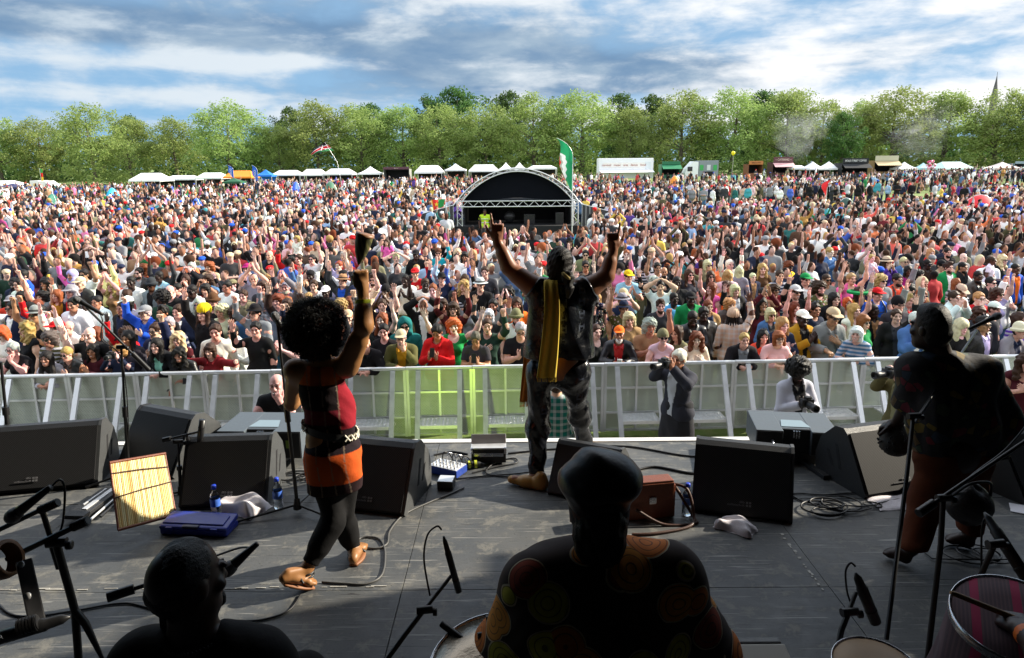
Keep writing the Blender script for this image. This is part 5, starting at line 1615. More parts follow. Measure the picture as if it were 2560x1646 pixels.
STAGE_HOLE = (-4.2, 4.6, 33.5, 40.5)            # where the small covered stage stands
spots = []
Yrow = 11.35
while Yrow < 108:
    near = Yrow < 30
    step = .50 if Yrow < 26 else .60 if Yrow < 42 else .85 if Yrow < 70 else 1.25
    gap = .54 if Yrow < 26 else .62 if Yrow < 42 else .92 if Yrow < 70 else 1.35
    xw = .86 * (Yrow * .98 + .9) + .8
    x = -xw + rnd.uniform(0, gap)
    while x < xw:
        spots.append((x + rnd.uniform(-.16, .16) * gap * 2, Yrow + rnd.uniform(-.22, .22) * step * 2)); x += gap * rnd.uniform(.8, 1.3)
    Yrow += step
def free(x, y, r):
    return all((q[0] - x) ** 2 + (q[1] - y) ** 2 > r * r for q in placed)
NEAR_MAX = 284 - len(people)
rest = []; nn = 0
cell = {}
for q in placed: cell.setdefault((int(q[0] // 1), int(q[1] // 1)), []).append(q)
def free_cell(x, y, r):
    cx, cy = int(x // 1), int(y // 1)
    return all((q[0] - x) ** 2 + (q[1] - y) ** 2 > r * r for i in (-1, 0, 1) for j in (-1, 0, 1) for q in cell.get((cx + i, cy + j), ()))
for x, y in spots:
    if 25.5 < y < 37 and 1120 < proj((x, y, 2.0))[0] < 1472: continue
    if STAGE_HOLE[0] < x < STAGE_HOLE[1] and STAGE_HOLE[2] < y < STAGE_HOLE[3]: continue
    if not free_cell(x, y, .50 if y < 17 else .44): continue
    cell.setdefault((int(x // 1), int(y // 1)), []).append((x, y))
    g = ground(x, y)
    pxl = proj((x, y, g + 1.62))
    if nn < NEAR_MAX and y < 19 and -10 < pxl[0] < 2570:
        for _ in range(60):
            d = rand_person(*pxl)
            if key(d) not in used_keys: break
        used_keys.add(key(d)); d['p'] = Vector((x, y, g)); d['s'] = rnd.uniform(.92, 1.05) * (1 if d['sex'] == 'M' else .95); people.append(d); nn += 1
    else: rest.append((x, y, g))

# ---- labels that single each one out
LM = []                                        # easy-to-find neighbours
for d in people:
    t_ = None
    if d['hat'] and d['hat'][0] != 'capback' and d['y'] > 640: t_ = f"the {d['hat'][1]} {HATW[d['hat'][0]]}"
    elif d['gar'] in 'thkl' and d['c'] in ('turquoise', 'coral', 'teal', 'green', 'pale yellow', 'mustard', 'yellow', 'blue', 'pink', 'magenta', 'purple', 'orange') and d['y'] > 640: t_ = f"the {d['c']} {GAR[d['gar']][1]}"
    if t_: LM.append((t_, d))
cnt = {}
for t_, d in LM: cnt[t_] = cnt.get(t_, 0) + 1
LM = [(t_, d) for t_, d in LM if cnt[t_] == 1]
def base_label(d):
    g = GAR[d['gar']][1]; w_ = 'child' if d['sex'] in 'CR' else 'person'
    s = f"{w_} in {d['c']} {g}"
    if d['inner'] and d['inner'] != d['c']: s += f" over {d['inner']}"
    if d['hat']: s += f" and {d['hat'][1]} {HATW[d['hat'][0]]}"
    if 'sun' in d['fl']: s += ' with sunglasses'
    elif 'gl' in d['fl']: s += ' with glasses'
    elif 'sunup' in d['fl']: s += ' with sunglasses on head'
    if 'bag' in d['fl']: s += ' with backpack straps'
    if d['sex'] == 'R': s += ' riding on shoulders'
    elif 'carry' in d['fl']: s += ' carrying a child on shoulders'
    s += ', ' + (POSEW[d['pose']] if not (d['hold'] == 'camera') else 'photographing with a camera')
    if d['hold'] == 'cup': s += ' with a cup'
    if 'back' in d['fl']: s += ', back turned'
    return s
bl = {}
for d in people: bl.setdefault(base_label(d), []).append(d)
seen = set()
for b_, ds in bl.items():
    for d in ds:
        lab = b_
        if True:
            nb = sorted(LM, key=lambda q: (q[1]['x'] - d['x']) ** 2 + (q[1]['y'] - d['y']) ** 2)
            for t_, q in nb:
                if q is d: continue
                dx, dy = d['x'] - q['x'], d['y'] - q['y']
                rel = 'behind' if dy < -18 else 'in front of' if dy > 18 else 'beside'
                lab = f"{b_}, {rel} {t_}"
                if len(lab.split()) > 16 and len(ds) == 1: lab = b_; break
                if len(lab.split()) > 16: lab = f"{b_.split(',')[0]}, {rel} {t_}"
                if lab not in seen: break
        seen.add(lab); d['label'] = ' '.join(lab.split()[:16])

# ---- build them
inner_cache = {}
def cloth_mat(g): return {'c': M['cloth_check'], 's': M['cloth_stripe'], 'F': M['cloth_floral'], 'L': M['leather_cloth']}.get(g, M['cloth'])
def put(me, name, parent, rgb, m_=None):
    o = bpy.data.objects.new(name, me); col.objects.link(o); o.parent = parent; o.color = (*rgb, 1)
    if m_ is not None and m_ is not me.materials[0]:
        o.material_slots[0].link = 'OBJECT'; o.material_slots[0].material = m_
    return o
JIT = lambda c, a=.12: tuple(min(1, q * rnd.uniform(1 - a, 1 + a)) for q in c)
ride_cache = {}
def ride_body(pose, fem):
    k_ = (pose, fem)
    if k_ not in ride_cache:
        pts, lean, hc, Rm, mouth = pose_pts(pose, fem)
        S = Sdf(); torso(S, False, 0, 0, .92, 0, neck=False); S.cap((0, .02, 1.44), hc + Rm @ V3(0, .025, -.07), .05, .05, .035)
        for s_, (sh, el, wr, dd_, n_, kw) in pts.items(): arm(S, sh, el, wr); hand(S, wr, dd_, n_, flip=-s_, **kw)
        legs(S, SIT); head(S, hc + V3(0, 0, .015), Rm, 1.18, 0, mouth, True)
        V, F, ro = S.mesh(.011); C = face_paint(V, hc + V3(0, 0, .015), Rm, 1.18, mouth, False, True)
        b_ = np_mesh('person_body', V, F, C, [M['skin']])
        S = Sdf(); S.cap((-.08, 0, .93), (.08, 0, .93), .127, None, .06); legs(S, SIT, .016, 0, False, end=.9); V, F, ro = S.mesh(.018, folds(.005, 30, 2), cuts=[((0, 0, 1.0), (0, 0, 1))])
        ride_cache[k_] = (b_, hc, Rm, np_mesh('trousers', V, F, np.zeros((len(V), 4)), [M['cloth']]))
    return ride_cache[k_]
def make_person(d, group):
    fem = d['sex'] == 'F' or (d['sex'] in 'CR' and d['hair'] in ('long', 'tied', 'curly')); dark = d['skin'] in 'dD'
    kid = d['sex'] in 'CR'
    legm = trousers_proto()
    if d['sex'] == 'R': me, hc, Rm, legm = ride_body(d['pose'], fem)
    else: me, hc, Rm = body_proto(d['pose'], fem and not kid, dark)
    o = bpy.data.objects.new('person', me); col.objects.link(o); o.color = (*JIT(srgb(SKIN[d['skin']]), .10), 1)
    wd = rnd.uniform(.90, 1.03) if not kid else 1.02
    flip = -1 if (rnd.random() < .5 and d['pose'] not in ('chin', 'rail', 'hang')) else 1
    o.location = d['p']; o.scale = (d['s'] * wd * flip, d['s'] * wd, d['s'])
    turn = R(rnd.gauss(0, 9)) + math.atan2(-d['p'].x, d['p'].y) * -.55
    if 'back' in d['fl']: turn = R(168)
    if 'turn' in d['fl']: turn = R(-62)
    if d['y'] > 834: turn *= .35 if 'turn' not in d['fl'] else .6
    o.rotation_euler = (0, 0, turn)
    k = {'R': 'tee'}.get(d['sex'], None) or GAR[d['gar']][0]
    tm = top_proto(d['pose'], fem and not kid, k)
    if d['inner'] and k == 'jacket':
        ck = (tm.name, d['inner'])
        if ck not in inner_cache: inner_cache[ck] = recolor_inner(tm, srgb(COLS[d['inner']]))
        tm = inner_cache[ck]
    rgb = JIT(srgb(COLS[d['c']]), .12)
    put(tm, {'j': 'jacket', 'L': 'jacket', 'h': 'hooded_top', 't': 'shirt'}.get(d['gar'], 'top'), o, rgb, cloth_mat(d['gar']))
    put(legm, 'trousers', o, JIT(srgb(COLS[rnd.choice(['navy', 'denim', 'black', 'charcoal', 'khaki', 'denim', 'navy'])])))
    if d['sex'] != 'R':
        sc_ = srgb(COLS[rnd.choice(['black', 'brown', 'white', 'charcoal'])])
        for q_ in (-1, 1): put(shoes_proto(q_), 'shoe', o, sc_)
    hs = HAIR[d['hs']]; eu = Matrix(Rm.tolist()).to_euler(); hcs = 1.0 if d['sex'] != 'R' else 1.18
    def onhead(me_, nm, rgb_, m_=None, sc=1.0):
        h_ = put(me_, nm, o, rgb_, m_); h_.location = Vector(hc.tolist()); h_.rotation_euler = eu; h_.scale = (sc * hcs,) * 3; return h_
    hk = d['hair']
    if d['hat'] and hk in ('afro', 'curly', 'quiff'): hk = 'short' if hk == 'quiff' else 'bob'
    if d['hat'] and d['hat'][0] == 'hood': hk = 'bald'
    if hk != 'bald': onhead(hair_proto(hk), 'hair', JIT(srgb(hs), .15))
    if 'beard' in d['fl']: onhead(hair_proto('beard'), 'beard', JIT(srgb(hs), .1))
    if d['hat']: onhead(hair_proto(d['hat'][0]), 'hat' if d['hat'][0] != 'hood' else 'head_scarf', JIT(srgb(COLS[d['hat'][1]]), .08), None, 1.11 if hk in ('long', 'wavy', 'bob') else 1.04)
    if 'sun' in d['fl']: onhead(glasses_mesh(), 'sunglasses', (0, 0, 0))
    if 'gl' in d['fl']: onhead(glasses_mesh(True), 'glasses', (0, 0, 0))
    if 'sunup' in d['fl']:
        g_ = onhead(glasses_mesh(), 'sunglasses', (0, 0, 0)); g_.rotation_euler = (eu.x - R(42), eu.y, eu.z); g_.location = Vector((hc + Rm @ V3(0, .045, .085)).tolist())
    if 'bag' in d['fl']:
        s_ = MB()
        for q in (-1, 1): s_.tube([(.115 * q, -.02, 1.50), (.12 * q, -.125, 1.40), (.125 * q, -.148, 1.25), (.14 * q, -.12, 1.08)], .016, 6)
        s_.tube([(-.12, -.15, 1.30), (0, -.165, 1.30), (.12, -.15, 1.30)], .009, 6); b2 = s_.build('backpack_harness', M['black_plastic'], o)
    if 'tank' == 'x': pass
    return tag(o, d['label'], 'person', group)
holders = []
for d in people:
    d['o'] = make_person(d, 'festival crowd by the barrier')
    if d['hold']: holders.append(d)
# what they hold
for d in holders:
    pts, lean, hc, Rm, mouth = pose_pts(d['pose'], d['sex'] == 'F'); o = d['o']
    bpy.context.view_layer.update()
    mw = Matrix.LocRotScale(o.location, o.rotation_euler, o.scale)
    wl_ = Vector(((pts[-1][2] + pts[1][2]) / 2).tolist())
    hd = d['hold']
    off = {'smartphone': Vector((0, -.035, .095)), 'camera': Vector((0, -.03, .05)), 'cup': Vector((0, 0, 0))}[hd]
    if hd == 'cup':
        s_ = -1 if d['pose'] == 'lean' else -1
        wl_ = Vector(pts[s_][2].tolist()); dd_ = Vector(pts[s_][3].tolist()).normalized(); off = dd_ * .09 + Vector((0, -.03, .02))
    h_ = bpy.data.objects.new(hd, hold_mesh(hd)); col.objects.link(h_); h_.location = mw @ (wl_ + off); h_.rotation_euler = (R(-20) if hd == 'smartphone' else 0, 0, o.rotation_euler.z)
    tag(h_, f"{ {'smartphone': 'black smartphone', 'camera': 'black camera with lens', 'cup': 'white plastic cup'}[hd] } held by the {d['label'].split(',')[0]}"[:110], {'smartphone': 'phone', 'camera': 'camera', 'cup': 'cup'}[hd])

# motifs printed on shirts in the front row
def chest_print(d, body, size, colr, dz=1.27, sx=1.0, name='shirt_lettering'):
    y = -.175 - POSES[d['pose']][2] * max(0, dz - .95)
    t_ = text_obj(name, body, size, colr, d['o'], (0, y, dz), (R(90 - 8) , 0, 0), .004, 'CENTER', sx * (1 if d['o'].scale.x > 0 else -1)); return t_
prints = [(961, 829, 'aé', .13, M['white_paint'], 1.24), (1190, 848, 'Mané', .085, M['white_paint'], 1.22), (1546, 829, 'Use', .10, M['white_paint'], 1.20), (1658, 846, 'MARLEY', .07, M['black_plastic'], 1.24)]
for x, y, tx, sz, mt, dz in prints:
    d = min(people, key=lambda q: (q['x'] - x) ** 2 + (q['y'] - y) ** 2); chest_print(d, tx, sz, mt, dz)

# ---- everyone farther back: one mass, three levels of detail
def lod_person(pose, fem, hair, h):
    pts, lean, hc, Rm, mouth = pose_pts(pose, fem); S = Sdf()
    torso(S, fem, .016, 1, 1.0, lean, neck=False, k=.05); S.cap((-.08, 0, .90), (.08, 0, .90), .135, None, .05, 1)
    for s_, (sh, el, wr, d_, n_, kw) in pts.items():
        arm(S, sh, el, wr, .016, 1, 1.9 if (fem or h > .05) else .9); S.cap(el, wr, max(.042, h * .7), max(.036, h * .65), .01, 0)
        S.cap(wr, wr + d_ / np.linalg.norm(d_) * .15, max(.036, h * .62), max(.034, h * .6), .01, 0)
    for hp, kn, an in STAND: S.cap(hp, kn, .10, .075, .05, 2); S.cap(kn, an, .072, max(.055, h * .7), .03, 2); S.cap(an, V3(*an) + V3(0, -.12, -.05), .055, .05, .02, 4)
    S.cap((0, .02, 1.44), hc, .06, .06, .02, 0); S.ell(hc + V3(0, -.005, -.005), (.074, .094, .110), .01, 0)
    if hair == 'short': S.ell(hc + V3(0, .026, .045), (.083, .094, .084), .01, 3)
    elif hair == 'long': S.ell(hc + V3(0, .034, .035), (.098, .095, .100), .01, 3); S.ell(hc + V3(0, .065, -.09), (.105, .065, .17), .02, 3)
    elif hair == 'hat': S.ell(hc + V3(0, .005, .075), (.100, .118, .070), .01, 3); S.cap(hc + V3(0, -.05, .055), hc + V3(0, -.09, .05), .08, .07, .01, 3, sq=((0, 0, 1), 3.5))
    elif hair == 'big': S.ell(hc + V3(0, .04, .05), (.14, .13, .13), .01, 3)
    V, F, ro = S.mesh(h)
    return V, F, ro
PAL_T = [tuple(.80 * q + .20 * (sum(srgb(COLS[c])) / 3) for q in srgb(COLS[c])) for c in COLP]; PAL_L = [srgb(COLS[c]) for c in ('navy', 'denim', 'black', 'charcoal', 'khaki', 'navy', 'black', 'light grey', 'beige')]
PAL_S = [tuple(q * .72 for q in srgb(SKIN[c])) for c in 'llllffmmdD']; PAL_H = [srgb(HAIR[c]) for c in 'kkkkkbbbbbbaGgyps'] ; PAL_X = [srgb(COLS[c]) for c in ('black', 'navy', 'red', 'white', 'beige', 'grey', 'blue')]
def crowd_mass(name, pts, h, label, tan=False):
    protos = {}
    VV, FF, CC = [], [], []; nv = 0
    for x, y, g in pts:
        pose = rnd.choice(POSEP) if (y < 24 and rnd.random() < .8) else rnd.choice(POSEP) if (y < 34 and rnd.random() < .35) else rnd.choice(['down'] * 12 + ['cross', 'cross', 'clap', 'phone', 'up1'])
        fem = rnd.random() < .5; hair = rnd.choice(['short', 'short', 'short', 'hat', 'big'] if not fem else ['long', 'long', 'short', 'big', 'long', 'hat'])
        if rnd.random() < .8 and hair == 'big': hair = 'long' if fem else 'short'
        k = (pose, fem, hair)
        if k not in protos: protos[k] = lod_person(pose, fem, hair, h)
        V, F, ro = protos[k]
        s = rnd.uniform(.90, 1.06) * (1 if not fem else .95)
        if rnd.random() < .05: s *= .7
        a = rnd.gauss(0, .35) if y < 45 else rnd.gauss(0, 1.2)
        if rnd.random() < .07: a += math.pi
        c_, s_ = math.cos(a), math.sin(a); q = V * (s, s, s)
        sit = y > 46 and rnd.random() < .22
        q = np.stack([q[:, 0] * c_ - q[:, 1] * s_ + x, q[:, 0] * s_ + q[:, 1] * c_ + y, q[:, 2] + g - (.78 if sit else 0)], 1)
        pal = np.array([rnd.choice(PAL_S), rnd.choice(PAL_T), rnd.choice(PAL_L), rnd.choice(PAL_X) if hair == 'hat' else rnd.choice(PAL_H), (.03, .03, .03)])
        VV.append(q); FF.append(F + nv); nv += len(V); CC.append(np.concatenate([pal[ro], np.ones((len(V), 1))], 1))
    me = np_mesh(name, np.concatenate(VV), np.concatenate(FF), np.concatenate(CC), [M['mass']])
    return tag(link(name, me), label, 'crowd', None, 'stuff')
m_, t_, b_ = mat_base('crowd_clothes'); at_ = t_.add('ShaderNodeAttribute', attribute_name='Col'); n_ = t_.noise(5, 3, .6)
t_.set(b_, 'Base Color', t_.mix(.0, at_.outputs['Color'], at_.outputs['Color'])); b_.inputs['Roughness'].default_value = .85; b_.inputs['Specular IOR Level'].default_value = .25
M['mass'] = m_
midp = [q for q in rest if q[1] < 30]; farp = [q for q in rest if 30 <= q[1] < 60]; vfar = [q for q in rest if q[1] >= 60]
def clear_grass(x, y):                          # open patches of lawn further back
    k = math.sin(x * .16 + 1.3) * math.sin(y * .21 + .7) + .6 * math.sin(x * .07 - y * .13)
    return k
farp = [q for q in farp if not (q[1] > 40 and clear_grass(q[0], q[1]) > .55)]
vfar = [q for q in vfar if not clear_grass(q[0], q[1]) > (.22 if abs(q[0] - 45) > 30 else .0)]
# one object for all of them
def merge_mass():
    parts = [crowd_mass('crowd', midp, .034, 'x'), crowd_mass('crowd', farp, .058, 'x'), crowd_mass('crowd', vfar, .095, 'x')]
    VV, FF, CC, nv = [], [], [], 0
    for o in parts:
        me = o.data; n = len(me.vertices); v = np.empty(n * 3, np.float32); me.vertices.foreach_get('co', v); f = np.empty(len(me.loops), np.int32); me.loops.foreach_get('vertex_index', f)
        c = np.empty(n * 4, np.float32); me.color_attributes['Col'].data.foreach_get('color', c)
        VV.append(v.reshape(-1, 3)); FF.append(f.reshape(-1, 4) + nv); CC.append(c.reshape(-1, 4)); nv += n
        bpy.data.objects.remove(o); bpy.data.meshes.remove(me)
    me = np_mesh('crowd', np.concatenate(VV), np.concatenate(FF), np.concatenate(CC), [M['mass']])
    print('crowd mass', len(midp), len(farp), len(vfar), 'verts', nv, 'near', len(people))
    return tag(link('crowd', me), 'dense festival crowd filling the field behind the front rows', 'crowd', None, 'stuff')
merge_mass()
# barrier labels: who stands behind each panel
front = [d for d in people if d['y'] > 800]
usedb = set()
for i, o in enumerate(barriers):
    px = proj(o.location + Vector((0, 0, 1)))[0]
    for d in sorted(front, key=lambda q: abs(q['x'] - px)):
        l = 'aluminium barrier panel below the ' + d['label'].split(',')[0]
        if d['x'] and l not in usedb: break
    if px < 0: l = 'aluminium barrier panel at the far left end of the row'
    if px > 2560: l = 'aluminium barrier panel at the far right end of the row'
    while l in usedb: l += ' outermost'
    usedb.add(l); o['label'] = ' '.join(l.split()[:16])
# ================================================================== TREES, STALLS, SMALL STAGE, FLAGS
def leaf_mat(name, c1, c2, c3):
    m, t, b = mat_base(name)
    tcn = t.add('ShaderNodeTexCoord'); oi = t.add('ShaderNodeObjectInfo')
    n = t.noise(.35, 4, .6, tcn.outputs['Object']); n2 = t.noise(2.3, 3, .6, tcn.outputs['Object'])
    c = t.mix(n, c1, c2); c = t.mix(t.mapr(n2, .45, .75), c, c3)
    hs = t.add('ShaderNodeHueSaturation'); t.set(hs, 'Color', c); t.set(hs, 'Hue', t.math('ADD', .485, t.math('MULTIPLY', oi.outputs['Random'], .03))); hs.inputs['Saturation'].default_value = .88; t.set(hs, 'Value', t.math('ADD', .82, t.math('MULTIPLY', oi.outputs['Random'], .36)))
    t.set(b, 'Base Color', hs.outputs[0]); b.inputs['Roughness'].default_value = .6; b.inputs['Specular IOR Level'].default_value = .2
    tl = t.add('ShaderNodeBsdfTranslucent'); t.set(tl, 'Color', hs.outputs[0]); mx = t.add('ShaderNodeMixShader'); mx.inputs[0].default_value = .42
    t.l.new(b.outputs[0], mx.inputs[1]); t.l.new(tl.outputs[0], mx.inputs[2]); t.l.new(mx.outputs[0], t.n['Material Output'].inputs[0])
    return m
M['leaf_pale'] = leaf_mat('pale_plane_leaves', (.185, .285, .045), (.265, .36, .070), (.37, .44, .13))
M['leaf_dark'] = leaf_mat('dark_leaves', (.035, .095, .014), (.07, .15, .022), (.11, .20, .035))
M['bark'] = mat('bark', (.10, .085, .06), .9, 0, .35, 3, .4)
def tree_proto(seed, hgt, wid, nleaf, leaf, sparse, dark):
    r = random.Random(seed); g = np.random.default_rng(seed)
    tr = MB(); tips = []
    lean = V3(r.uniform(-.6, .6), r.uniform(-.4, .4), 0)
    trunk = [Vector((0, 0, -.3)), Vector((lean[0] * .2, lean[1] * .2, hgt * .18)), Vector((lean[0] * .6, lean[1] * .5, hgt * .38)), Vector((lean[0], lean[1], hgt * .62)), Vector((lean[0] * 1.2, lean[1], hgt * .88))]
    tr.tube(trunk, [.42, .34, .27, .16, .05], 8)
    for i in range(15):
        t = r.uniform(.22, .80); a = i * 2.4 + r.uniform(-.4, .4); b0 = trunk[0].lerp(trunk[-1], t)
        ln = wid * .5 * (1.05 - .75 * abs(t - .45)) * r.uniform(.75, 1.05); up = r.uniform(.25, .75)
        e = b0 + Vector((math.cos(a) * ln, math.sin(a) * ln, ln * up)); m_ = b0.lerp(e, .5) + Vector((0, 0, ln * .10))
        tr.tube([b0, m_, e], [.13 * (1 - t) + .04, .07, .02], 6); tips += [m_, e, m_.lerp(e, .5)]
        for k in range(3):
            q = b0.lerp(e, r.uniform(.4, .9)); f = q + Vector((r.gauss(0, 1), r.gauss(0, 1), r.uniform(0, 1.3))) * ln * .28
            tr.tube([q, f], [.035, .012], 5); tips.append(f)
    # clump centres fill an uneven egg-shaped volume
    cl = [(V3(*t), r.uniform(.7, 1.25)) for t in tips]
    while len(cl) < 210:
        a = r.uniform(0, 6.283); z = r.uniform(.02, 1.0) ** 1.12
        prof = (1 - abs((z - .42) / .60) ** 2.2) if z > .42 else (1 - abs((z - .42) / .55) ** 2.5)
        rad = wid * .5 * max(prof, 0) ** .62 * (.82 + .22 * math.sin(3 * a + seed) + .14 * math.sin(5 * a + z * 9)) * r.uniform(.35, 1.0) ** .5
        cl.append((V3(math.cos(a) * rad, math.sin(a) * rad, z * hgt), r.uniform(.6, 1.3)))
    cen = np.array([c for c, s in cl]); sz = np.array([s for c, s in cl])
    k = g.integers(0, len(cl), nleaf)
    d = g.normal(size=(nleaf, 3)); d /= np.linalg.norm(d, axis=1)[:, None]; d *= (g.uniform(.15, 1, nleaf) ** .5)[:, None]
    c = cen[k] + d * (sz[k] * wid * .105)[:, None] * np.array([1.1, 1.1, .8])
    if sparse:                                   # thin twiggy sprays at the top edge
        ns = nleaf // 14; kk = g.integers(0, ns, ns); top = cen[np.argsort(-cen[:, 2])[:46]]
        for i in range(ns):
            b0 = top[i % len(top)]; dr = V3(g.normal() * .6, g.normal() * .6, 1.2); c[i] = b0 + dr * g.uniform(.3, 1.25)
    c[:, 2] = np.maximum(c[:, 2], .3)
    s = leaf * g.uniform(.55, 1.25, nleaf)
    u = g.normal(size=(nleaf, 3)); u /= np.linalg.norm(u, axis=1)[:, None]; v = np.cross(u, g.normal(size=(nleaf, 3))); v /= np.linalg.norm(v, axis=1)[:, None]
    u *= s[:, None]; v *= (s * .62)[:, None]
    V = np.stack([c - u, c + v * .9, c + u, c - v * .9], 1).reshape(-1, 3); F = np.arange(nleaf * 4).reshape(-1, 4)
    crown = np_mesh('crown', V, F, None, [M['leaf_dark' if dark else 'leaf_pale']], False)
    tm = tr.mesh('trunk'); tm.materials.append(M['bark'])
    return tm, crown, hgt
PT = [tree_proto(s, 16, 13.0, 14000, .215, True, False) for s in (1, 2, 3, 4, 5)]
PD = [tree_proto(s, 18, 13.5, 11000, .31, False, True) for s in (11, 12, 13)]
def tree(px, top, Y, kind, label, wscale=1.0, i=0):
    b = PY(px, 440, Y); g = ground(b.x, Y); zt = PY(px, top, Y).z
    tm, cr, h = (PT if kind == 'p' else PD)[i % (5 if kind == 'p' else 3)]
    r = empty('plane_tree' if kind == 'p' else 'dark_tree', (b.x, Y, g), rnd.uniform(0, 6.28)); s = (zt - g) / h
    r.scale = (s * wscale * rnd.uniform(1.08, 1.22), s * wscale * rnd.uniform(1.08, 1.22), s)
    link('trunk', tm, None, r); link('crown', cr, None, r)
    return tag(r, label, 'tree', 'trees lining the far side of the field')
TREES = [  # px, top y, depth, kind, width, label
 (5, 296, 150, 'p', 1.0, 'pale tree cut off by the left picture edge behind the white canopy'),
 (112, 302, 152, 'p', 1.0, 'second pale tree from the left behind the white food van'),
 (238, 268, 138, 'p', 1.0, 'pale tree with a bare leaning trunk left of the white marquee'),
 (330, 300, 158, 'p', 1.0, 'pale rounded tree directly behind the white marquee'),
 (338, 294, 178, 'd', .6, 'small dark tree top showing above the tree behind the white marquee'),
 (445, 302, 156, 'p', 1.05, 'mid-green tree right of the white marquee behind the long awnings'),
 (575, 262, 146, 'p', 1.15, 'tall bright tree behind the orange gazebo and blue feather flags'),
 (655, 322, 170, 'd', .8, 'dark tree in the gap behind the blue gazebo'),
 (700, 318, 150, 'p', .85, 'lower pale tree left of the black, red and green flag'),
 (735, 272, 180, 'd', .7, 'dark tree crown rising above the flag'),
 (800, 264, 152, 'p', 1.1, 'pale tree right behind the black, red and green flag'),
 (905, 270, 154, 'p', 1.05, 'pale tree behind the white gazebo in the middle left'),
 (925, 264, 182, 'd', 1.0, 'broad dark tree crown just above the middle left trees'),
 (1010, 272, 156, 'p', 1.0, 'pale tree behind the stall with the brown fascia'),
 (1075, 244, 184, 'd', .7, 'dark tree left of the tallest dark crown'),
 (1148, 224, 184, 'd', 1.0, 'tallest dark tree crown rising above the centre of the tree line'),
 (1105, 268, 154, 'p', 1.05, 'pale tree left of the small covered stage'),
 (1215, 266, 155, 'p', 1.05, 'pale tree directly above the small covered stage'),
 (1270, 234, 184, 'd', .8, 'twin-topped dark tree above the small covered stage'),
 (1335, 246, 153, 'p', 1.1, 'pale tree between the covered stage and the green feather flag'),
 (1385, 252, 182, 'd', .6, 'dark tree top behind the green feather flag'),
 (1455, 236, 152, 'p', 1.15, 'full pale tree right of the green feather flag'),
 (1545, 242, 178, 'd', .8, 'dark layered tree above the left end of the white trailer'),
 (1575, 276, 150, 'p', .8, 'narrow pale tree behind the middle of the white trailer'),
 (1625, 242, 176, 'd', .8, 'dark tree above the right end of the white trailer'),
 (1700, 238, 152, 'p', 1.1, 'pale tree behind the green truck'),
 (1825, 230, 150, 'p', 1.05, 'tall pale tree above the yellow balloon'),
 (1905, 232, 168, 'd', .9, 'greener tree behind the drifting smoke, left'),
 (1965, 234, 151, 'p', 1.1, 'pale tree veiled by the drifting smoke'),
 (2050, 262, 154, 'p', .95, 'pale tree above the twin-peaked white tent'),
 (2100, 284, 140, 'd', .75, 'very dark upright tree behind the black coffee stall'),
 (2150, 258, 158, 'p', .95, 'pale tree top right of the very dark upright tree'),
 (2225, 228, 150, 'p', 1.2, 'broad pale tree behind the cream kiosk'),
 (2350, 238, 152, 'p', 1.15, 'open branched pale tree left of the church spire'),
 (2480, 236, 150, 'p', 1.1, 'pale tree below the church spire'),
 (2560, 240, 148, 'p', 1.1, 'pale tree cut off by the right picture edge'),
 (1880, 330, 162, 'd', .8, 'low dark tree behind the brown food stall'),
 (-120, 300, 150, 'p', 1.1, 'pale tree standing beyond the left picture edge'),
 (-260, 296, 152, 'p', 1.1, 'farthest pale tree beyond the left picture edge'),
 (2690, 238, 150, 'p', 1.1, 'pale tree standing beyond the right picture edge'),
 (2830, 244, 150, 'p', 1.1, 'farthest pale tree beyond the right picture edge'),
 (1765, 320, 165, 'd', .9, 'low dark tree behind the white-cabbed truck'),
]
for i, (px, top, Y, kd, ws, lab) in enumerate(TREES): tree(px, top, Y, kd, lab, ws, i)
# a shaded wood behind closes the gaps low down
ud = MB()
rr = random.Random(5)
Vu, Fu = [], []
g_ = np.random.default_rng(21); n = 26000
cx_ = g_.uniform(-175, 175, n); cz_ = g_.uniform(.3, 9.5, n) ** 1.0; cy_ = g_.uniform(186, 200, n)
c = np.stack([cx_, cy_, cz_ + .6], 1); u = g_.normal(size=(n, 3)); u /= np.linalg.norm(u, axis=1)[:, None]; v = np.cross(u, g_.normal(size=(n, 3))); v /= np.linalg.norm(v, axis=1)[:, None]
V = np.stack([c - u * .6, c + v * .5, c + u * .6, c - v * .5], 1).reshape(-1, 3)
o = link('distant_wood', np_mesh('distant_wood', V, np.arange(n * 4).reshape(-1, 4), None, [M['leaf_dark']], False)); tag(o, 'shady wood closing the gaps behind the row of trees', 'wood', None, 'stuff')

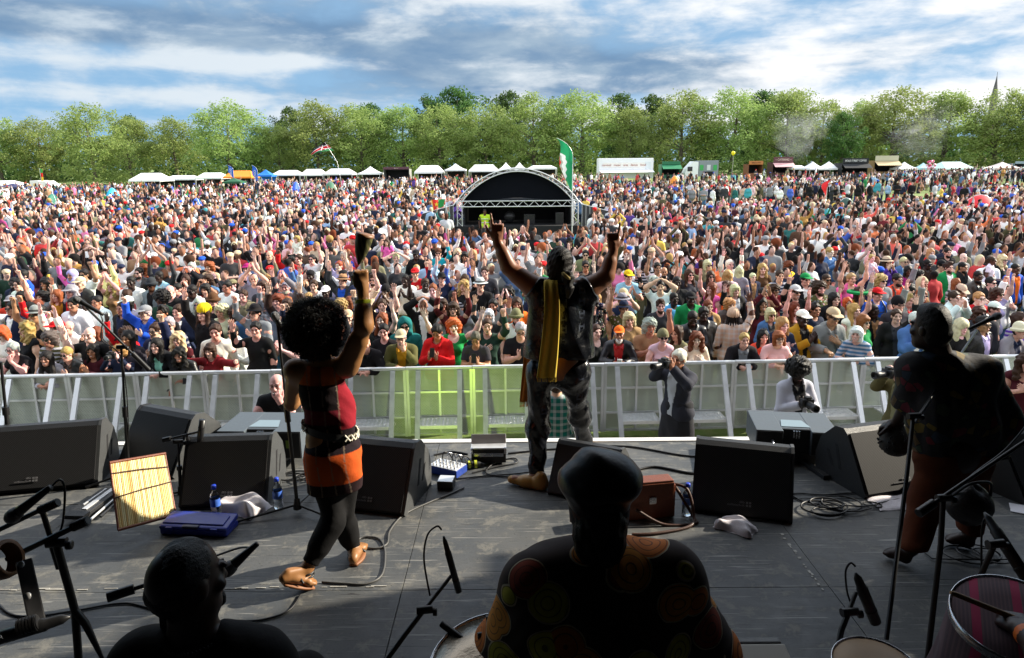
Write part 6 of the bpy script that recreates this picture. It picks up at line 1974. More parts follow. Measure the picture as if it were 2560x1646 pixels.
def at(px, Y): 
    q = PY(px, 430, Y); return Vector((q.x, Y, ground(q.x, min(Y, 190))))
def zpx(px, py, Y): return PY(px, py, Y).z
def wpx(x0, x1, Y): return PY(x1, 430, Y).x - PY(x0, 430, Y).x
def people_gap(): pass
def gazebo(label, x0, x1, ytop, yeave, Y, hexs, peaks=1, valance=True, depth=None, ridge=False, open_=True, cat='gazebo', name='gazebo'):
    w_ = wpx(x0, x1, Y); c = at((x0 + x1) / 2, Y); zt, ze = zpx((x0 + x1) / 2, ytop, Y) - c.z, zpx((x0 + x1) / 2, yeave, Y) - c.z
    dp = depth or min(w_, 4.0); r = empty(name, c); m = M['tent_white'] if hexs == 'w' else col_mat('canvas_' + hexs.strip('#'), hexs, .75, .08, 1.5)
    rf = MB(); n = peaks; pw = w_ / n
    for k in range(n):
        xa, xb = -w_ / 2 + k * pw, -w_ / 2 + (k + 1) * pw; xm = (xa + xb) / 2
        if ridge: 
            ins = pw * .18; N = 6
            def side(u, v, xa=xa, xb=xb, ins=ins, s_=-1):
                sag = (1 - v) ** 1.0; return (xa + (xb - xa) * u + (ins * v if u < .5 else -ins * v) * (abs(u - .5) * 2), s_ * dp / 2 * (1 - v), ze + (zt - ze) * (v ** 1.15))
            rf.grid(lambda u, v: side(u, v, s_=-1), 12, N); rf.grid(lambda u, v: side(1 - u, v, s_=1), 12, N)
            for s_ in (-1, 1):
                xe = xa if s_ < 0 else xb; rf._add([(xe, -dp / 2, ze), (xe, dp / 2, ze), (xe - s_ * ins, 0, zt)], [(0, 1, 2)])
        else:
            N = 7
            for q in range(4):
                cs = [(xa, -dp / 2), (xb, -dp / 2), (xb, dp / 2), (xa, dp / 2)]; p0, p1 = cs[q], cs[(q + 1) % 4]
                def face(u, v, p0=p0, p1=p1, xm=xm):
                    bx, by = p0[0] + (p1[0] - p0[0]) * u, p0[1] + (p1[1] - p0[1]) * u; return (bx + (xm - bx) * v, by * (1 - v), ze + (zt - ze) * (v ** 1.55))
                rf.grid(face, 6, N)
    rf.build('roof', m, r)
    if valance:
        vl = MB(); 
        for y in (-dp / 2, dp / 2): vl.box((0, y, ze - .11), (w_, .02, .24))
        for x in (-w_ / 2, w_ / 2): vl.box((x, 0, ze - .11), (.02, dp - .04, .24))
        vl.build('valance', m, r)
    for x in (-w_ / 2 + .05, w_ / 2 - .05):
        for y in (-dp / 2 + .06, dp / 2 - .06): MB().tube([(x, y, 0), (x, y, ze)], .035, 6).build('leg', M['alu'], r)
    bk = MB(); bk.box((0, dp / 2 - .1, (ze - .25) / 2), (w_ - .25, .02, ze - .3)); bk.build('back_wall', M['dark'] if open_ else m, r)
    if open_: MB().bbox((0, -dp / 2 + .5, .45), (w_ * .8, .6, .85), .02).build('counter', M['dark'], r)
    return tag(r, label, cat, 'stalls and tents along the tree line')
gazebo('long white canopy at the left picture edge', -60, 52, 452, 463, 112, 'w', 1, depth=4, ridge=True)
gazebo('low navy gazebo in front of the left edge canopy', -8, 62, 459, 468, 96, '#2a2f58')
gazebo('white peaked marquee by the bare leaning tree trunk', 338, 416, 433, 450, 118, 'w', 1, depth=5, ridge=True)
gazebo('low white awning between the marquee and the arched canopy', 416, 498, 439, 447, 124, 'w', 1, depth=3, ridge=True)
gazebo('pale arched canopy left of the orange gazebo', 498, 564, 432, 444, 120, '#dfe6e6', 1, depth=4, ridge=True)
gazebo('orange ridge-roofed gazebo between two blue feather flags', 568, 638, 427, 442, 116, '#f08a28', 1, depth=4, ridge=True)
gazebo('small green gazebo in front of the orange one', 561, 606, 445, 454, 88, '#1f5a3c')
gazebo('bright blue peaked gazebo right of the feather flags', 644, 685, 424, 438, 112, '#1c74d8', open_=False)
gazebo('first white stall right of the blue gazebo', 686, 755, 426, 436, 116, 'w', 1, depth=3, ridge=True)
gazebo('second white stall right of the blue gazebo', 757, 813, 423, 436, 114, 'w', 1, depth=3.5, ridge=True)
gazebo('wide white stall behind the flagpole', 815, 886, 422, 434, 114, 'w', 1, depth=3.5, ridge=True)
gazebo('white pop-up gazebo left of the brown-fascia stall', 899, 954, 416, 433, 112, 'w')
gazebo('white ridge stall right of the brown-fascia stall', 1040, 1108, 414, 430, 110, 'w', 1, depth=4, ridge=True)
gazebo('white hipped gazebo left of the open pitched tent', 1114, 1165, 409, 424, 110, 'w')
gazebo('open pitched white tent just left of the covered stage roof', 1174, 1246, 412, 426, 108, 'w', 1, depth=5, ridge=True)
gazebo('twin-peaked white tent peeping over the covered stage', 1248, 1316, 406, 422, 112, 'w', 2)
gazebo('long low white stall behind the green feather flag', 1320, 1391, 414, 420, 114, 'w', 1, depth=3, ridge=True)
gazebo('small white awning right of the brown food stall', 1976, 2008, 414, 420, 110, 'w', 1, depth=3, ridge=True)
gazebo('twin-peaked white tent left of the black coffee stall', 2010, 2090, 404, 421, 108, 'w', 2)
gazebo('white pop-up gazebo right of the cream kiosk', 2235, 2282, 405, 421, 106, 'w')
gazebo('small pale blue gazebo left of the long pale marquee', 2290, 2322, 407, 420, 106, '#a8d2dc')
gazebo('long pale green marquee near the right edge', 2338, 2412, 405, 421, 106, '#cfe6e0', 1, depth=5, ridge=True)
gazebo('striped peaked stall below the church spire', 2470, 2535, 405, 420, 104, '#e2d2cc')
gazebo('pale green stall cut off by the right picture edge', 2545, 2600, 414, 423, 104, '#bfe0c8')

def stall(label, x0, x1, ytop, ybase, Y, fascia, fh, awning=None, text=None, tcol=None, body='#6b4a3a', name='food_stall', cat='stall', tsx=1.0):
    w_ = wpx(x0, x1, Y); c = at((x0 + x1) / 2, Y); xm = (x0 + x1) / 2; zt = zpx(xm, ytop, Y) - c.z; zf = zpx(xm, ytop + fh, Y) - c.z
    r = empty(name, c); bm_ = col_mat('stall_' + body.strip('#'), body, .7)
    b = MB(); b.box((0, 1.25, zf / 2), (w_, .06, zf)); 
    for s_ in (-1, 1): b.box((s_ * (w_ / 2 - .03), 0, zf / 2), (.06, 2.44, zf))
    b.box((0, 0, zf + .03), (w_, 2.56, .06)); b.build('body', bm_, r)
    cn = MB(); cn.bbox((0, -1.0, .55), (w_ - .14, .5, 1.05), .02); cn.build('counter', bm_, r)
    MB().box((0, .9, zf * .5), (w_ - .2, .04, zf * .9)).build('interior', M['dark'], r)
    fa = MB(); fa.bbox((0, -1.34, (zt + zf) / 2), (w_, .10, zt - zf), .02); fo = fa.build('fascia', col_mat('fascia_' + fascia.strip('#'), fascia, .6), r)
    if text: text_obj('lettering', text, (zt - zf) * .52, tcol or M['white_paint'], fo, (0, -1.40, (zt + zf) / 2), (R(90), 0, 0), .01, 'CENTER', tsx)
    if awning:
        a = MB(); a.grid(lambda u, v: ((u - .5) * w_ * 1.05, -1.4 - 1.1 * v, zf - .05 - .55 * v - (.05 * abs(math.sin(u * 40)) if v > .95 else 0)), 40, 4); a.build('awning', col_mat('awning_' + awning.strip('#'), awning, .75), r)
    return tag(r, label, cat, 'stalls and tents along the tree line')
stall('stall with a dark brown lettered fascia between white gazebos', 962, 1026, 418, 436, 112, '#5a3442', 6, None, 'Pieminis', col_mat('cream_letter', '#d8c8b8', .7), '#8a8a88', tsx=1.0)
stall('food stall with an orange-brown lettered sign board', 1864, 1899, 403, 424, 112, '#b0703a', 9, None, 'GRILL & FRY', col_mat('dark_letter', '#5a2a18', .7), '#7a4a30', tsx=.9)
stall('brown-red food stall with curly sign and pink awning', 1924, 1972, 393, 424, 112, '#5a3438', 14, '#d8a8a8', '~ CATERING ~', col_mat('cream_letter', '#d8c8b8', .7), '#4a3030', tsx=.85)
stall('black coffee stall with white lettering', 2094, 2158, 396, 424, 106, '#14161a', 13, '#202226', 'BOLD STREET COFFEE', M['white_paint'], '#14161a', tsx=.80)
stall('cream painted kiosk with a tall picture fascia', 2174, 2231, 390, 424, 108, '#b8b59a', 13, '#c8b48c', None, None, '#8a6e46')
stall('small grey-blue kiosk behind the striped stall', 2520, 2552, 404, 424, 112, '#8a9ca8', 6, None, None, None, '#6a7a86')
def trailer():
    Y = 112; x0, x1 = 1496, 1633; w_ = wpx(x0, x1, Y); c = at((x0 + x1) / 2, Y); r = empty('exhibition_trailer', c); zt = zpx(1565, 396, Y) - c.z
    MB().bbox((0, 1.2, zt * .5 + .3), (w_, 2.5, zt - .6), .12).build('body', M['tent_white'], r)
    MB().box((-w_ * .04, -.08, zt * .72), (w_ * .76, .04, zt * .20)).build('side_banner', col_mat('trailer_banner', '#e6e2dc', .6), r)
    t = text_obj('lettering', 'carnival   music   arts   dance   food', .42, col_mat('red_letter', '#a86058', .6), r, (-w_ * .04, -.13, zt * .72), (R(90), 0, 0), .01, 'CENTER', 1.1)
    ln = MB(); ln.box((w_ * .40, -.08, zt * .70), (w_ * .10, .04, zt * .30)); ln.build('side_hatch', col_mat('hatch_pale', '#d4dade', .5), r)
    a = MB(); a.grid(lambda u, v: ((u - .5) * w_ * .98, -.1 - 1.6 * v, zt * .52 - .35 * v), 20, 3); a.build('awning', M['tent_white'], r)
    for x in (-w_ * .35, w_ * .35): MB().lathe([(0, -.14), (.45, -.14), (.48, -.1), (.48, .1), (.45, .14), (0, .14)], 18, Matrix.Rotation(R(90), 3, 'X'), (x, .3, .48)).build('wheel', M['rubber'], r)
    tag(r, 'big white exhibition trailer with a lettered side banner', 'trailer', 'stalls and tents along the tree line')
trailer()
def truck(label, x0, x1, ytop, Y, body, cab, cab_side=-1, signs=(), flag=False):
    w_ = wpx(x0, x1, Y); c = at((x0 + x1) / 2, Y); zt = zpx((x0 + x1) / 2, ytop, Y) - c.z; r = empty('food_truck', c); cw = 2.1
    bl_ = w_ - cw; bx = (cw / 2) * -cab_side
    MB().bbox((bx, 1.2, zt * .5 + .35), (bl_, 2.4, zt - .7), .08).build('box_body', col_mat('truck_' + body.strip('#'), body, .45), r)
    s = cab_side * (w_ / 2 - cw / 2)
    cb = MB(); f = cab_side; poly = [(0, .5), (0, zt * .62), (.25, zt * .93), (1.2, zt * .96), (2.0, zt * .80), (2.0, .5)]
    Mz = Matrix.Rotation(R(90), 3, 'Z') if f < 0 else Matrix.Rotation(R(-90), 3, 'Z')
    cb.prism([(y - 1.0, z) for y, z in [(0, .5), (0, zt * .94), (.8, zt * .97), (1.75, zt * .62), (2.0, zt * .40), (2.0, .5)]], -1.15, 1.15, Mz, (s, 1.2, 0)); co = cb.build('cab', col_mat('cab_' + cab.strip('#'), cab, .4), r)
    MB().box((s + f * .28, .03, zt * .60), (.75, .04, zt * .22)).build('side_window', M['lens'], co)
    for i, (dx_, wz, hx) in enumerate(signs):
        MB().box((bx + dx_ * bl_, -.03, zt * .66), (bl_ * .18, .05, zt * .26)).build('side_sign', col_mat('sign_' + hx.strip('#'), hx, .5), r)
    MB().box((bx, -.02, zt * .36), (bl_ * .5, .04, zt * .22)).build('serving_hatch', M['dark'], r)
    for x in (s + f * .1, bx - f * bl_ * .3): MB().lathe([(0, -.14), (.42, -.14), (.46, -.1), (.46, .1), (.42, .14), (0, .14)], 18, Matrix.Rotation(R(90), 3, 'X'), (x, .12, .46)).build('wheel', M['rubber'], r)
    MB().tube([(bx - bl_ * .4, .2, zt), (bx - bl_ * .4, .2, zt + .5)], .05, 6).build('roof_post', M['black_metal'], r)
    return tag(r, label, 'truck', 'stalls and tents along the tree line')
truck('silver-sided food truck with a white cab and green signs', 1712, 1796, 402, 112, '#7e868c', '#e8eaec', -1, [(-.36, 0, '#3aa052'), (0, 0, '#c8ccd0'), (.32, 0, '#3aa052')])
truck('white food van at far left beside the navy gazebo', 70, 128, 452, 108, '#ecece6', '#ecece6', 1, [(0, 0, '#e8c878')])
def green_truck():
    stall('dark green food truck with a yellow lit hatch', 1650, 1695, 404, 426, 112, '#1f6a48', 8, '#2a7a54', None, None, '#1c5a40', 'food_truck', 'truck')
green_truck()
# pop-up tents and umbrellas in the crowd
def popup(label, x0, x1, ytop, ybase, Y, hexs, name='pop_up_tent', cat='tent'):
    w_ = wpx(x0, x1, Y); c = at((x0 + x1) / 2, Y); zt = zpx((x0 + x1) / 2, ytop, Y) - c.z; zb = zpx((x0 + x1) / 2, ybase, Y) - c.z
    r = empty(name, c); m = col_mat('tent_' + hexs.strip('#'), hexs, .6); b = MB()
    b.grid(lambda u, v: (w_ / 2 * math.cos(math.pi * (1 - u)), (v - .5) * 1.8, max(zb, 0) * 0 + (zt) * math.sin(math.pi * u) ** .8 * (.35 + .65 * math.sin(math.pi * (.12 + .76 * v)))), 16, 8); b.build('canopy', m, r, solid=.02)
    p = MB()
    for y in (-.88, 0, .88): p.tube([(w_ / 2 * math.cos(math.pi * (1 - k / 12)), y, zt * math.sin(math.pi * k / 12) ** .8 * (.35 + .65 * math.sin(math.pi * (.5 + y / 1.8 * .76))) + .02) for k in range(13)], .018, 5)
    p.build('tent_pole', M['alu'], r); return tag(r, label, cat, 'pop-up tents among the crowd')
popup('small turquoise pop-up tent on the grass at left', 262, 287, 470, 486, 62, '#1fa8d8')
popup('small dark green pop-up tent at far left', 111, 132, 485, 499, 52, '#1f6a58')
popup('round blue pop-up tent in the left middle crowd', 474, 494, 496, 519, 44, '#1f55c8')
popup('green and white pop-up tent near the flagpole foot', 805, 842, 455, 476, 66, '#3c6a50')
popup('blue pop-up shelter left of the flagpole foot', 727, 748, 455, 472, 66, '#2a58d8')
popup('large red pop-up tent in the right crowd', 2404, 2515, 488, 530, 36, '#d8202c')
popup('dark green pop-up tent behind the hi-vis steward on the right', 2092, 2152, 496, 526, 38, '#1c4438')
popup('small orange shelter in the crowd behind the green truck', 1676, 1698, 440, 452, 80, '#f0901f')
def balloons():
    c = at(2325, 100); r = empty('balloon_cluster', c); rr = random.Random(3)
    for i in range(26):
        m = MB(); m.lathe([(0, -.17), (.08, -.13), (.15, -.02), (.14, .09), (.07, .16), (0, .18)], 10); o = m.build('balloon', M['bal%d' % (i % 2)], r)
        a, e = rr.uniform(0, 6.28), rr.uniform(-.8, 1.2); o.location = (.55 * math.cos(a) * math.cos(e), .4 * math.sin(a) * math.cos(e), 2.0 + .6 * math.sin(e)); o.rotation_euler = (rr.uniform(-.5, .5), rr.uniform(-.5, .5), 0)
    MB().tube([(0, 0, 0), (0, 0, 1.7)], .02, 5).build('string', M['black_metal'], r); tag(r, 'cluster of pink balloons above the crowd at right', 'balloons')
M['bal0'] = mat('balloon_pink', srgb('#d8487a'), .3, 0, .1, 4); M['bal1'] = mat('balloon_pale', srgb('#e8b8c8'), .3, 0, .1, 4)
balloons()
def balloon():
    p = PY(1833, 384, 95); r = empty('yellow_balloon', p); MB().lathe([(0, -.30), (.04, -.27), (.20, -.10), (.26, .06), (.22, .20), (.12, .28), (0, .30)], 18).build('balloon', col_mat('balloon_yellow', '#f2e21c', .35), r)
    MB().tube(spline([(0, 0, -.28), (.05, 0, -1.2), (-.03, 0, -2.4), (.02, 0, -3.2)], 6), .012, 5).build('string', M['white_paint'], r); tag(r, 'yellow balloon floating in front of the trees', 'balloon')
balloon()

# ---------- flags
def feather(label, xt, yt, xb, yb, wpx_, Y, hexs, accent=None, name='feather_flag', text=None):
    top, bot = PY(xt, yt, Y), PY(xb, yb, Y); g = ground(bot.x, Y); r = empty(name, (bot.x, Y, g)); L = lambda p: Vector(p) - Vector((bot.x, Y, g))
    w_ = wpx(xb - wpx_, xb, Y); H = top.z - g; z0 = bot.z - g
    lean = top.x - bot.x
    def edge(t):                               # pole curve: straight, then bending over at the top
        return Vector((w_ * .0 + (lean) * max(0, (t - .62) / .38) ** 2.1, 0, z0 + (H - z0) * (t - .04 * max(0, (t - .8) / .2) ** 2)))
    MB().tube([(0, 0, 0)] + [edge(k / 14) for k in range(15)], [.03] + [.024 - .001 * k for k in range(15)], 6).build('pole', M['alu'], r)
    def width(t): return w_ * (.10 + .90 * min(1, t * 2.2)) * (1 if t < .60 else max(.02, 1 - ((t - .60) / .40) ** 1.6)) 
    m = MB(); m.grid(lambda u, v: edge(v) + Vector((-width(v) * u, .05 * math.sin(7 * v + 3 * u), -.0)), 8, 26); 
    m.build('flag_cloth', accent or col_mat('flag_' + hexs.strip('#'), hexs, .7), r)
    if text: t_ = text_obj('lettering', text, w_ * .5, M['white_paint'], r, (-w_ * .45, -.07, z0 + (H - z0) * .42), (R(90), R(-90), 0), .004, 'CENTER', 1.2)
    return tag(r, label, 'feather flag')
def green_flag_mat():
    m, t, b = mat_base('green_white_red_flag'); tcn = t.add('ShaderNodeTexCoord'); sx = t.add('ShaderNodeSeparateXYZ', i_0=tcn.outputs['Object'])
    x, z = sx.outputs[0], sx.outputs[2]
    zig = t.math('MULTIPLY', t.math('PINGPONG', t.math('MULTIPLY', z, 3.2), .5), .16)
    k = t.math('ADD', x, zig)
    k = t.math('ADD', k, t.math('MULTIPLY', t.mapr(z, 3.9, 4.7, 0, 1), .9))
    c = t.mix(t.math('LESS_THAN', k, -.26), (.015, .32, .12), (.75, .80, .76)); c = t.mix(t.math('LESS_THAN', k, -.44), c, (.35, .38, .33)); c = t.mix(t.math('LESS_THAN', k, -.52), c, (.55, .045, .03))
    t.set(b, 'Base Color', c); b.inputs['Roughness'].default_value = .7
    tl = t.add('ShaderNodeBsdfTranslucent'); t.set(tl, 'Color', c); mx = t.add('ShaderNodeMixShader'); mx.inputs[0].default_value = .35; t.l.new(b.outputs[0], mx.inputs[1]); t.l.new(tl.outputs[0], mx.inputs[2]); t.l.new(mx.outputs[0], t.n['Material Output'].inputs[0]); return m
feather('tall green feather flag with white and red zigzag edge beside the covered stage', 1392, 340, 1431, 478, 33, 34, '#1f9a58', green_flag_mat())
feather('left blue feather flag beside the orange gazebo', 569, 412, 585, 446, 13, 96, '#1c5ec8', None, text='FOOD')
feather('right blue feather flag between the orange and blue gazebos', 629, 411, 646, 457, 14, 94, '#1c5ec8', None, text='FOOD')
feather('red feather flag standing in the right-hand crowd', 2086, 446, 2066, 492, 14, 50, '#e01c24')
def bunting_flag():
    b = at(100, 95); r = empty('thin_flag', b); z1 = zpx(100, 422, 95) - b.z; MB().tube([(0, 0, 0), (0, 0, z1)], .03, 6).build('pole', M['alu'], r)
    z0 = z1 - 1.6
    for i, hx in enumerate(('#2e9a3c', '#e0281e', '#e8c42a')): MB().grid(lambda u, v, i=i: (.45 * u * (1 - .3 * u), .08 * math.sin(6 * u), z1 - .05 - .5 * i - .5 * v), 6, 3).build('flag_band', col_mat('band_' + hx.strip('#'), hx, .7), r)
    tag(r, 'thin red, green and yellow flag at far left before the trees', 'flag')
bunting_flag()
def kenya():
    Y = 60; a, b = PY(858, 505, Y), PY(833, 372, Y); r = empty('flag_on_pole', (a.x, Y, ground(a.x, Y))); L = lambda p: Vector(p) - Vector((a.x, Y, ground(a.x, Y)))
    MB().tube([L(PY(870, 560, Y)), L(PY(852, 450, Y)), L(PY(843, 405, Y)), L(PY(812, 356, Y))], [.018, .015, .012, .010], 6).build('pole', M['alu'], r)
    c = [PY(812, 355, Y), PY(833, 377, Y), PY(780, 391, Y), PY(778, 383, Y)]   # hoist top, hoist bottom, fly bottom, fly top
    bands = [(0, .30, '#0c0c0e'), (.30, .36, '#f0f0f0'), (.36, .66, '#d01828'), (.66, .72, '#f0f0f0'), (.72, 1, '#1c6a38')]
    def pt(u, v):
        h = c[0].lerp(c[1], v); f = c[3].lerp(c[2], v); q = h.lerp(f, u); q.y += .25 * math.sin(5 * u + 2 * v); q.z += .12 * math.sin(math.pi * u) ; return L(q)
    for v0, v1, hx in bands: MB().grid(lambda u, v, v0=v0, v1=v1: pt(u, v0 + (v1 - v0) * v), 14, 3).build('flag_band', col_mat('kband_' + hx.strip('#'), hx, .7), r)
    s = MB()
    for k in range(16): pass
    s.grid(lambda u, v: pt(.38 + .16 * (u - .5) * (1 - abs(2 * v - 1) ** 1.5) + .04 * (v - .5), .22 + .58 * v) + Vector((0, -.05, 0)), 6, 8); s.build('shield_emblem', col_mat('kshield', '#d01828', .7), r)
    w2 = MB()
    for d_ in (-1, 1): w2.tube([pt(.38 + .10 * d_, .22) + Vector((0, -.08, 0)), pt(.38 - .10 * d_, .80) + Vector((0, -.08, 0))], .03, 5)
    w2.build('spears_emblem', M['white_paint'], r)
    tag(r, 'black, red and green flag with white borders and shield blowing on a thin pole', 'flag')
kenya()
def star_flag():
    Y = 34; c = [PY(1113, 498, Y), PY(1108, 517, Y), PY(1083, 527, Y), PY(1078, 500, Y)]; g = ground(c[0].x, Y); r = empty('flag_on_pole', (c[0].x, Y, g)); L = lambda p: Vector(p) - Vector((c[0].x, Y, g))
    MB().tube([L(PY(1119, 540, Y)), L(PY(1112, 495, Y))], .015, 6).build('pole', M['alu'], r)
    def pt(u, v): q = c[0].lerp(c[1], v).lerp(c[3].lerp(c[2], v), u); q.y += .08 * math.sin(6 * u + v); return L(q)
    for u0, u1, hx in ((0, .5, '#1c8a40'), (.5, .93, '#d82a20'), (.93, 1, '#e8c030')): MB().grid(lambda u, v, u0=u0, u1=u1: pt(u0 + (u1 - u0) * u, v), 6, 6).build('flag_band', col_mat('sband_' + hx.strip('#'), hx, .7), r)
    st = MB(); cc = pt(.62, .5) + Vector((0, -.04, 0)); vs = [cc] + [cc + Vector((.11 * (1 if k % 2 == 0 else .42) * math.sin(k * math.pi / 5), 0, .11 * (1 if k % 2 == 0 else .42) * math.cos(k * math.pi / 5))) for k in range(10)]
    st._add(vs, [(0, 1 + k, 1 + (k + 1) % 10) for k in range(10)]); st.build('star_emblem', col_mat('star_yellow', '#ecc832', .6), r)
    tag(r, 'red and green flag with a yellow star left of the covered stage', 'flag')
star_flag()

# ---------- small covered stage in the middle of the field
def side_stage():
    Y = 36.0; gl = ground(0, Y); xl, xr = PY(1142, 505, Y).x, PY(1446, 494, Y).x; c = Vector(((xl + xr) / 2, Y, gl)); r = empty('covered_stage', c)
    w_ = xr - xl; zb = PY(1294, 505, Y).z - gl; zt = PY(1294, 421, Y).z - gl; D = 4.0
    def arc(t, k=1.0, dz=0.0): return (-(w_ / 2) * k * math.cos(math.pi * t), zb + dz + (zt - zb) * k * math.sin(math.pi * t) ** 1.7)
    rf = MB(); rf.grid(lambda u, v: (arc(u)[0], -.12 + D * v, arc(u)[1]), 30, 4); rf.build('arched_roof', col_mat('stage_roof_silver', '#b8bcc0', .45), r, solid=.03)
    bb = MB(); vs = [(0, .25, zb + .2)] + [(arc(t, .90)[0], .25, arc(t, .90)[1]) for t in [k / 30 for k in range(31)]]; bb._add(vs, [(0, i, i + 1) for i in range(1, 31)]); bb.build('black_tympanum', mat('tympanum_black', (.004, .005, .008), .9, 0, .2, 3, spec=.1), r)
    def truss(p0s, p1s, nm, rr=.028):
        m = MB(); m.tube(p0s, rr, 6); m.tube(p1s, rr, 6)
        for i in range(len(p0s) - 1): m.tube([p0s[i], p1s[i + 1]] if i % 2 == 0 else [p1s[i], p0s[i + 1]], rr * .5, 5)
        m.build(nm, M['alu'], r)
    N = 26
    truss([Vector((arc(k / N)[0], -.14, arc(k / N)[1])) for k in range(N + 1)], [Vector((arc(k / N, .91)[0], -.14, arc(k / N, .91)[1])) for k in range(N + 1)], 'arch_truss')
    truss([Vector((arc(k / N)[0], D - .14, arc(k / N)[1])) for k in range(N + 1)], [Vector((arc(k / N, .91)[0], D - .14, arc(k / N, .91)[1])) for k in range(N + 1)], 'arch_truss')
    truss([Vector((-w_ / 2 + w_ * k / 22, -.16, zb + .05)) for k in range(23)], [Vector((-w_ / 2 + w_ * k / 22, -.16, zb - .22)) for k in range(23)], 'cross_truss')
    for s_ in (-1, 1):
        for y in (-.16, D - .2):
            truss([Vector((s_ * (w_ / 2 - .02), y, .0 + zb * k / 8)) for k in range(9)], [Vector((s_ * (w_ / 2 - .26), y, zb * k / 8)) for k in range(9)], 'tower_leg')
    MB().bbox((0, D / 2, .35), (w_ + .3, D + .4, .7), .02).build('deck', M['dark'], r)
    bk = MB(); bk.box((0, D - .05, zb * .55), (w_ - .2, .05, zb * 1.1)); 
    for s_ in (-1, 1): bk.box((s_ * (w_ / 2 - .32), D / 2 + .3, zb * .5), (.04, D - .7, zb))
    bk.box((0, D / 2, zb + .02), (w_ - .3, D - .6, .03)); bk.build('black_drape', M['dark'], r)
    for s_ in (-1, 1):
        gd = MB(); gd.tube([(s_ * w_ / 2, -.1, zb + .05), (s_ * (w_ / 2 + .55), -.3, zb - .55)], .03, 6); gd.build('guy_strut', M['alu'], r)
        fn = MB(); x0 = s_ * (w_ / 2 + .15)
        fn.quad((x0, -.4, .1), (x0 + s_ * 1.5, -.5, .1), (x0 + s_ * 1.5, -.5, 1.35), (x0, -.4, 1.75)); fn.build('side_scrim', M['scrim'], r)
        rl = MB()
        for k in range(9): rl.tube([(x0 + s_ * .19 * k, -.42, 0), (x0 + s_ * .19 * k, -.42, 1.75 - .05 * k)], .014, 5)
        rl.tube([(x0, -.42, 1.75), (x0 + s_ * 1.52, -.42, 1.35)], .02, 5); rl.build('side_railing', M['alu'], r)
    kit = MB()
    kit.bbox((.6, 1.0, .95), (.55, .4, .5), .02); kit.bbox((2.1, .6, 1.0), (.4, .4, .6), .03); kit.lathe([(0, 0), (.28, 0), (.28, .45), (0, .45)], 16, Matrix.Rotation(R(90), 3, 'X'), (-.4, 1.6, 1.05)); kit.build('band_equipment', M['black_plastic'], r)
    return tag(r, 'small stage with a silver truss arch and black backdrop standing in the crowd', 'stage')
M['scrim'] = mat('black_scrim', (.05, .05, .055), .8, 0, .2, 5)
side_stage()
# hi-vis steward on it
dst = dict(x=1211, y=529, sex='M', gar='t', c='lime', inner=None, hair='crop', hs='k', skin='d', pose='down', hat=None, hold=None, fl=set())
p = PY(1212, 530, 35.6); dst['s'] = 1.0; dst['p'] = Vector((p.x, 35.6, p.z - 1.62)); dst['label'] = 'steward in bright yellow hi-vis vest standing on the small stage'
o = make_person(dst, None); o.scale = (1.05, 1.05, 1.0); o.rotation_euler = (0, 0, 0)
hb = MB()
for z in (1.10, 1.28): hb.tube([(.175 * math.cos(a) * 1.05, -.005 + .142 * math.sin(a), z) for a in [k * math.pi / 12 for k in range(25)]], .018, 5)
hb.build('reflective_band', M['alu'], o)
dst2 = dict(dst); dst2['x'] = 2105; dst2['fl'] = {'back'}
p = PY(2112, 500, 31); dst2['p'] = Vector((p.x, 31, ground(p.x, 31))); dst2['label'] = 'steward in bright yellow hi-vis vest beside the dark green pop-up tent'; make_person(dst2, None)

# ---------- church spire beyond the trees
def spire():
    Y = 420; b = PY(2478, 300, Y); zt = PY(2482, 188, Y).z; zb = PY(2478, 244, Y).z; r = empty('church_spire', (b.x, Y, 0)); st = mat('spire_slate', (.09, .085, .09), .8, 0, .25, .4)
    m = MB(); m.lathe([(2.1, zb - 10), (1.75, zb), (1.15, zb + (zt - zb) * .35), (.5, zb + (zt - zb) * .72), (.08, zt)], 8, smooth=False); m.build('spire', st, r)
    w2 = MB(); w2.box((0, 0, (zb - 10) / 2), (6.2, 6.2, zb - 10)); w2.build('tower', mat('spire_stone', (.16, .13, .10), .85, 0, .2, .5), r)
    for k in range(3): MB().bbox((-3.13, -1.6 + 1.6 * k, zb - 16), (.1, .7, 4), .03).build('belfry_opening', M['dark'], r)
    MB().tube([(0, 0, zt), (0, 0, zt + 1.6)], .10, 6).build('finial', M['black_metal'], r)
    tag(r, 'dark slender church spire rising above the trees', 'church spire')
spire()

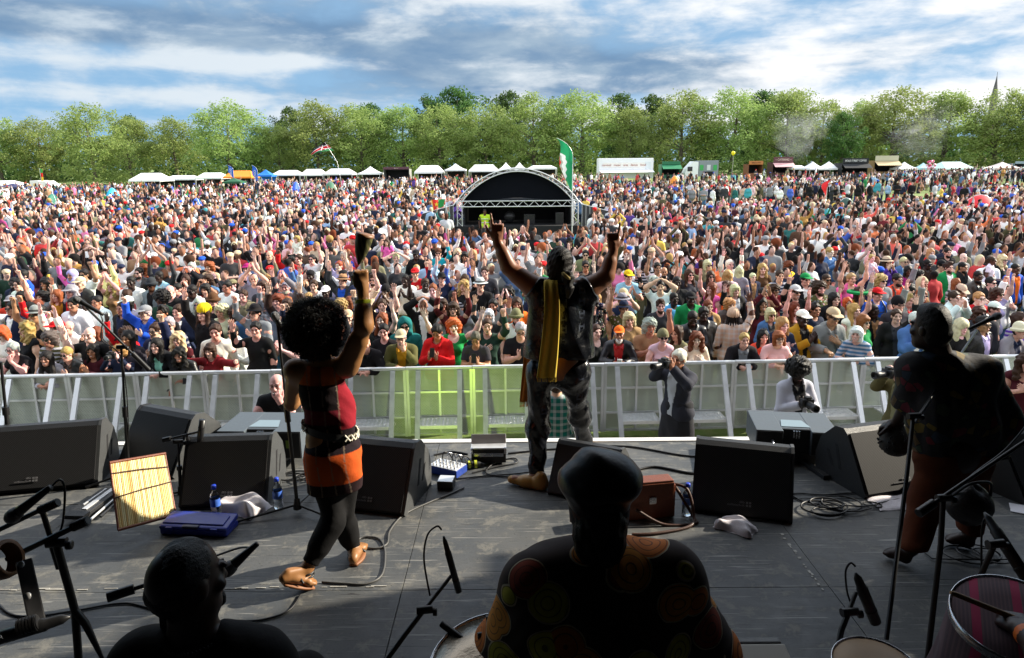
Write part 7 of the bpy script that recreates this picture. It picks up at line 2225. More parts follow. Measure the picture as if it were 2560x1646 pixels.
# ---------- barbecue smoke
def smoke(label, x, y0, y1, rad, Y, dens, lean=0):
    a, b_ = PY(x, y1, Y), PY(x + lean, y0, Y)
    m = MB(); n = 8
    m.tube([a.lerp(b_, k / n) + Vector((.5 * math.sin(k * 1.1), 0, 0)) for k in range(n + 1)], [rad * (.25 + .75 * (k / n) ** .8) for k in range(n + 1)], 12)
    mt = bpy.data.materials.new('smoke'); mt.use_nodes = True; t = NT(mt.node_tree); t.n.clear()
    tcn = t.add('ShaderNodeTexCoord'); nz = t.noise(.55, 4, .6, tcn.outputs['Object'], .8)
    pv_ = t.add('ShaderNodeVolumePrincipled'); pv_.inputs['Color'].default_value = (.82, .86, .90, 1); gs = t.add('ShaderNodeSeparateXYZ', i_0=tcn.outputs['Generated'])
    fo = None
    for k in range(3):
        e = t.math('SUBTRACT', 1.0, t.math('ABSOLUTE', t.math('SUBTRACT', t.math('MULTIPLY', gs.outputs[k], 2.0), 1.0)))
        e = t.mapr(e, .0, .75 if k < 2 else .6); fo = e if fo is None else t.math('MULTIPLY', fo, e)
    t.set(pv_, 'Density', t.math('MULTIPLY', t.math('MULTIPLY', t.mapr(nz, .36, .78), fo), dens)); pv_.inputs['Anisotropy'].default_value = .2
    t.add('ShaderNodeOutputMaterial', i_Volume=pv_.outputs[0])
    o = m.build('smoke', mt); tag(o, label, 'smoke', None, 'stuff')
smoke('plume of pale barbecue smoke drifting up beside the brown food stall', 1978, 280, 402, 5.5, 122, .085, 26)
smoke('thin veil of smoke before the trees right of the cream kiosk', 2330, 300, 405, 6.5, 124, .04, -40)
# ================================================================== THE BAND (seen from behind) AND PEOPLE IN THE PIT
def hmesh(S, name, base, mat_, rgb, parent=None, h=.007, disp=None, cuts=(), paint=None):
    V, F, ro = S.mesh(h, disp, cuts)
    C = np.zeros((len(V), 4))
    if paint is not None: paint(V, C, ro)
    b = np.array(base); me = np_mesh(name, V - b, F, C, [mat_])
    o = bpy.data.objects.new(name, me); col.objects.link(o); o.color = (*rgb, 1)
    if parent is None: o.location = Vector(base)
    else: o.parent = parent
    return o
A3 = lambda px, py, Y: np.array(PY(px, py, Y))
def foot(S, heel, toe, r=.036, role=0, z=1.0):
    heel, toe = np.array(heel), np.array(toe); d = toe - heel; L = np.linalg.norm(d); d /= L; up = V3(0, 0, 1); s = np.cross(d, up); s /= np.linalg.norm(s)
    S.cap(heel, heel + d * L * .45 + V3(0, 0, .012), .034 * z, .034 * z, .03 * z, role); S.cap(heel + d * L * .35 + V3(0, 0, .012), heel + d * L * .78, .036 * z, .030 * z, .03 * z, role, sq=((0, 0, 1), 1.4))
    S.cap(heel + d * L * .72 - s * .014, heel + d * L * .72 + s * .018, .024, .024, .02, role)
    for i, (o, l) in enumerate(((-.030, .21), (-.012, .24), (.003, .23), (.017, .20), (.029, .16))):
        b = heel + d * L * .74 + s * o; S.cap(b, b + d * L * l, .0125 if i else .015, .011, .006, role)

# ---------------------------------------------------------------- dancing woman with raised shaker
def woman():
    Y = 3.85; base = P(800, 1440); base = V3(base.x, base.y, ZST)
    skin = srgb('#94683f')
    S = Sdf()
    nk, hd = A3(800, 893, Y), A3(793, 828, Y - .02)
    shL, shR = A3(738, 925, Y), A3(868, 918, Y)
    S.cap(shL, shR, .055, .055, .05); S.ell(A3(803, 985, Y), (.115, .085, .20), .06); S.ell(A3(822, 1105, Y), (.130, .105, .16), .06)
    S.cap(A3(803, 905, Y), A3(797, 850, Y), .052, .046, .04)
    elR, wrR = A3(910, 818, Y - .06), A3(906, 722, Y - .02)
    S.cap(shR, elR, .046, .036, .05); S.cap(shR + (elR - shR) * .25, shR + (elR - shR) * .65, .044, .041, .06); S.cap(elR, wrR, .040, .026, .02); S.cap(elR + (wrR - elR) * .1, elR + (wrR - elR) * .45, .042, .037, .05)
    hand(S, wrR, V3(-.05, 0, 1), V3(-.3, 1, 0), fist=True, flip=1, sc=1.0, h=.006)
    elL, wrL = A3(728, 1010, Y + .14), A3(770, 985, Y + .36)
    S.cap(shL, elL, .049, .040, .05); S.cap(elL, wrL, .040, .027, .02); hand(S, wrL, V3(.5, .6, .4), V3(.5, -.6, .2), fist=True, flip=-1, h=.006)
    hipL, hipR = A3(805, 1165, Y), A3(862, 1165, Y + .03)
    knL, anL = A3(835, 1300, Y - .02), A3(766, 1424, Y - .13)
    knR, anR = A3(858, 1300, Y + .14), A3(886, 1378, Y + .20)
    S.cap(hipL, knL, .085, .056, .05); S.cap(knL, anL, .055, .036, .03); S.cap(knL + (anL - knL) * .15, knL + (anL - knL) * .5, .056, .050, .05)
    S.cap(hipR, knR, .085, .055, .05); S.cap(knR, anR, .054, .036, .03); S.cap(knR + (anR - knR) * .15, knR + (anR - knR) * .5, .055, .048, .05)
    toeL = np.array(P(783, 1468)) + V3(0, 0, .035); heelL = toeL + V3(-.13, -.10, .085)
    foot(S, heelL, toeL + (toeL - heelL) * .12, z=.8); S.cap(anL, heelL + V3(.02, .02, .02), .033, .027, .02)
    heelR = np.array(P(884, 1416)) + V3(0, 0, .045); toeR = np.array(P(908, 1372)) + V3(0, 0, .035)
    foot(S, heelR, toeR, z=.8); S.cap(anR, heelR + V3(0, .02, .01), .033, .027, .02)
    Rm = rotz(R(148)) @ rotx(R(-4))
    head(S, hd, Rm, 1.0, 0, 'smile', True)
    S.cap(nk, hd + Rm @ V3(0, .02, -.06), .05, .047, .03)
    o = hmesh(S, 'person', base, M['skin'], skin, None, .0062, None, (), lambda V, C, ro: C.__setitem__(slice(None), face_paint(V, hd, Rm, 1, 'smile', True, True)))
    # afro
    H = Sdf(); c = A3(790, 822, Y - .02); H.ell(c, (.146, .140, .142), .02); H.ell(c + V3(0, 0, -.05), (.128, .125, .12), .03); H.ell(hd + Rm @ V3(0, -.14, -.05), (.07, .10, .10), .02, -1, 1)
    cl = clumps(.006, 60, 4); c2 = clumps(.003, 200, 9)
    hr = hmesh(H, 'hair', base, M['hair'], srgb('#552812'), o, .0055, lambda p: cl(p) + c2(p))
    # frizz: fine curls off the afro, lighter brown painted in as backlit rim
    g = np.random.default_rng(5); n = 7000; d = g.normal(size=(n, 3)); d /= np.linalg.norm(d, axis=1)[:, None]; d = d[(d @ (Rm @ V3(0, -1, -.3))) < .5]; fr = MB()
    for q in d:
        a = c + q * V3(.152, .145, .148) * .97; t1 = np.cross(q, g.normal(size=3)); a1 = a + q * g.uniform(.015, .03) + t1 * .009; a2 = a1 + q * g.uniform(.0, .02) - t1 * .014
        fr.tube([a - base, a1 - base, a2 - base], .0011, 3, False)
    f_ = fr.build('frizz', M['hair'], hr); f_.color = (*srgb('#8e4c24'), 1)
    # tunic
    T = Sdf(); inf = .014
    T.cap(shL + V3(.02, 0, 0), shR - V3(.02, 0, 0), .052, None, .05); T.ell(A3(806, 985, Y), (.128, .098, .21), .06)
    T.ell(A3(826, 1062, Y), (.132, .105, .12), .05); T.ell(A3(830, 1135, Y + .01), (.156, .128, .18), .06)
    T.cap(A3(818, 1140, Y), A3(818, 1300, Y + .01), .112, .108, .05); T.cap(A3(856, 1140, Y + .03), A3(866, 1300, Y + .06), .108, .105, .05); T.ell(A3(850, 1025, Y + .02), (.085, .085, .13), .06)
    T.ell(A3(803, 882, Y - .02), (.10, .09, .075), .02, -1, 1)
    zc = A3(842, 1246, Y - .10)[2]
    bands = [(0, 905, '#c25a22'), (905, 968, '#d0642a'), (968, 985, '#1a0e10'), (985, 1030, '#170c10'), (1030, 1065, '#6a1224'), (1065, 1138, '#1c1018'), (1138, 1216, '#c8541a'), (1216, 1400, '#241014')]
    zz = [(A3(830, b[0] if b[0] else 700, Y - .10)[2], A3(830, b[1], Y - .10)[2], srgb(b[2])) for b in bands]
    def tp(V, C, ro):
        for z1, z0, c_ in zz:
            m = (V[:, 2] <= z1) & (V[:, 2] > z0); C[m, :3] = c_; C[m, 3] = 1
        x0 = A3(866, 1000, Y)[0]; zr1, zr0 = A3(830, 958, Y)[2], A3(830, 1062, Y)[2]
        slope = (V[:, 0] - x0) * .9
        m = (V[:, 0] > x0 - .03) & (V[:, 2] < zr1 + .03 - slope * .2) & (V[:, 2] > zr0); C[m, :3] = srgb('#8a1424'); C[m, 3] = 1
        m2 = (V[:, 0] > x0 + .03) & (V[:, 2] < zr1 + .16) & (V[:, 2] > zr1 - .02); C[m2, :3] = srgb('#3a3a3e'); C[m2, 3] = 1
        st = np.abs(((V[:, 0] - base[0]) * 1.0 + .35 * (V[:, 2] - base[2]) * .2) % .075 - .0375) < .0032
        k = st & (V[:, 2] > zr0 - .45); C[k, :3] = C[k, :3] * .35 + np.array(srgb('#c8b098')) * .30; C[k, 3] = 1
        ob = (np.abs((V[:, 0] - base[0]) % .15 - .075) < .028) & (V[:, 2] > A3(830, 960, Y)[2]); C[ob, :3] *= .45
    tn = hmesh(T, 'tunic', base, M['cloth'], (.2, .05, .03), o, .0075, folds(.007, 20, 1), [((0, 0, zc), (0, 0, -1))], tp)
    # belt of pale shells
    ang = [k * 2 * math.pi / 46 for k in range(47)]; zb = A3(830, 1072, Y)[2]; bc = A3(826, 1072, Y + .0)
    ring = lambda a, dz: Vector((bc[0] - base[0] + .150 * math.cos(a), bc[1] - base[1] + .122 * math.sin(a), zb - base[2] + dz - .035 * math.cos(a)))
    b = MB(); b.grid(lambda u, v: ring(u * 6.2832, -.022 + .044 * v), 46, 2); bo = b.build('belt', M['black_plastic'], o)
    x_ = MB()
    for k in range(22):
        if math.sin((k + .4) * 2 * math.pi / 22) < -.72: continue
        a0, a1 = k * 2 * math.pi / 22, (k + .8) * 2 * math.pi / 22
        for z0, z1 in ((-.018, .018), (.018, -.018)): p, q = ring(a0, z0), ring(a1, z1); ctr = ring((a0 + a1) / 2, 0); n_ = Vector((ctr.x - (bc[0] - base[0]), ctr.y - (bc[1] - base[1]), 0)).normalized() * .005; x_.tube([p + n_, q + n_], .0055, 5)
    x_.build('shell_pattern', col_mat('shell_white', '#e8e2d0', .5), bo)
    # leggings
    L = Sdf(); i = .008
    for hp, kn, an in ((hipL, knL, anL), (hipR, knR, anR)):
        e = kn + (an - kn) * .86; dn = (an - kn) / np.linalg.norm(an - kn)
        L.cap(hp, kn, .090, .062, .05); L.cap(kn, an, .061, .044, .03, cut=(e, dn)); L.cap(kn + (an - kn) * .15, kn + (an - kn) * .5, .062, .056, .05)
    hmesh(L, 'leggings', base, M['cloth'], srgb('#0c0c0e'), o, .0075, folds(.003, 30))
    # sandals
    for hl, tl, an in ((heelL, toeL + (toeL - heelL) * .12, anL), (heelR, toeR, anR)):
        s = MB(); d = (tl - hl); pl = [Vector((hl + d * t - V3(0, 0, .036) - base).tolist()) for t in (-.18, .2, .55, 1.12)]; sd = Vector(np.cross(d / np.linalg.norm(d), V3(0, 0, 1)).tolist()).normalized()
        s.grid(lambda u, v: pl[0].lerp(pl[3], u).lerp(pl[1].lerp(pl[2], u), .4) + sd * (v - .5) * .085 * math.sin(math.pi * min(max(u, .08), .92)) ** .4, 10, 4); so_ = s.build('sandal', col_mat('sandal_tan', '#8a5a38', .6), o, solid=.014)
        st = MB(); A_ = Vector((an - base + V3(0, 0, -.015)).tolist())
        for dz in (0, .022): st.tube([A_ + Vector((.040 * math.cos(k * .5236), .040 * math.sin(k * .5236), dz - .02)) for k in range(13)], .006, 5)
        st.tube([Vector((hl + d * .5 + V3(0, 0, .0) - base).tolist()) - sd * .045, Vector((hl + d * .42 + V3(0, 0, .045) - base).tolist()), Vector((hl + d * .5 - base).tolist()) + sd * .045], .008, 5); st.build('ankle_strap', M['black_plastic'], so_)
    # wristbands
    d = (wrR - elR) / np.linalg.norm(wrR - elR); q = Vector(d.tolist()).to_track_quat('Z', 'Y').to_matrix(); cw = elR + (wrR - elR) * .46 - base
    wb = MB(); wb.lathe([(.041, -.013), (.042, .013)], 18, q, cw + d * .04); wb.build('festival_wristband', col_mat('band_lime_orange', '#c8d028', .5), o)
    wb = MB(); wb.lathe([(.042, -.008), (.047, 0), (.042, .008)], 18, q, cw); wb.build('bead_bracelet', M['dark_leather'], o)
    tag(o, 'dancing person with big afro hair, orange and red plaid tunic, black leggings, raised shaker', 'person', 'band on stage')
    # shaker
    t, r_ = PY(901, 640, Y - .02), PY(912, 588, Y - .02); dr = (r_ - t); q = dr.to_track_quat('Z', 'Y').to_matrix(); sh = empty('basket_shaker', t); Ls = dr.length
    b = MB(); b.lathe([(.004, -.05), (.018, -.02), (.034, .02), (.043, Ls * .6), (.047, Ls)], 20, q); b.build('basket', M['shaker'], sh)
    MB().lathe([(.049, Ls - .006), (.049, Ls + .006), (0, Ls + .004)], 20, q).build('rim', M['wood'], sh); tag(sh, 'dark striped conical shaker gripped in the dancing person\'s raised fist', 'shaker')
def shaker_mat():
    m, t, b = mat_base('woven_shaker'); tcn = t.add('ShaderNodeTexCoord'); sx = t.add('ShaderNodeSeparateXYZ', i_0=tcn.outputs['Object'])
    k = t.math('SINE', t.math('ADD', t.math('MULTIPLY', sx.outputs[0], 260.0), t.math('MULTIPLY', sx.outputs[2], 40.0)))
    t.set(b, 'Base Color', t.mix(t.math('GREATER_THAN', k, .2), (.05, .05, .015), (.13, .12, .035))); b.inputs['Roughness'].default_value = .6; return m
M['shaker'] = shaker_mat()
woman()

# ---------------------------------------------------------------- singer with both arms up
def print_mat():
    m, t, b = mat_base('shiny_printed_cloth'); tcn = t.add('ShaderNodeTexCoord'); sx = t.add('ShaderNodeSeparateXYZ', i_0=tcn.outputs['Object'])
    x, z = sx.outputs[0], sx.outputs[2]
    colx = t.math('FRACT', t.math('MULTIPLY', x, 7.5)); rowz = t.math('FRACT', t.math('MULTIPLY', z, 11.0))
    inb = t.math('MULTIPLY', t.math('LESS_THAN', t.math('ABSOLUTE', t.math('SUBTRACT', colx, .5)), .17), t.math('LESS_THAN', t.math('ABSOLUTE', t.math('SUBTRACT', rowz, .5)), .33))
    hole = t.math('MULTIPLY', t.math('LESS_THAN', t.math('ABSOLUTE', t.math('SUBTRACT', colx, .5)), .09), t.math('GREATER_THAN', t.math('SINE', t.math('MULTIPLY', z, 207.0)), -.2))
    k = t.math('MULTIPLY', inb, t.math('SUBTRACT', 1.0, hole)); n = t.noise(4, 3, .6, tcn.outputs['Object'])
    c = t.mix(t.math('MULTIPLY', k, t.mapr(n, .50, .62)), (.004, .005, .008), (.065, .078, .11))
    t.set(b, 'Base Color', c); b.inputs['Roughness'].default_value = .24; b.inputs['Specular IOR Level'].default_value = .5
    wv = t.noise(9, 4, .6, tcn.outputs['Object'], 1.2); bp = t.add('ShaderNodeBump', i_Strength=.45, i_Distance=.02, i_Height=wv); t.set(b, 'Normal', bp.outputs[0]); return m
M['shiny_print'] = print_mat()
def singer():
    Y = 5.12; base = P(1380, 1200); base = V3(base.x, base.y, ZST); skin = srgb('#845438')
    S = Sdf(); hd = A3(1400, 662, Y + .02); shL, shR = A3(1346, 728, Y), A3(1462, 728, Y)
    S.cap(shL, shR, .075, None, .06); S.ell(A3(1398, 800, Y), (.205, .15, .24), .06); S.ell(A3(1395, 905, Y), (.175, .14, .17), .06); S.cap(A3(1402, 720, Y), A3(1400, 680, Y), .066, .06, .04)
    elL, wrL = A3(1273, 672, Y + .02), A3(1243, 600, Y + .06); elR, wrR = A3(1516, 692, Y + .02), A3(1533, 622, Y + .06)
    for sh, el, wr, f, pt, d in ((shL, elL, wrL, 1, True, V3(.02, .1, 1)), (shR, elR, wrR, -1, True, V3(0, .1, 1))):
        S.cap(sh, el, .066, .046, .06); S.cap(sh + (el - sh) * .3, sh + (el - sh) * .7, .062, .054, .06); S.cap(el, wr, .046, .029, .02); S.cap(el + (wr - el) * .1, el + (wr - el) * .5, .047, .041, .05)
        hand(S, wr, d, V3(0, 1, 0), point=True, flip=f, sc=1.15, h=.0055)
    hipL, knL, anL = A3(1350, 945, Y), A3(1345, 1070, Y + .02), A3(1340, 1190, Y - .06)
    hipR, knR, anR = A3(1432, 945, Y), A3(1450, 1045, Y + .25), A3(1462, 1112, Y + .50)
    for a, b, c in ((hipL, knL, anL), (hipR, knR, anR)): S.cap(a, b, .088, .062, .06); S.cap(b, c, .062, .045, .03)
    hlL = np.array(P(1352, 1222)) + V3(0, 0, .04); toL = np.array(P(1286, 1212)) + V3(0, 0, .04); S.cap(hlL, toL, .04, .035, .03); S.cap(anL, hlL, .045, .04, .03)
    hlR = np.array(P(1462, 1128)) + V3(0, 0, .04); toR = hlR + V3(.04, .2, 0); S.cap(hlR, toR, .04, .035, .03)
    Rm = rotz(R(172)) @ rotx(R(-10)); head(S, hd, Rm, 1.04, 0, 'open')
    o = hmesh(S, 'person', base, M['skin'], skin, None, .0068)
    H = Sdf(); q = lambda x, y, z: hd + Rm @ V3(x, y, z)
    H.ell(q(0, .022, .035), (.094, .108, .105), .02); H.ell(q(0, .06, -.04), (.088, .062, .085), .03); H.ell(q(0, -.12, -.03), (.07, .09, .11), .015, -1, 1)
    H.ell(A3(1420, 694, Y - .13), (.045, .04, .05), .02); H.chain([A3(1420, 700, Y - .13), A3(1424, 722, Y - .15), A3(1420, 742, Y - .15)], [.032, .030, .012], .02)
    hr = hmesh(H, 'hair', base, M['hair'], srgb('#0e0a08'), o, .006, clumps(.006, 75, 2))
    tie = MB(); p0 = Vector((A3(1415, 690, Y - .165) - base).tolist()); tie.lathe([(.030, -.012), (.040, 0), (.030, .012)], 14, Matrix.Rotation(R(40), 3, 'Y'), p0); tie.build('hair_tie', col_mat('tie_khaki', '#8a7a44', .8), hr)
    T = Sdf(); T.cap(shL + V3(.02, 0, 0), shR - V3(.02, 0, 0), .090, None, .06); T.ell(A3(1398, 800, Y), (.212, .165, .27), .06); T.cap(A3(1358, 880, Y), A3(1440, 880, Y), .128, None, .06); T.cap(A3(1350, 740, Y), A3(1338, 890, Y), .08, .066, .05); T.cap(A3(1460, 740, Y), A3(1456, 885, Y), .078, .066, .05)
    T.ell(A3(1402, 700, Y - .0), (.085, .09, .06), .015, -1, 1)
    for sh, el in ((shL, elL), (shR, elR)): T.cap(sh, sh + (el - sh) * .22, .088, .092, .04, cut=(sh + (el - sh) * .18, (el - sh) / np.linalg.norm(el - sh)))
    zv = A3(1396, 903, Y - .12)[2]
    hmesh(T, 'shirt', base, M['shiny_print'], (.02, .02, .03), o, .0075, folds(.011, 19, 2), [((0, 0, zv), (0, 0, -1))])
    L = Sdf(); L.cap(A3(1362, 925, Y), A3(1436, 925, Y), .122, None, .06)
    for a, b, c in ((hipL, knL, anL), (hipR, knR, anR)):
        e = b + (c - b) * .98; L.cap(a, b, .100, .078, .06); L.cap(b, c, .080, .058, .04, cut=(e, (c - b) / np.linalg.norm(c - b)))
    hmesh(L, 'trousers', base, M['shiny_print'], (.02, .02, .03), o, .0078, folds(.012, 22, 4), [((0, 0, A3(1396, 886, Y)[2]), (0, 0, 1))])
    for hl, to in ((hlL, toL), (hlR, toR)):
        Q = Sdf(); d = (to - hl) / np.linalg.norm(to - hl); Q.cap(hl - d * .01, hl + d * .12, .048, .046, .03); Q.cap(hl + d * .10, to + d * .02, .046, .034, .03, sq=((0, 0, 1), 1.15)); Q.cap(hl, hl + V3(0, 0, .05), .048, .046, .03)
        hmesh(Q, 'shoe', base, M['skin'], srgb('#a87c3c'), o, .007, None, [((0, 0, ZST + .002), (0, 0, -1))])
    # scarf over the shoulder: back strand and front strand
    def strand(pts, w0, w1, nm, hexs, fr):
        m = MB(); sp = spline([Vector((A3(*p) - base).tolist()) for p in pts], 8); n = len(sp) - 1
        m.grid(lambda u, v: sp[min(int(u * n), n)] + Vector((1, 0, .0)) * (v - .5) * (w0 + (w1 - w0) * u) + Vector((0, -1, 0)) * .010 * math.sin(v * 12 + u * 4) * (1 if abs(v - .5) < .46 else .4), n, 18)
        so_ = m.build(nm, col_mat('scarf_' + hexs.strip('#'), hexs, .85, .12, 40), o, solid=.006)
        f = MB(); e = sp[-1]
        for k in range(16): x = (k / 15 - .5) * w1; f.tube([e + Vector((x, 0, .005)), e + Vector((x + rnd.uniform(-.006, .006), rnd.uniform(-.008, .008), -fr))], .0028, 4)
        f.build('fringe', col_mat('scarf_' + hexs.strip('#'), hexs, .85, .25, 40), so_); return so_
    strand([(1380, 700, Y + .02), (1377, 707, Y - .12), (1380, 760, Y - .205), (1377, 830, Y - .215), (1372, 890, Y - .20), (1366, 945, Y - .20)], .085, .135, 'scarf', '#cdb03a', .03)
    strand([(1372, 702, Y + .04), (1352, 740, Y + .2), (1330, 830, Y + .23), (1320, 920, Y + .2), (1312, 1005, Y + .16)], .09, .075, 'scarf', '#b8701c', .04)
    for el, wr, hx in ((elL, wrL, '#e8701c'), (elR, wrR, '#d8d4c8')):
        d = Vector((wr - el).tolist()).normalized(); MB().lathe([(.034, -.010), (.035, .010)], 16, d.to_track_quat('Z', 'Y').to_matrix(), Vector((wr - base).tolist()) - d * .01).build('wristband', col_mat('wband_' + hx.strip('#'), hx, .5), o)
    tag(o, 'singer at the stage edge, both arms pointing up, shiny black printed clothes and yellow scarf', 'person', 'band on stage')
singer()

# ---------------------------------------------------------------- standing musician at right
def patch_mat(name, base_c, cols, scale, thr=.5, dark=.55):
    m, t, b = mat_base(name); tcn = t.add('ShaderNodeTexCoord'); v = t.add('ShaderNodeTexVoronoi', i_Scale=scale); t.l.new(tcn.outputs['Object'], v.inputs['Vector'])
    sx = t.add('ShaderNodeSeparateColor', i_0=v.outputs['Color'])
    c = t.ramp(sx.outputs[0], [(0, base_c), (dark, base_c)] + [(dark + .02 + (1 - dark) * i / len(cols), cc) for i, cc in enumerate(cols)]); c.node.color_ramp.interpolation = 'CONSTANT'
    v2 = t.add('ShaderNodeTexVoronoi', i_Scale=scale, feature='DISTANCE_TO_EDGE'); t.l.new(tcn.outputs['Object'], v2.inputs['Vector'])
    c = t.mix(t.math('LESS_THAN', v2.outputs['Distance'], .05), c, (.012, .012, .012))
    t.set(b, 'Base Color', c); b.inputs['Roughness'].default_value = .8
    bp = t.add('ShaderNodeBump', i_Strength=.4, i_Distance=.02, i_Height=t.noise(10, 4, .6, tcn.outputs['Object'])); t.set(b, 'Normal', bp.outputs[0]); return m
M['patch_shirt'] = patch_mat('patchwork_print_shirt', (.014, .013, .016), [(.14, .012, .025), (.15, .10, .012), (.035, .055, .03), (.02, .035, .06), (.10, .06, .02)], 17, dark=.55)
def musician():
    Y = 4.02; b0 = P(2330, 1390); base = V3(b0.x, b0.y, ZST); skin = srgb('#2a1810')
    S = Sdf(); hd = A3(2325, 822, Y + .02); shL, shR = A3(2290, 925, Y + .02), A3(2452, 930, Y)
    S.cap(shL, shR, .075, None, .06); S.ell(A3(2370, 1000, Y), (.19, .14, .24), .06); S.ell(A3(2385, 1120, Y), (.18, .15, .16), .06); S.cap(A3(2358, 905, Y), A3(2338, 850, Y + .01), .064, .06, .04)
    elL, wrL = A3(2268, 1012, Y + .10), A3(2240, 1058, Y + .28); elR, wrR = A3(2500, 1050, Y + .05), A3(2470, 1110, Y + .25)
    for sh, el, wr, f in ((shL, elL, wrL, 1), (shR, elR, wrR, -1)):
        S.cap(sh, el, .062, .046, .06); S.cap(el, wr, .046, .030, .02); hand(S, wr, V3(-.4 * f, .6, -.4), V3(.3 * f, 0, -1), curl=.8, flip=f, sc=1.05, h=.0065)
    hipL, knL = A3(2348, 1150, Y), A3(2312, 1265, Y + .05); hipR, knR = A3(2425, 1150, Y + .02), A3(2425, 1255, Y + .12)
    hlL = np.array(P(2262, 1412)) + V3(.0, .0, .045); toL = np.array(P(2212, 1393)) + V3(0, 0, .04); anL = hlL + V3(.03, 0, .06)
    hlR = np.array(P(2420, 1372)) + V3(0, 0, .045); toR = np.array(P(2370, 1366)) + V3(0, .03, .04); anR = hlR + V3(.0, 0, .06)
    for a, b, c in ((hipL, knL, anL), (hipR, knR, anR)): S.cap(a, b, .095, .062, .06); S.cap(b, c, .062, .042, .03)
    foot(S, hlL, toL); foot(S, hlR, toR)
    Rm = rotz(R(203)); head(S, hd, Rm, 1.03, 0, 'closed')
    o = hmesh(S, 'person', base, M['skin'], skin, None, .0068)
    H = Sdf(); q = lambda x, y, z: hd + Rm @ V3(x, y, z); H.ell(q(0, .018, .046), (.086, .106, .096), .02); H.ell(q(0, .055, -.03), (.078, .056, .07), .03); H.ell(q(0, -.12, -.05), (.09, .09, .125), .015, -1, 1); H.ell(q(0, .0, .10), (.07, .085, .05), .03)
    hmesh(H, 'hair', base, M['hair'], srgb('#0a0807'), o, .0065, clumps(.002, 90, 2))
    T = Sdf(); T.cap(shL, shR, .100, None, .06); T.ell(A3(2375, 1005, Y), (.235, .18, .27), .07); T.cap(A3(2335, 1060, Y), A3(2338, 1140, Y), .13, .125, .06); T.cap(A3(2430, 1060, Y), A3(2445, 1140, Y + .0), .16, .15, .06)
    T.cap(shL, elL, .092, .088, .05, cut=(shL + (elL - shL) * .98, (elL - shL) / np.linalg.norm(elL - shL))); T.cap(shR, elR, .10, .105, .05); T.cap(elR, elR + (wrR - elR) * .5, .10, .085, .05)
    T.cap(A3(2340, 905, Y), A3(2375, 905, Y), .075, None, .04)
    hmesh(T, 'shirt', base, M['patch_shirt'], (.03, .03, .03), o, .0078, folds(.012, 17, 3), [((0, 0, A3(2380, 1146, Y - .1)[2]), (0, 0, -1))])
    L = Sdf(); L.cap(A3(2350, 1130, Y), A3(2425, 1130, Y), .135, None, .06)
    for a, b, c in ((hipL, knL, anL), (hipR, knR, anR)): e = c + V3(0, 0, .015); L.cap(a, b, .118, .094, .06); L.cap(b, c, .094, .078, .04, cut=(e, (0, 0, -1)))
    hmesh(L, 'trousers', base, M['cloth'], srgb('#582a12'), o, .0078, folds(.011, 20, 6), [((0, 0, A3(2380, 1120, Y)[2]), (0, 0, 1))])
    tag(o, 'barefoot musician standing in patchwork print shirt and rust trousers, back turned', 'person', 'band on stage')
    g = empty('gourd_rattle', PY(2240, 1098, Y + .30)); b = MB(); b.lathe([(.02, .16), (.028, .11), (.06, .07), (.098, .0), (.092, -.06), (.05, -.10), (0, -.108)], 22); b.build('gourd', mat('gourd_black', (.018, .016, .014), .6, 0, .4, 30, .5), g)
    n = MB(); rr = random.Random(2)
    for k in range(90): a, e = rr.uniform(0, 6.28), rr.uniform(-1.2, .9); q = Vector((.103 * math.cos(a) * math.cos(e), .103 * math.sin(a) * math.cos(e), .10 * math.sin(e) - .005)); n.lathe([(0, -.009), (.009, 0), (0, .009)], 6, None, q)
    n.build('bead_net', M['black_plastic'], g); tag(g, 'dark beaded gourd rattle held low by the standing musician', 'gourd rattle')
    hp = empty('padded_bag', PY(2425, 1262, Y - .55)); b = MB(); b.grid(lambda u, v: (.12 * math.cos(6.2832 * u) * (math.sin(math.pi * v) ** .6), .09 * math.sin(6.2832 * u) * (math.sin(math.pi * v) ** .6), -.11 + .22 * v + .015 * math.sin(12.566 * u)), 24, 12); b.build('bag', mat('bag_black', (.02, .016, .015), .5, 0, .3, 12, .4), hp); MB().tube(spline([(-.10, 0, .05), (-.05, -.05, .14), (.06, -.04, .14), (.10, 0, .05)], 6), .008, 6).build('handle', M['black_plastic'], hp)
    tag(hp, 'black padded bag hanging on the stand before the standing musician\'s right shin', 'bag')
musician()

# ---------------------------------------------------------------- seated drummer with leather cap, seen from behind
def leaf_print():
    m, t, b = mat_base('wax_print_shirt'); tcn = t.add('ShaderNodeTexCoord'); ob = tcn.outputs['Object']
    v = t.add('ShaderNodeTexVoronoi', i_Scale=7.0, i_Randomness=.9); t.l.new(ob, v.inputs['Vector']); d = v.outputs['Distance']; cc = t.add('ShaderNodeSeparateColor', i_0=v.outputs['Color'])
    nz = t.noise(6, 3, .5, ob); d2 = t.math('ADD', d, t.math('MULTIPLY', t.math('SUBTRACT', nz, .5), .18))
    inside = t.math('LESS_THAN', d2, .46)
    pal = t.ramp(cc.outputs[0], [(0, (.62, .17, .02)), (.35, (.34, .05, .02)), (.55, (.70, .26, .025)), (.75, (.50, .44, .04))]); pal.node.color_ramp.interpolation = 'CONSTANT'
    vein = t.math('GREATER_THAN', t.math('SINE', t.math('MULTIPLY', d, 46.0)), .86)
    c = t.mix(inside, (.030, .014, .010), pal); c = t.mix(t.math('MULTIPLY', t.math('MULTIPLY', vein, inside), .7), c, (.05, .018, .010))
    ring = t.math('MULTIPLY', t.math('GREATER_THAN', d2, .46), t.math('LESS_THAN', d2, .49)); c = t.mix(ring, c, (.5, .40, .26))
    t.set(b, 'Base Color', c); b.inputs['Roughness'].default_value = .85; return m
M['wax_print'] = leaf_print()
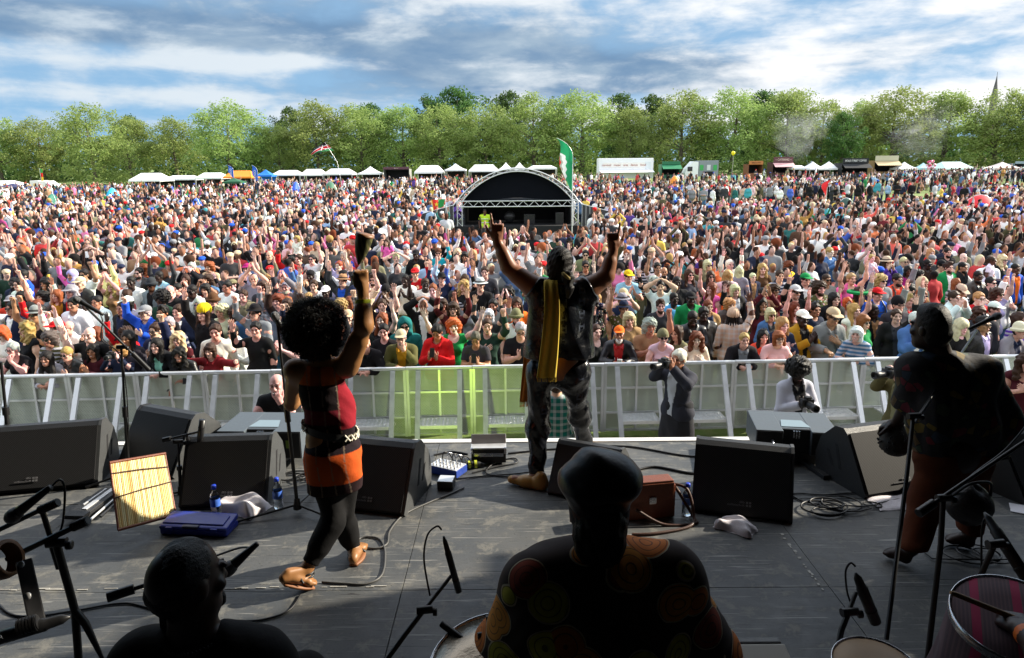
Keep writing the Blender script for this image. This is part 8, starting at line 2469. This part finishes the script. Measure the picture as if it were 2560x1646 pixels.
def drummer():
    Y = 2.05; b0 = PY(1500, 1500, Y); base = V3(b0.x, b0.y, ZST); skin = srgb('#2e1c12')
    S = Sdf(); hd = A3(1497, 1262, Y - .02); shL, shR = A3(1345, 1462, Y), A3(1672, 1458, Y)
    S.cap(shL, shR, .07, None, .06); S.ell(A3(1508, 1600, Y), (.20, .14, .26), .06); S.cap(A3(1505, 1440, Y), A3(1500, 1330, Y), .084, .076, .04); S.cap(A3(1400, 1420, Y), A3(1620, 1420, Y), .045, None, .05)
    elL, wrL = A3(1262, 1640, Y + .12), A3(1290, 1640, Y + .36); elR, wrR = A3(1765, 1640, Y + .12), A3(1720, 1650, Y + .36)
    for sh, el, wr, f in ((shL, elL, wrL, 1), (shR, elR, wrR, -1)): S.cap(sh, el, .062, .046, .06); S.cap(el, wr, .046, .030, .02); hand(S, wr, V3(.2 * f, 1, -.1), V3(0, 0, -1), curl=.4, flip=f, h=.007)
    z0 = ZST + .62; x0 = base[0]
    for s_ in (-1, 1): S.cap((x0 + .11 * s_, Y, z0), (x0 + .24 * s_, Y + .42, z0 - .02), .10, .065, .05); S.cap((x0 + .24 * s_, Y + .42, z0 - .02), (x0 + .24 * s_, Y + .40, ZST + .09), .062, .045, .03); S.cap((x0 + .24 * s_, Y + .38, ZST + .04), (x0 + .25 * s_, Y + .58, ZST + .04), .04, .03, .03)
    S.ell((x0, Y, z0 + .06), (.19, .15, .15), .06)
    Rm = rotz(R(180)) @ rotx(R(4)); head(S, hd, Rm, 1.0, 0, 'closed')
    o = hmesh(S, 'person', base, M['skin'], skin, None, .007)
    H = Sdf(); q = lambda x, y, z: hd + Rm @ V3(x, y, z)
    H.ell(q(0, .03, -.02), (.082, .085, .09), .02); H.ell(q(0, .045, -.10), (.080, .06, .085), .04); H.ell(q(0, -.13, -.03), (.08, .09, .12), .015, -1, 1); hmesh(H, 'hair', base, M['hair'], srgb('#0a0706'), o, .006, clumps(.004, 90, 3), [(q(0, 0, .03), (0, 0, 1))])
    C_ = Sdf(); C_.ell(q(0, .012, .080), (.124, .134, .050), .03); C_.cap(q(0, .012, .0), q(0, .012, .07), .092, .114, .03); C_.cap(q(-.06, .0, .088), q(.06, .02, .088), .052, .050, .04)
    hc = hmesh(C_, 'leather_cap', base, M['cap_leather'], (.02, .02, .02), o, .006, folds(.006, 34, 5), [(q(0, 0, .0), (0, 0, -1))])
    hb = Sdf(); hb.cap(q(0, .012, -.04), q(0, .012, .02), .090, .095, .02); hmesh(hb, 'head_band', base, M['band_print'], (.05, .02, .01), o, .006, None, [(q(0, 0, -.045), (0, 0, -1)), (q(0, 0, .012), (0, 0, 1))])
    T = Sdf(); T.cap(shL, shR, .10, None, .06); T.ell(A3(1508, 1610, Y), (.27, .19, .30), .07); T.cap(A3(1385, 1425, Y), A3(1635, 1422, Y), .078, None, .07); T.cap(shL + V3(.02, 0, .03), A3(1440, 1405, Y), .07, .06, .07); T.cap(shR + V3(-.02, 0, .03), A3(1570, 1405, Y), .07, .06, .07); T.ell(A3(1515, 1395, Y + .02), (.105, .10, .045), .015, -1, 1)
    T.cap(shL, elL, .105, .115, .06); T.cap(shR, elR, .105, .115, .06); T.cap(elL, elL + (wrL - elL) * .4, .11, .10, .05); T.cap(elR, elR + (wrR - elR) * .4, .11, .10, .05); T.cap(A3(1508, 1640, Y), (x0, Y, z0 + .05), .22, .24, .06)
    hmesh(T, 'shirt', base, M['wax_print'], (.1, .03, .02), o, .0085, folds(.011, 15, 3), [((0, 0, z0 - .02), (0, 0, -1))])
    U = Sdf(); U.cap(A3(1470, 1412, Y), A3(1560, 1408, Y), .06, None, .05); U.cap(A3(1510, 1420, Y), A3(1505, 1385, Y), .085, .075, .03); hmesh(U, 'undershirt', base, M['cloth'], srgb('#6a6a68'), o, .007, folds(.004, 30), [((0, 0, A3(1510, 1385, Y)[2]), (0, 0, 1))])
    nb = MB()
    for k in range(26): a = math.pi * (1.08 + .84 * k / 25); c = A3(1500, 1380, Y) - base; nb.lathe([(0, -.009), (.009, 0), (0, .009)], 8, None, Vector((c[0] + .092 * math.cos(a), c[1] + .085 * math.sin(a), c[2] + .012 * math.cos(a) ** 2)))
    nb.build('bead_necklace', M['black_plastic'], o)
    Tr = Sdf()
    for s_ in (-1, 1): Tr.cap((x0 + .11 * s_, Y, z0), (x0 + .24 * s_, Y + .42, z0 - .02), .115, .085, .05); Tr.cap((x0 + .24 * s_, Y + .42, z0 - .02), (x0 + .24 * s_, Y + .40, ZST + .12), .08, .065, .03)
    hmesh(Tr, 'trousers', base, M['cloth'], srgb('#1a1512'), o, .012)
    tag(o, 'seated drummer from behind in black leather cap and orange wax-print shirt', 'person', 'band on stage')
    st = empty('drum_stool', (x0, Y - .02, ZST)); MB().lathe([(0, .60), (.17, .60), (.18, .57), (.17, .53), (0, .53)], 24).build('seat', M['black_plastic'], st); 
    for a in (30, 150, 270): MB().tube([(0, 0, .5), (.22 * math.cos(R(a)), .22 * math.sin(R(a)), .01)], .012, 8).build('leg', M['chrome'], st)
    MB().tube([(0, 0, .1), (0, 0, .54)], .016, 8).build('post', M['chrome'], st); tag(st, 'round black stool under the drummer in the leather cap', 'stool')
M['cap_leather'] = mat('cap_leather', (.008, .007, .007), .36, 0, .3, 14, .12, .35)
M['band_print'] = patch_mat('printed_head_band', (.03, .012, .008), [(.09, .03, .015), (.05, .02, .02)], 30)
drummer()

# ---------------------------------------------------------------- seated man at left, close cropped hair
def seated_man():
    Y = 1.98; b0 = PY(470, 1500, Y); base = V3(b0.x, b0.y, ZST); skin = srgb('#2c1a11')
    S = Sdf(); hd = A3(474, 1448, Y); shL, shR = A3(352, 1655, Y), A3(660, 1640, Y - .02)
    S.cap(shL, shR, .072, None, .06); S.ell(A3(495, 1800, Y), (.20, .14, .26), .06); S.cap(A3(488, 1635, Y), A3(480, 1530, Y), .076, .072, .04); S.cap(A3(400, 1622, Y), A3(590, 1612, Y), .05, None, .05)
    x0 = base[0]; z0 = ZST + .46
    for s_, sh in ((-1, shL), (1, shR)):
        el = sh + V3(.06 * s_, .10, -.27); wr = el + V3(-.22 * s_, .20, -.06); S.cap(sh, el, .062, .046, .06); S.cap(el, wr, .046, .03, .02); hand(S, wr, V3(0, 1, 0), V3(0, 0, -1), curl=.4, flip=-s_, h=.007)
        S.cap((x0 + .11 * s_, Y, z0), (x0 + .2 * s_, Y + .42, z0), .10, .065, .05); S.cap((x0 + .2 * s_, Y + .42, z0), (x0 + .2 * s_, Y + .42, ZST + .09), .062, .045, .03); S.cap((x0 + .2 * s_, Y + .40, ZST + .04), (x0 + .2 * s_, Y + .6, ZST + .04), .04, .03, .03)
    S.ell((x0, Y, z0 + .06), (.19, .15, .15), .06)
    Rm = rotz(R(146)) @ rotx(R(4)); head(S, hd, Rm, 1.06, 0, 'closed')
    q = lambda x, y, z: hd + Rm @ V3(x, y, z)
    S.ell(q(0, .05, .0), (.082, .075, .10), .03)
    def paint(V, C, ro):
        p = (V - hd) @ Rm; m = (p[:, 2] > 9); C[m] = (.010, .008, .007, .85)
    o = hmesh(S, 'person', base, M['skin'], skin, None, .0065, None, (), paint)
    Hh = Sdf(); Hh.ell(q(0, .016, .040), (.083, .104, .092), .02); Hh.ell(q(0, .06, -.02), (.078, .062, .075), .03); Hh.ell(q(0, -.12, -.055), (.10, .09, .125), .012, -1, 1); Hh.ell(q(.083, .0, -.03), (.03, .035, .045), .01, -1, 1); Hh.ell(q(-.083, .0, -.03), (.03, .035, .045), .01, -1, 1); hmesh(Hh, 'hair', base, M['hair'], srgb('#0b0908'), o, .0055, clumps(.0022, 150, 2))
    G = Sdf(); G.ell(q(0, -.088, -.10), (.028, .022, .032), .01); hmesh(G, 'goatee', base, M['hair'], srgb('#0c0908'), o, .005, clumps(.004, 120, 2))
    T = Sdf(); T.cap(shL, shR, .085, None, .06); T.ell(A3(495, 1800, Y), (.23, .17, .30), .07); T.cap(A3(395, 1630, Y), A3(600, 1620, Y), .066, None, .06); T.ell(A3(485, 1590, Y), (.085, .085, .05), .015, -1, 1)
    for s_, sh in ((-1, shL), (1, shR)): el = sh + V3(.06 * s_, .10, -.27); T.cap(sh, el, .080, .075, .05)
    hmesh(T, 'shirt', base, M['cloth'], srgb('#101012'), o, .0085, folds(.010, 15, 2), [((0, 0, z0 - .02), (0, 0, -1))])
    nb = MB(); c = A3(487, 1585, Y) - base
    for k in range(28): a = math.pi * (1.0 + 1.0 * k / 27); nb.lathe([(0, -.008), (.008, 0), (0, .008)], 8, None, Vector((c[0] + .098 * math.cos(a), c[1] + .092 * math.sin(a), c[2] + .014 * math.cos(a) ** 2 - .006)))
    nb.build('bead_necklace', M['black_plastic'], o)
    for dx_ in (-.066, -.052, -.075): p0 = Vector((q(-dx_ * 1.05, .05, -.05) - base).tolist()); MB().tube([p0, p0 + Vector((-.004, 0, -.10)), p0 + Vector((0, 0, -.17))], .010, 6).build('braid', M['hair'], o)
    Tr = Sdf()
    for s_ in (-1, 1): Tr.cap((x0 + .11 * s_, Y, z0), (x0 + .2 * s_, Y + .42, z0), .115, .085, .05); Tr.cap((x0 + .2 * s_, Y + .42, z0), (x0 + .2 * s_, Y + .42, ZST + .12), .08, .065, .03)
    hmesh(Tr, 'trousers', base, M['cloth'], srgb('#151517'), o, .012)
    tag(o, 'seated musician at bottom left in black t-shirt and bead necklace, back turned', 'person', 'band on stage')
    st = empty('wooden_stool', (x0, Y, ZST)); MB().bbox((0, 0, .40), (.36, .34, .05), .012).build('seat', M['wood'], st)
    for a in (-.14, .14):
        for b_ in (-.13, .13): MB().tube([(a, b_, .38), (a * 1.15, b_ * 1.15, .0)], .02, 8).build('leg', M['wood'], st)
    tag(st, 'wooden stool under the seated musician at bottom left', 'stool')
seated_man()

# ---------------------------------------------------------------- second drummer, mostly out of the picture at right: fist and stick
def stick_player():
    Y = 2.12; fist = A3(2535, 1548, Y); base = V3(PY(2900, 1500, Y - .3).x, Y - .25, ZST); x0, y0 = base[0], base[1]
    S = Sdf(); z0 = ZST + .5; ch = V3(x0, y0, ZST + .95); shL, shR = ch + V3(-.2, .0, .16), ch + V3(.2, 0, .16); hd = ch + V3(-.03, .03, .42)
    S.cap(shL, shR, .07, None, .06); S.ell(ch, (.19, .14, .26), .06); S.cap(ch + V3(0, 0, .18), hd, .07, .065, .04); S.ell((x0, y0, z0 + .06), (.19, .15, .15), .06)
    el = (shL + fist) / 2 + V3(-.02, -.06, -.12); wr = fist + (el - fist) / np.linalg.norm(el - fist) * .075
    S.cap(shL, el, .06, .046, .06); S.cap(el, wr, .046, .030, .02); dF = (fist - wr); hand(S, wr, dF, V3(0, .3, -1), fist=True, flip=1, sc=1.08, h=.006)
    el2 = shR + V3(.08, .1, -.27); wr2 = el2 + V3(-.08, .25, .0); S.cap(shR, el2, .06, .046, .06); S.cap(el2, wr2, .046, .03, .02); hand(S, wr2, V3(0, 1, 0), V3(0, 0, -1), curl=.5, flip=-1, h=.007)
    for s_ in (-1, 1): S.cap((x0 + .11 * s_, y0, z0), (x0 + .25 * s_, y0 + .40, z0), .10, .065, .05); S.cap((x0 + .25 * s_, y0 + .40, z0), (x0 + .25 * s_, y0 + .4, ZST + .09), .062, .045, .03); S.cap((x0 + .25 * s_, y0 + .38, ZST + .04), (x0 + .25 * s_, y0 + .58, ZST + .04), .04, .03, .03)
    Rm = rotz(R(180)); head(S, hd, Rm, 1, 0, 'closed'); o = hmesh(S, 'person', base, M['skin'], srgb('#33201a'), None, .007)
    T = Sdf(); T.cap(shL, shR, .088, None, .06); T.ell(ch, (.215, .165, .29), .07); T.cap(shL, shL + (el - shL) * .5, .085, .08, .05); T.cap(shR, shR + (el2 - shR) * .5, .085, .08, .05); hmesh(T, 'shirt', base, M['cloth'], srgb('#1a1a1e'), o, .010, folds(.009, 16))
    d = Vector((wr - el).tolist()).normalized(); MB().lathe([(.036, -.014), (.038, 0), (.036, .014)], 16, d.to_track_quat('Z', 'Y').to_matrix(), Vector((wr - base).tolist()) - d * .012).build('wristband', col_mat('wband_e8701c', '#e8701c', .5), o)
    tag(o, 'drummer cut off at the right edge, orange wristband on the fist holding a stick', 'person', 'band on stage')
    a, b = PY(2376, 1481, Y + .03), PY(2560, 1555, Y - .01); r = empty('drumstick', a); m = MB(); m.tube([Vector((0, 0, 0)), (b - a) * .06, b - a], [.006, .009, .010], 10); m.build('stick', col_mat('stick_wood', '#8a6840', .55, .2, 30), r); tag(r, 'pale wooden drumstick pointing left over the striped drum cloth', 'drumstick')
stick_player()

# ---------------------------------------------------------------- people in the pit
PIT = [
 ('700 948 M l black bald b l chin -', 8, 'bald person in black, hand on chin, in the pit behind the left flat speaker', -10),
 ('1699 898 M j charcoal/light_grey short w m photo -', -52, 'photographer with long lens camera and dark open coat standing in the pit', 8.8),
 ('1990 928 F j light_grey/black afro k D phone -', 6, 'person in grey cardigan with lanyard looking down at camera behind the right flat speaker', 8.7),
 ('2268 925 M j olive/khaki bald b l photo -', -70, 'photographer in olive jacket half hidden behind the standing musician', 8.9),
 ('1392 965 M c teal short b l down -', 175, 'person in teal checked shirt in the pit behind the singer\'s legs', 9.0),
 ('2566 905 F k burgundy wavy b l chest -', -30, 'person in dark sleeveless top in the pit at the right picture edge', 9.0),
]
for ln, turn, lab, _ in PIT:
    d = unpack(ln); v = ray(d['x'], d['y']); sx, sz = v.x / v.y, v.z / v.y; s = 1.0 if d['sex'] == 'M' else .95
    Yp_ = (1.625 * s + .02 - CAMH) / sz; d['s'] = s; d['p'] = Vector((sx * Yp_, Yp_, .02)); d['label'] = lab; d['y'] = 700
    o = make_person(d, 'people in the pit'); o.scale = (s, s, s); o.rotation_euler = (0, 0, R(turn)); d['o'] = o
    if d['pose'] in ('photo', 'phone'):
        pts, lean, hc, Rm, mouth = pose_pts(d['pose'], d['sex'] == 'F'); wl_ = Vector(((pts[-1][2] + pts[1][2]) / 2).tolist()); mw = Matrix.LocRotScale(o.location, o.rotation_euler, o.scale)
        h_ = bpy.data.objects.new('camera', hold_mesh('camera')); col.objects.link(h_); h_.location = mw @ (wl_ + Vector((0, -.03, .04))); h_.rotation_euler = (0, 0, o.rotation_euler.z); h_.scale = (1.15, 1.6, 1.15)
        tag(h_, 'black camera held by the ' + lab.split(' standing')[0].split(' looking')[0].split(' half')[0], 'camera')
    if d['x'] == 1699:
        T = Sdf(); T.cap((-.06, 0, 1.0), (-.08, 0, .55), .15, .17, .05); T.cap((.06, 0, 1.0), (.08, 0, .55), .15, .17, .05); V, F, ro = T.mesh(.014, folds(.010, 14), cuts=[((0, 0, .52), (0, 0, -1)), ((0, 0, 1.08), (0, 0, 1))]); c_ = link('coat_skirt', np_mesh('coat_skirt', V, F, np.zeros((len(V), 4)), [M['cloth']]), None, o); c_.color = (*srgb('#2a2a2e'), 1)

# yellow-green stage lamp on the pit floor washing the barrier
def pit_lamp():
    p = Vector((-1.0, 6.55, .30)); r = empty('stage_lamp', (p.x, p.y, .02)); MB().lathe([(.0, -.12), (.10, -.12), (.11, .10), (.10, .10)], 18, Matrix.Rotation(R(-80), 3, 'X'), (0, 0, .22)).build('lamp_housing', M['black_metal'], r)
    y = MB(); y.tube([(-.14, 0, .22), (-.14, 0, .02), (.14, 0, .02), (.14, 0, .22)], .012, 6); y.build('yoke', M['black_metal'], r)
    l = bpy.data.lights.new('stage_lamp_light', 'SPOT'); l.energy = 75; l.color = (.66, 1.0, .08); l.spot_size = R(50); l.spot_blend = .8; l.shadow_soft_size = .08
    lo_ = bpy.data.objects.new('stage_lamp_light', l); col.objects.link(lo_); lo_.parent = r; lo_.location = (0, .12, .25); lo_.rotation_euler = Vector((.35, 3.9, .12)).to_track_quat('-Z', 'Y').to_euler()
    MB().lathe([(0, .095), (.098, .095)], 18, Matrix.Rotation(R(-80), 3, 'X'), (0, 0, .22)).build('lens', M['lamp_glow'], r)
    tag(r, 'yellow-green stage lamp on the pit floor lighting the centre barriers', 'stage lamp')
m_, t_, b_ = mat_base('lamp_glow'); b_.inputs['Emission Color'].default_value = (.6, 1, .1, 1); b_.inputs['Emission Strength'].default_value = 3; M['lamp_glow'] = m_
pit_lamp()
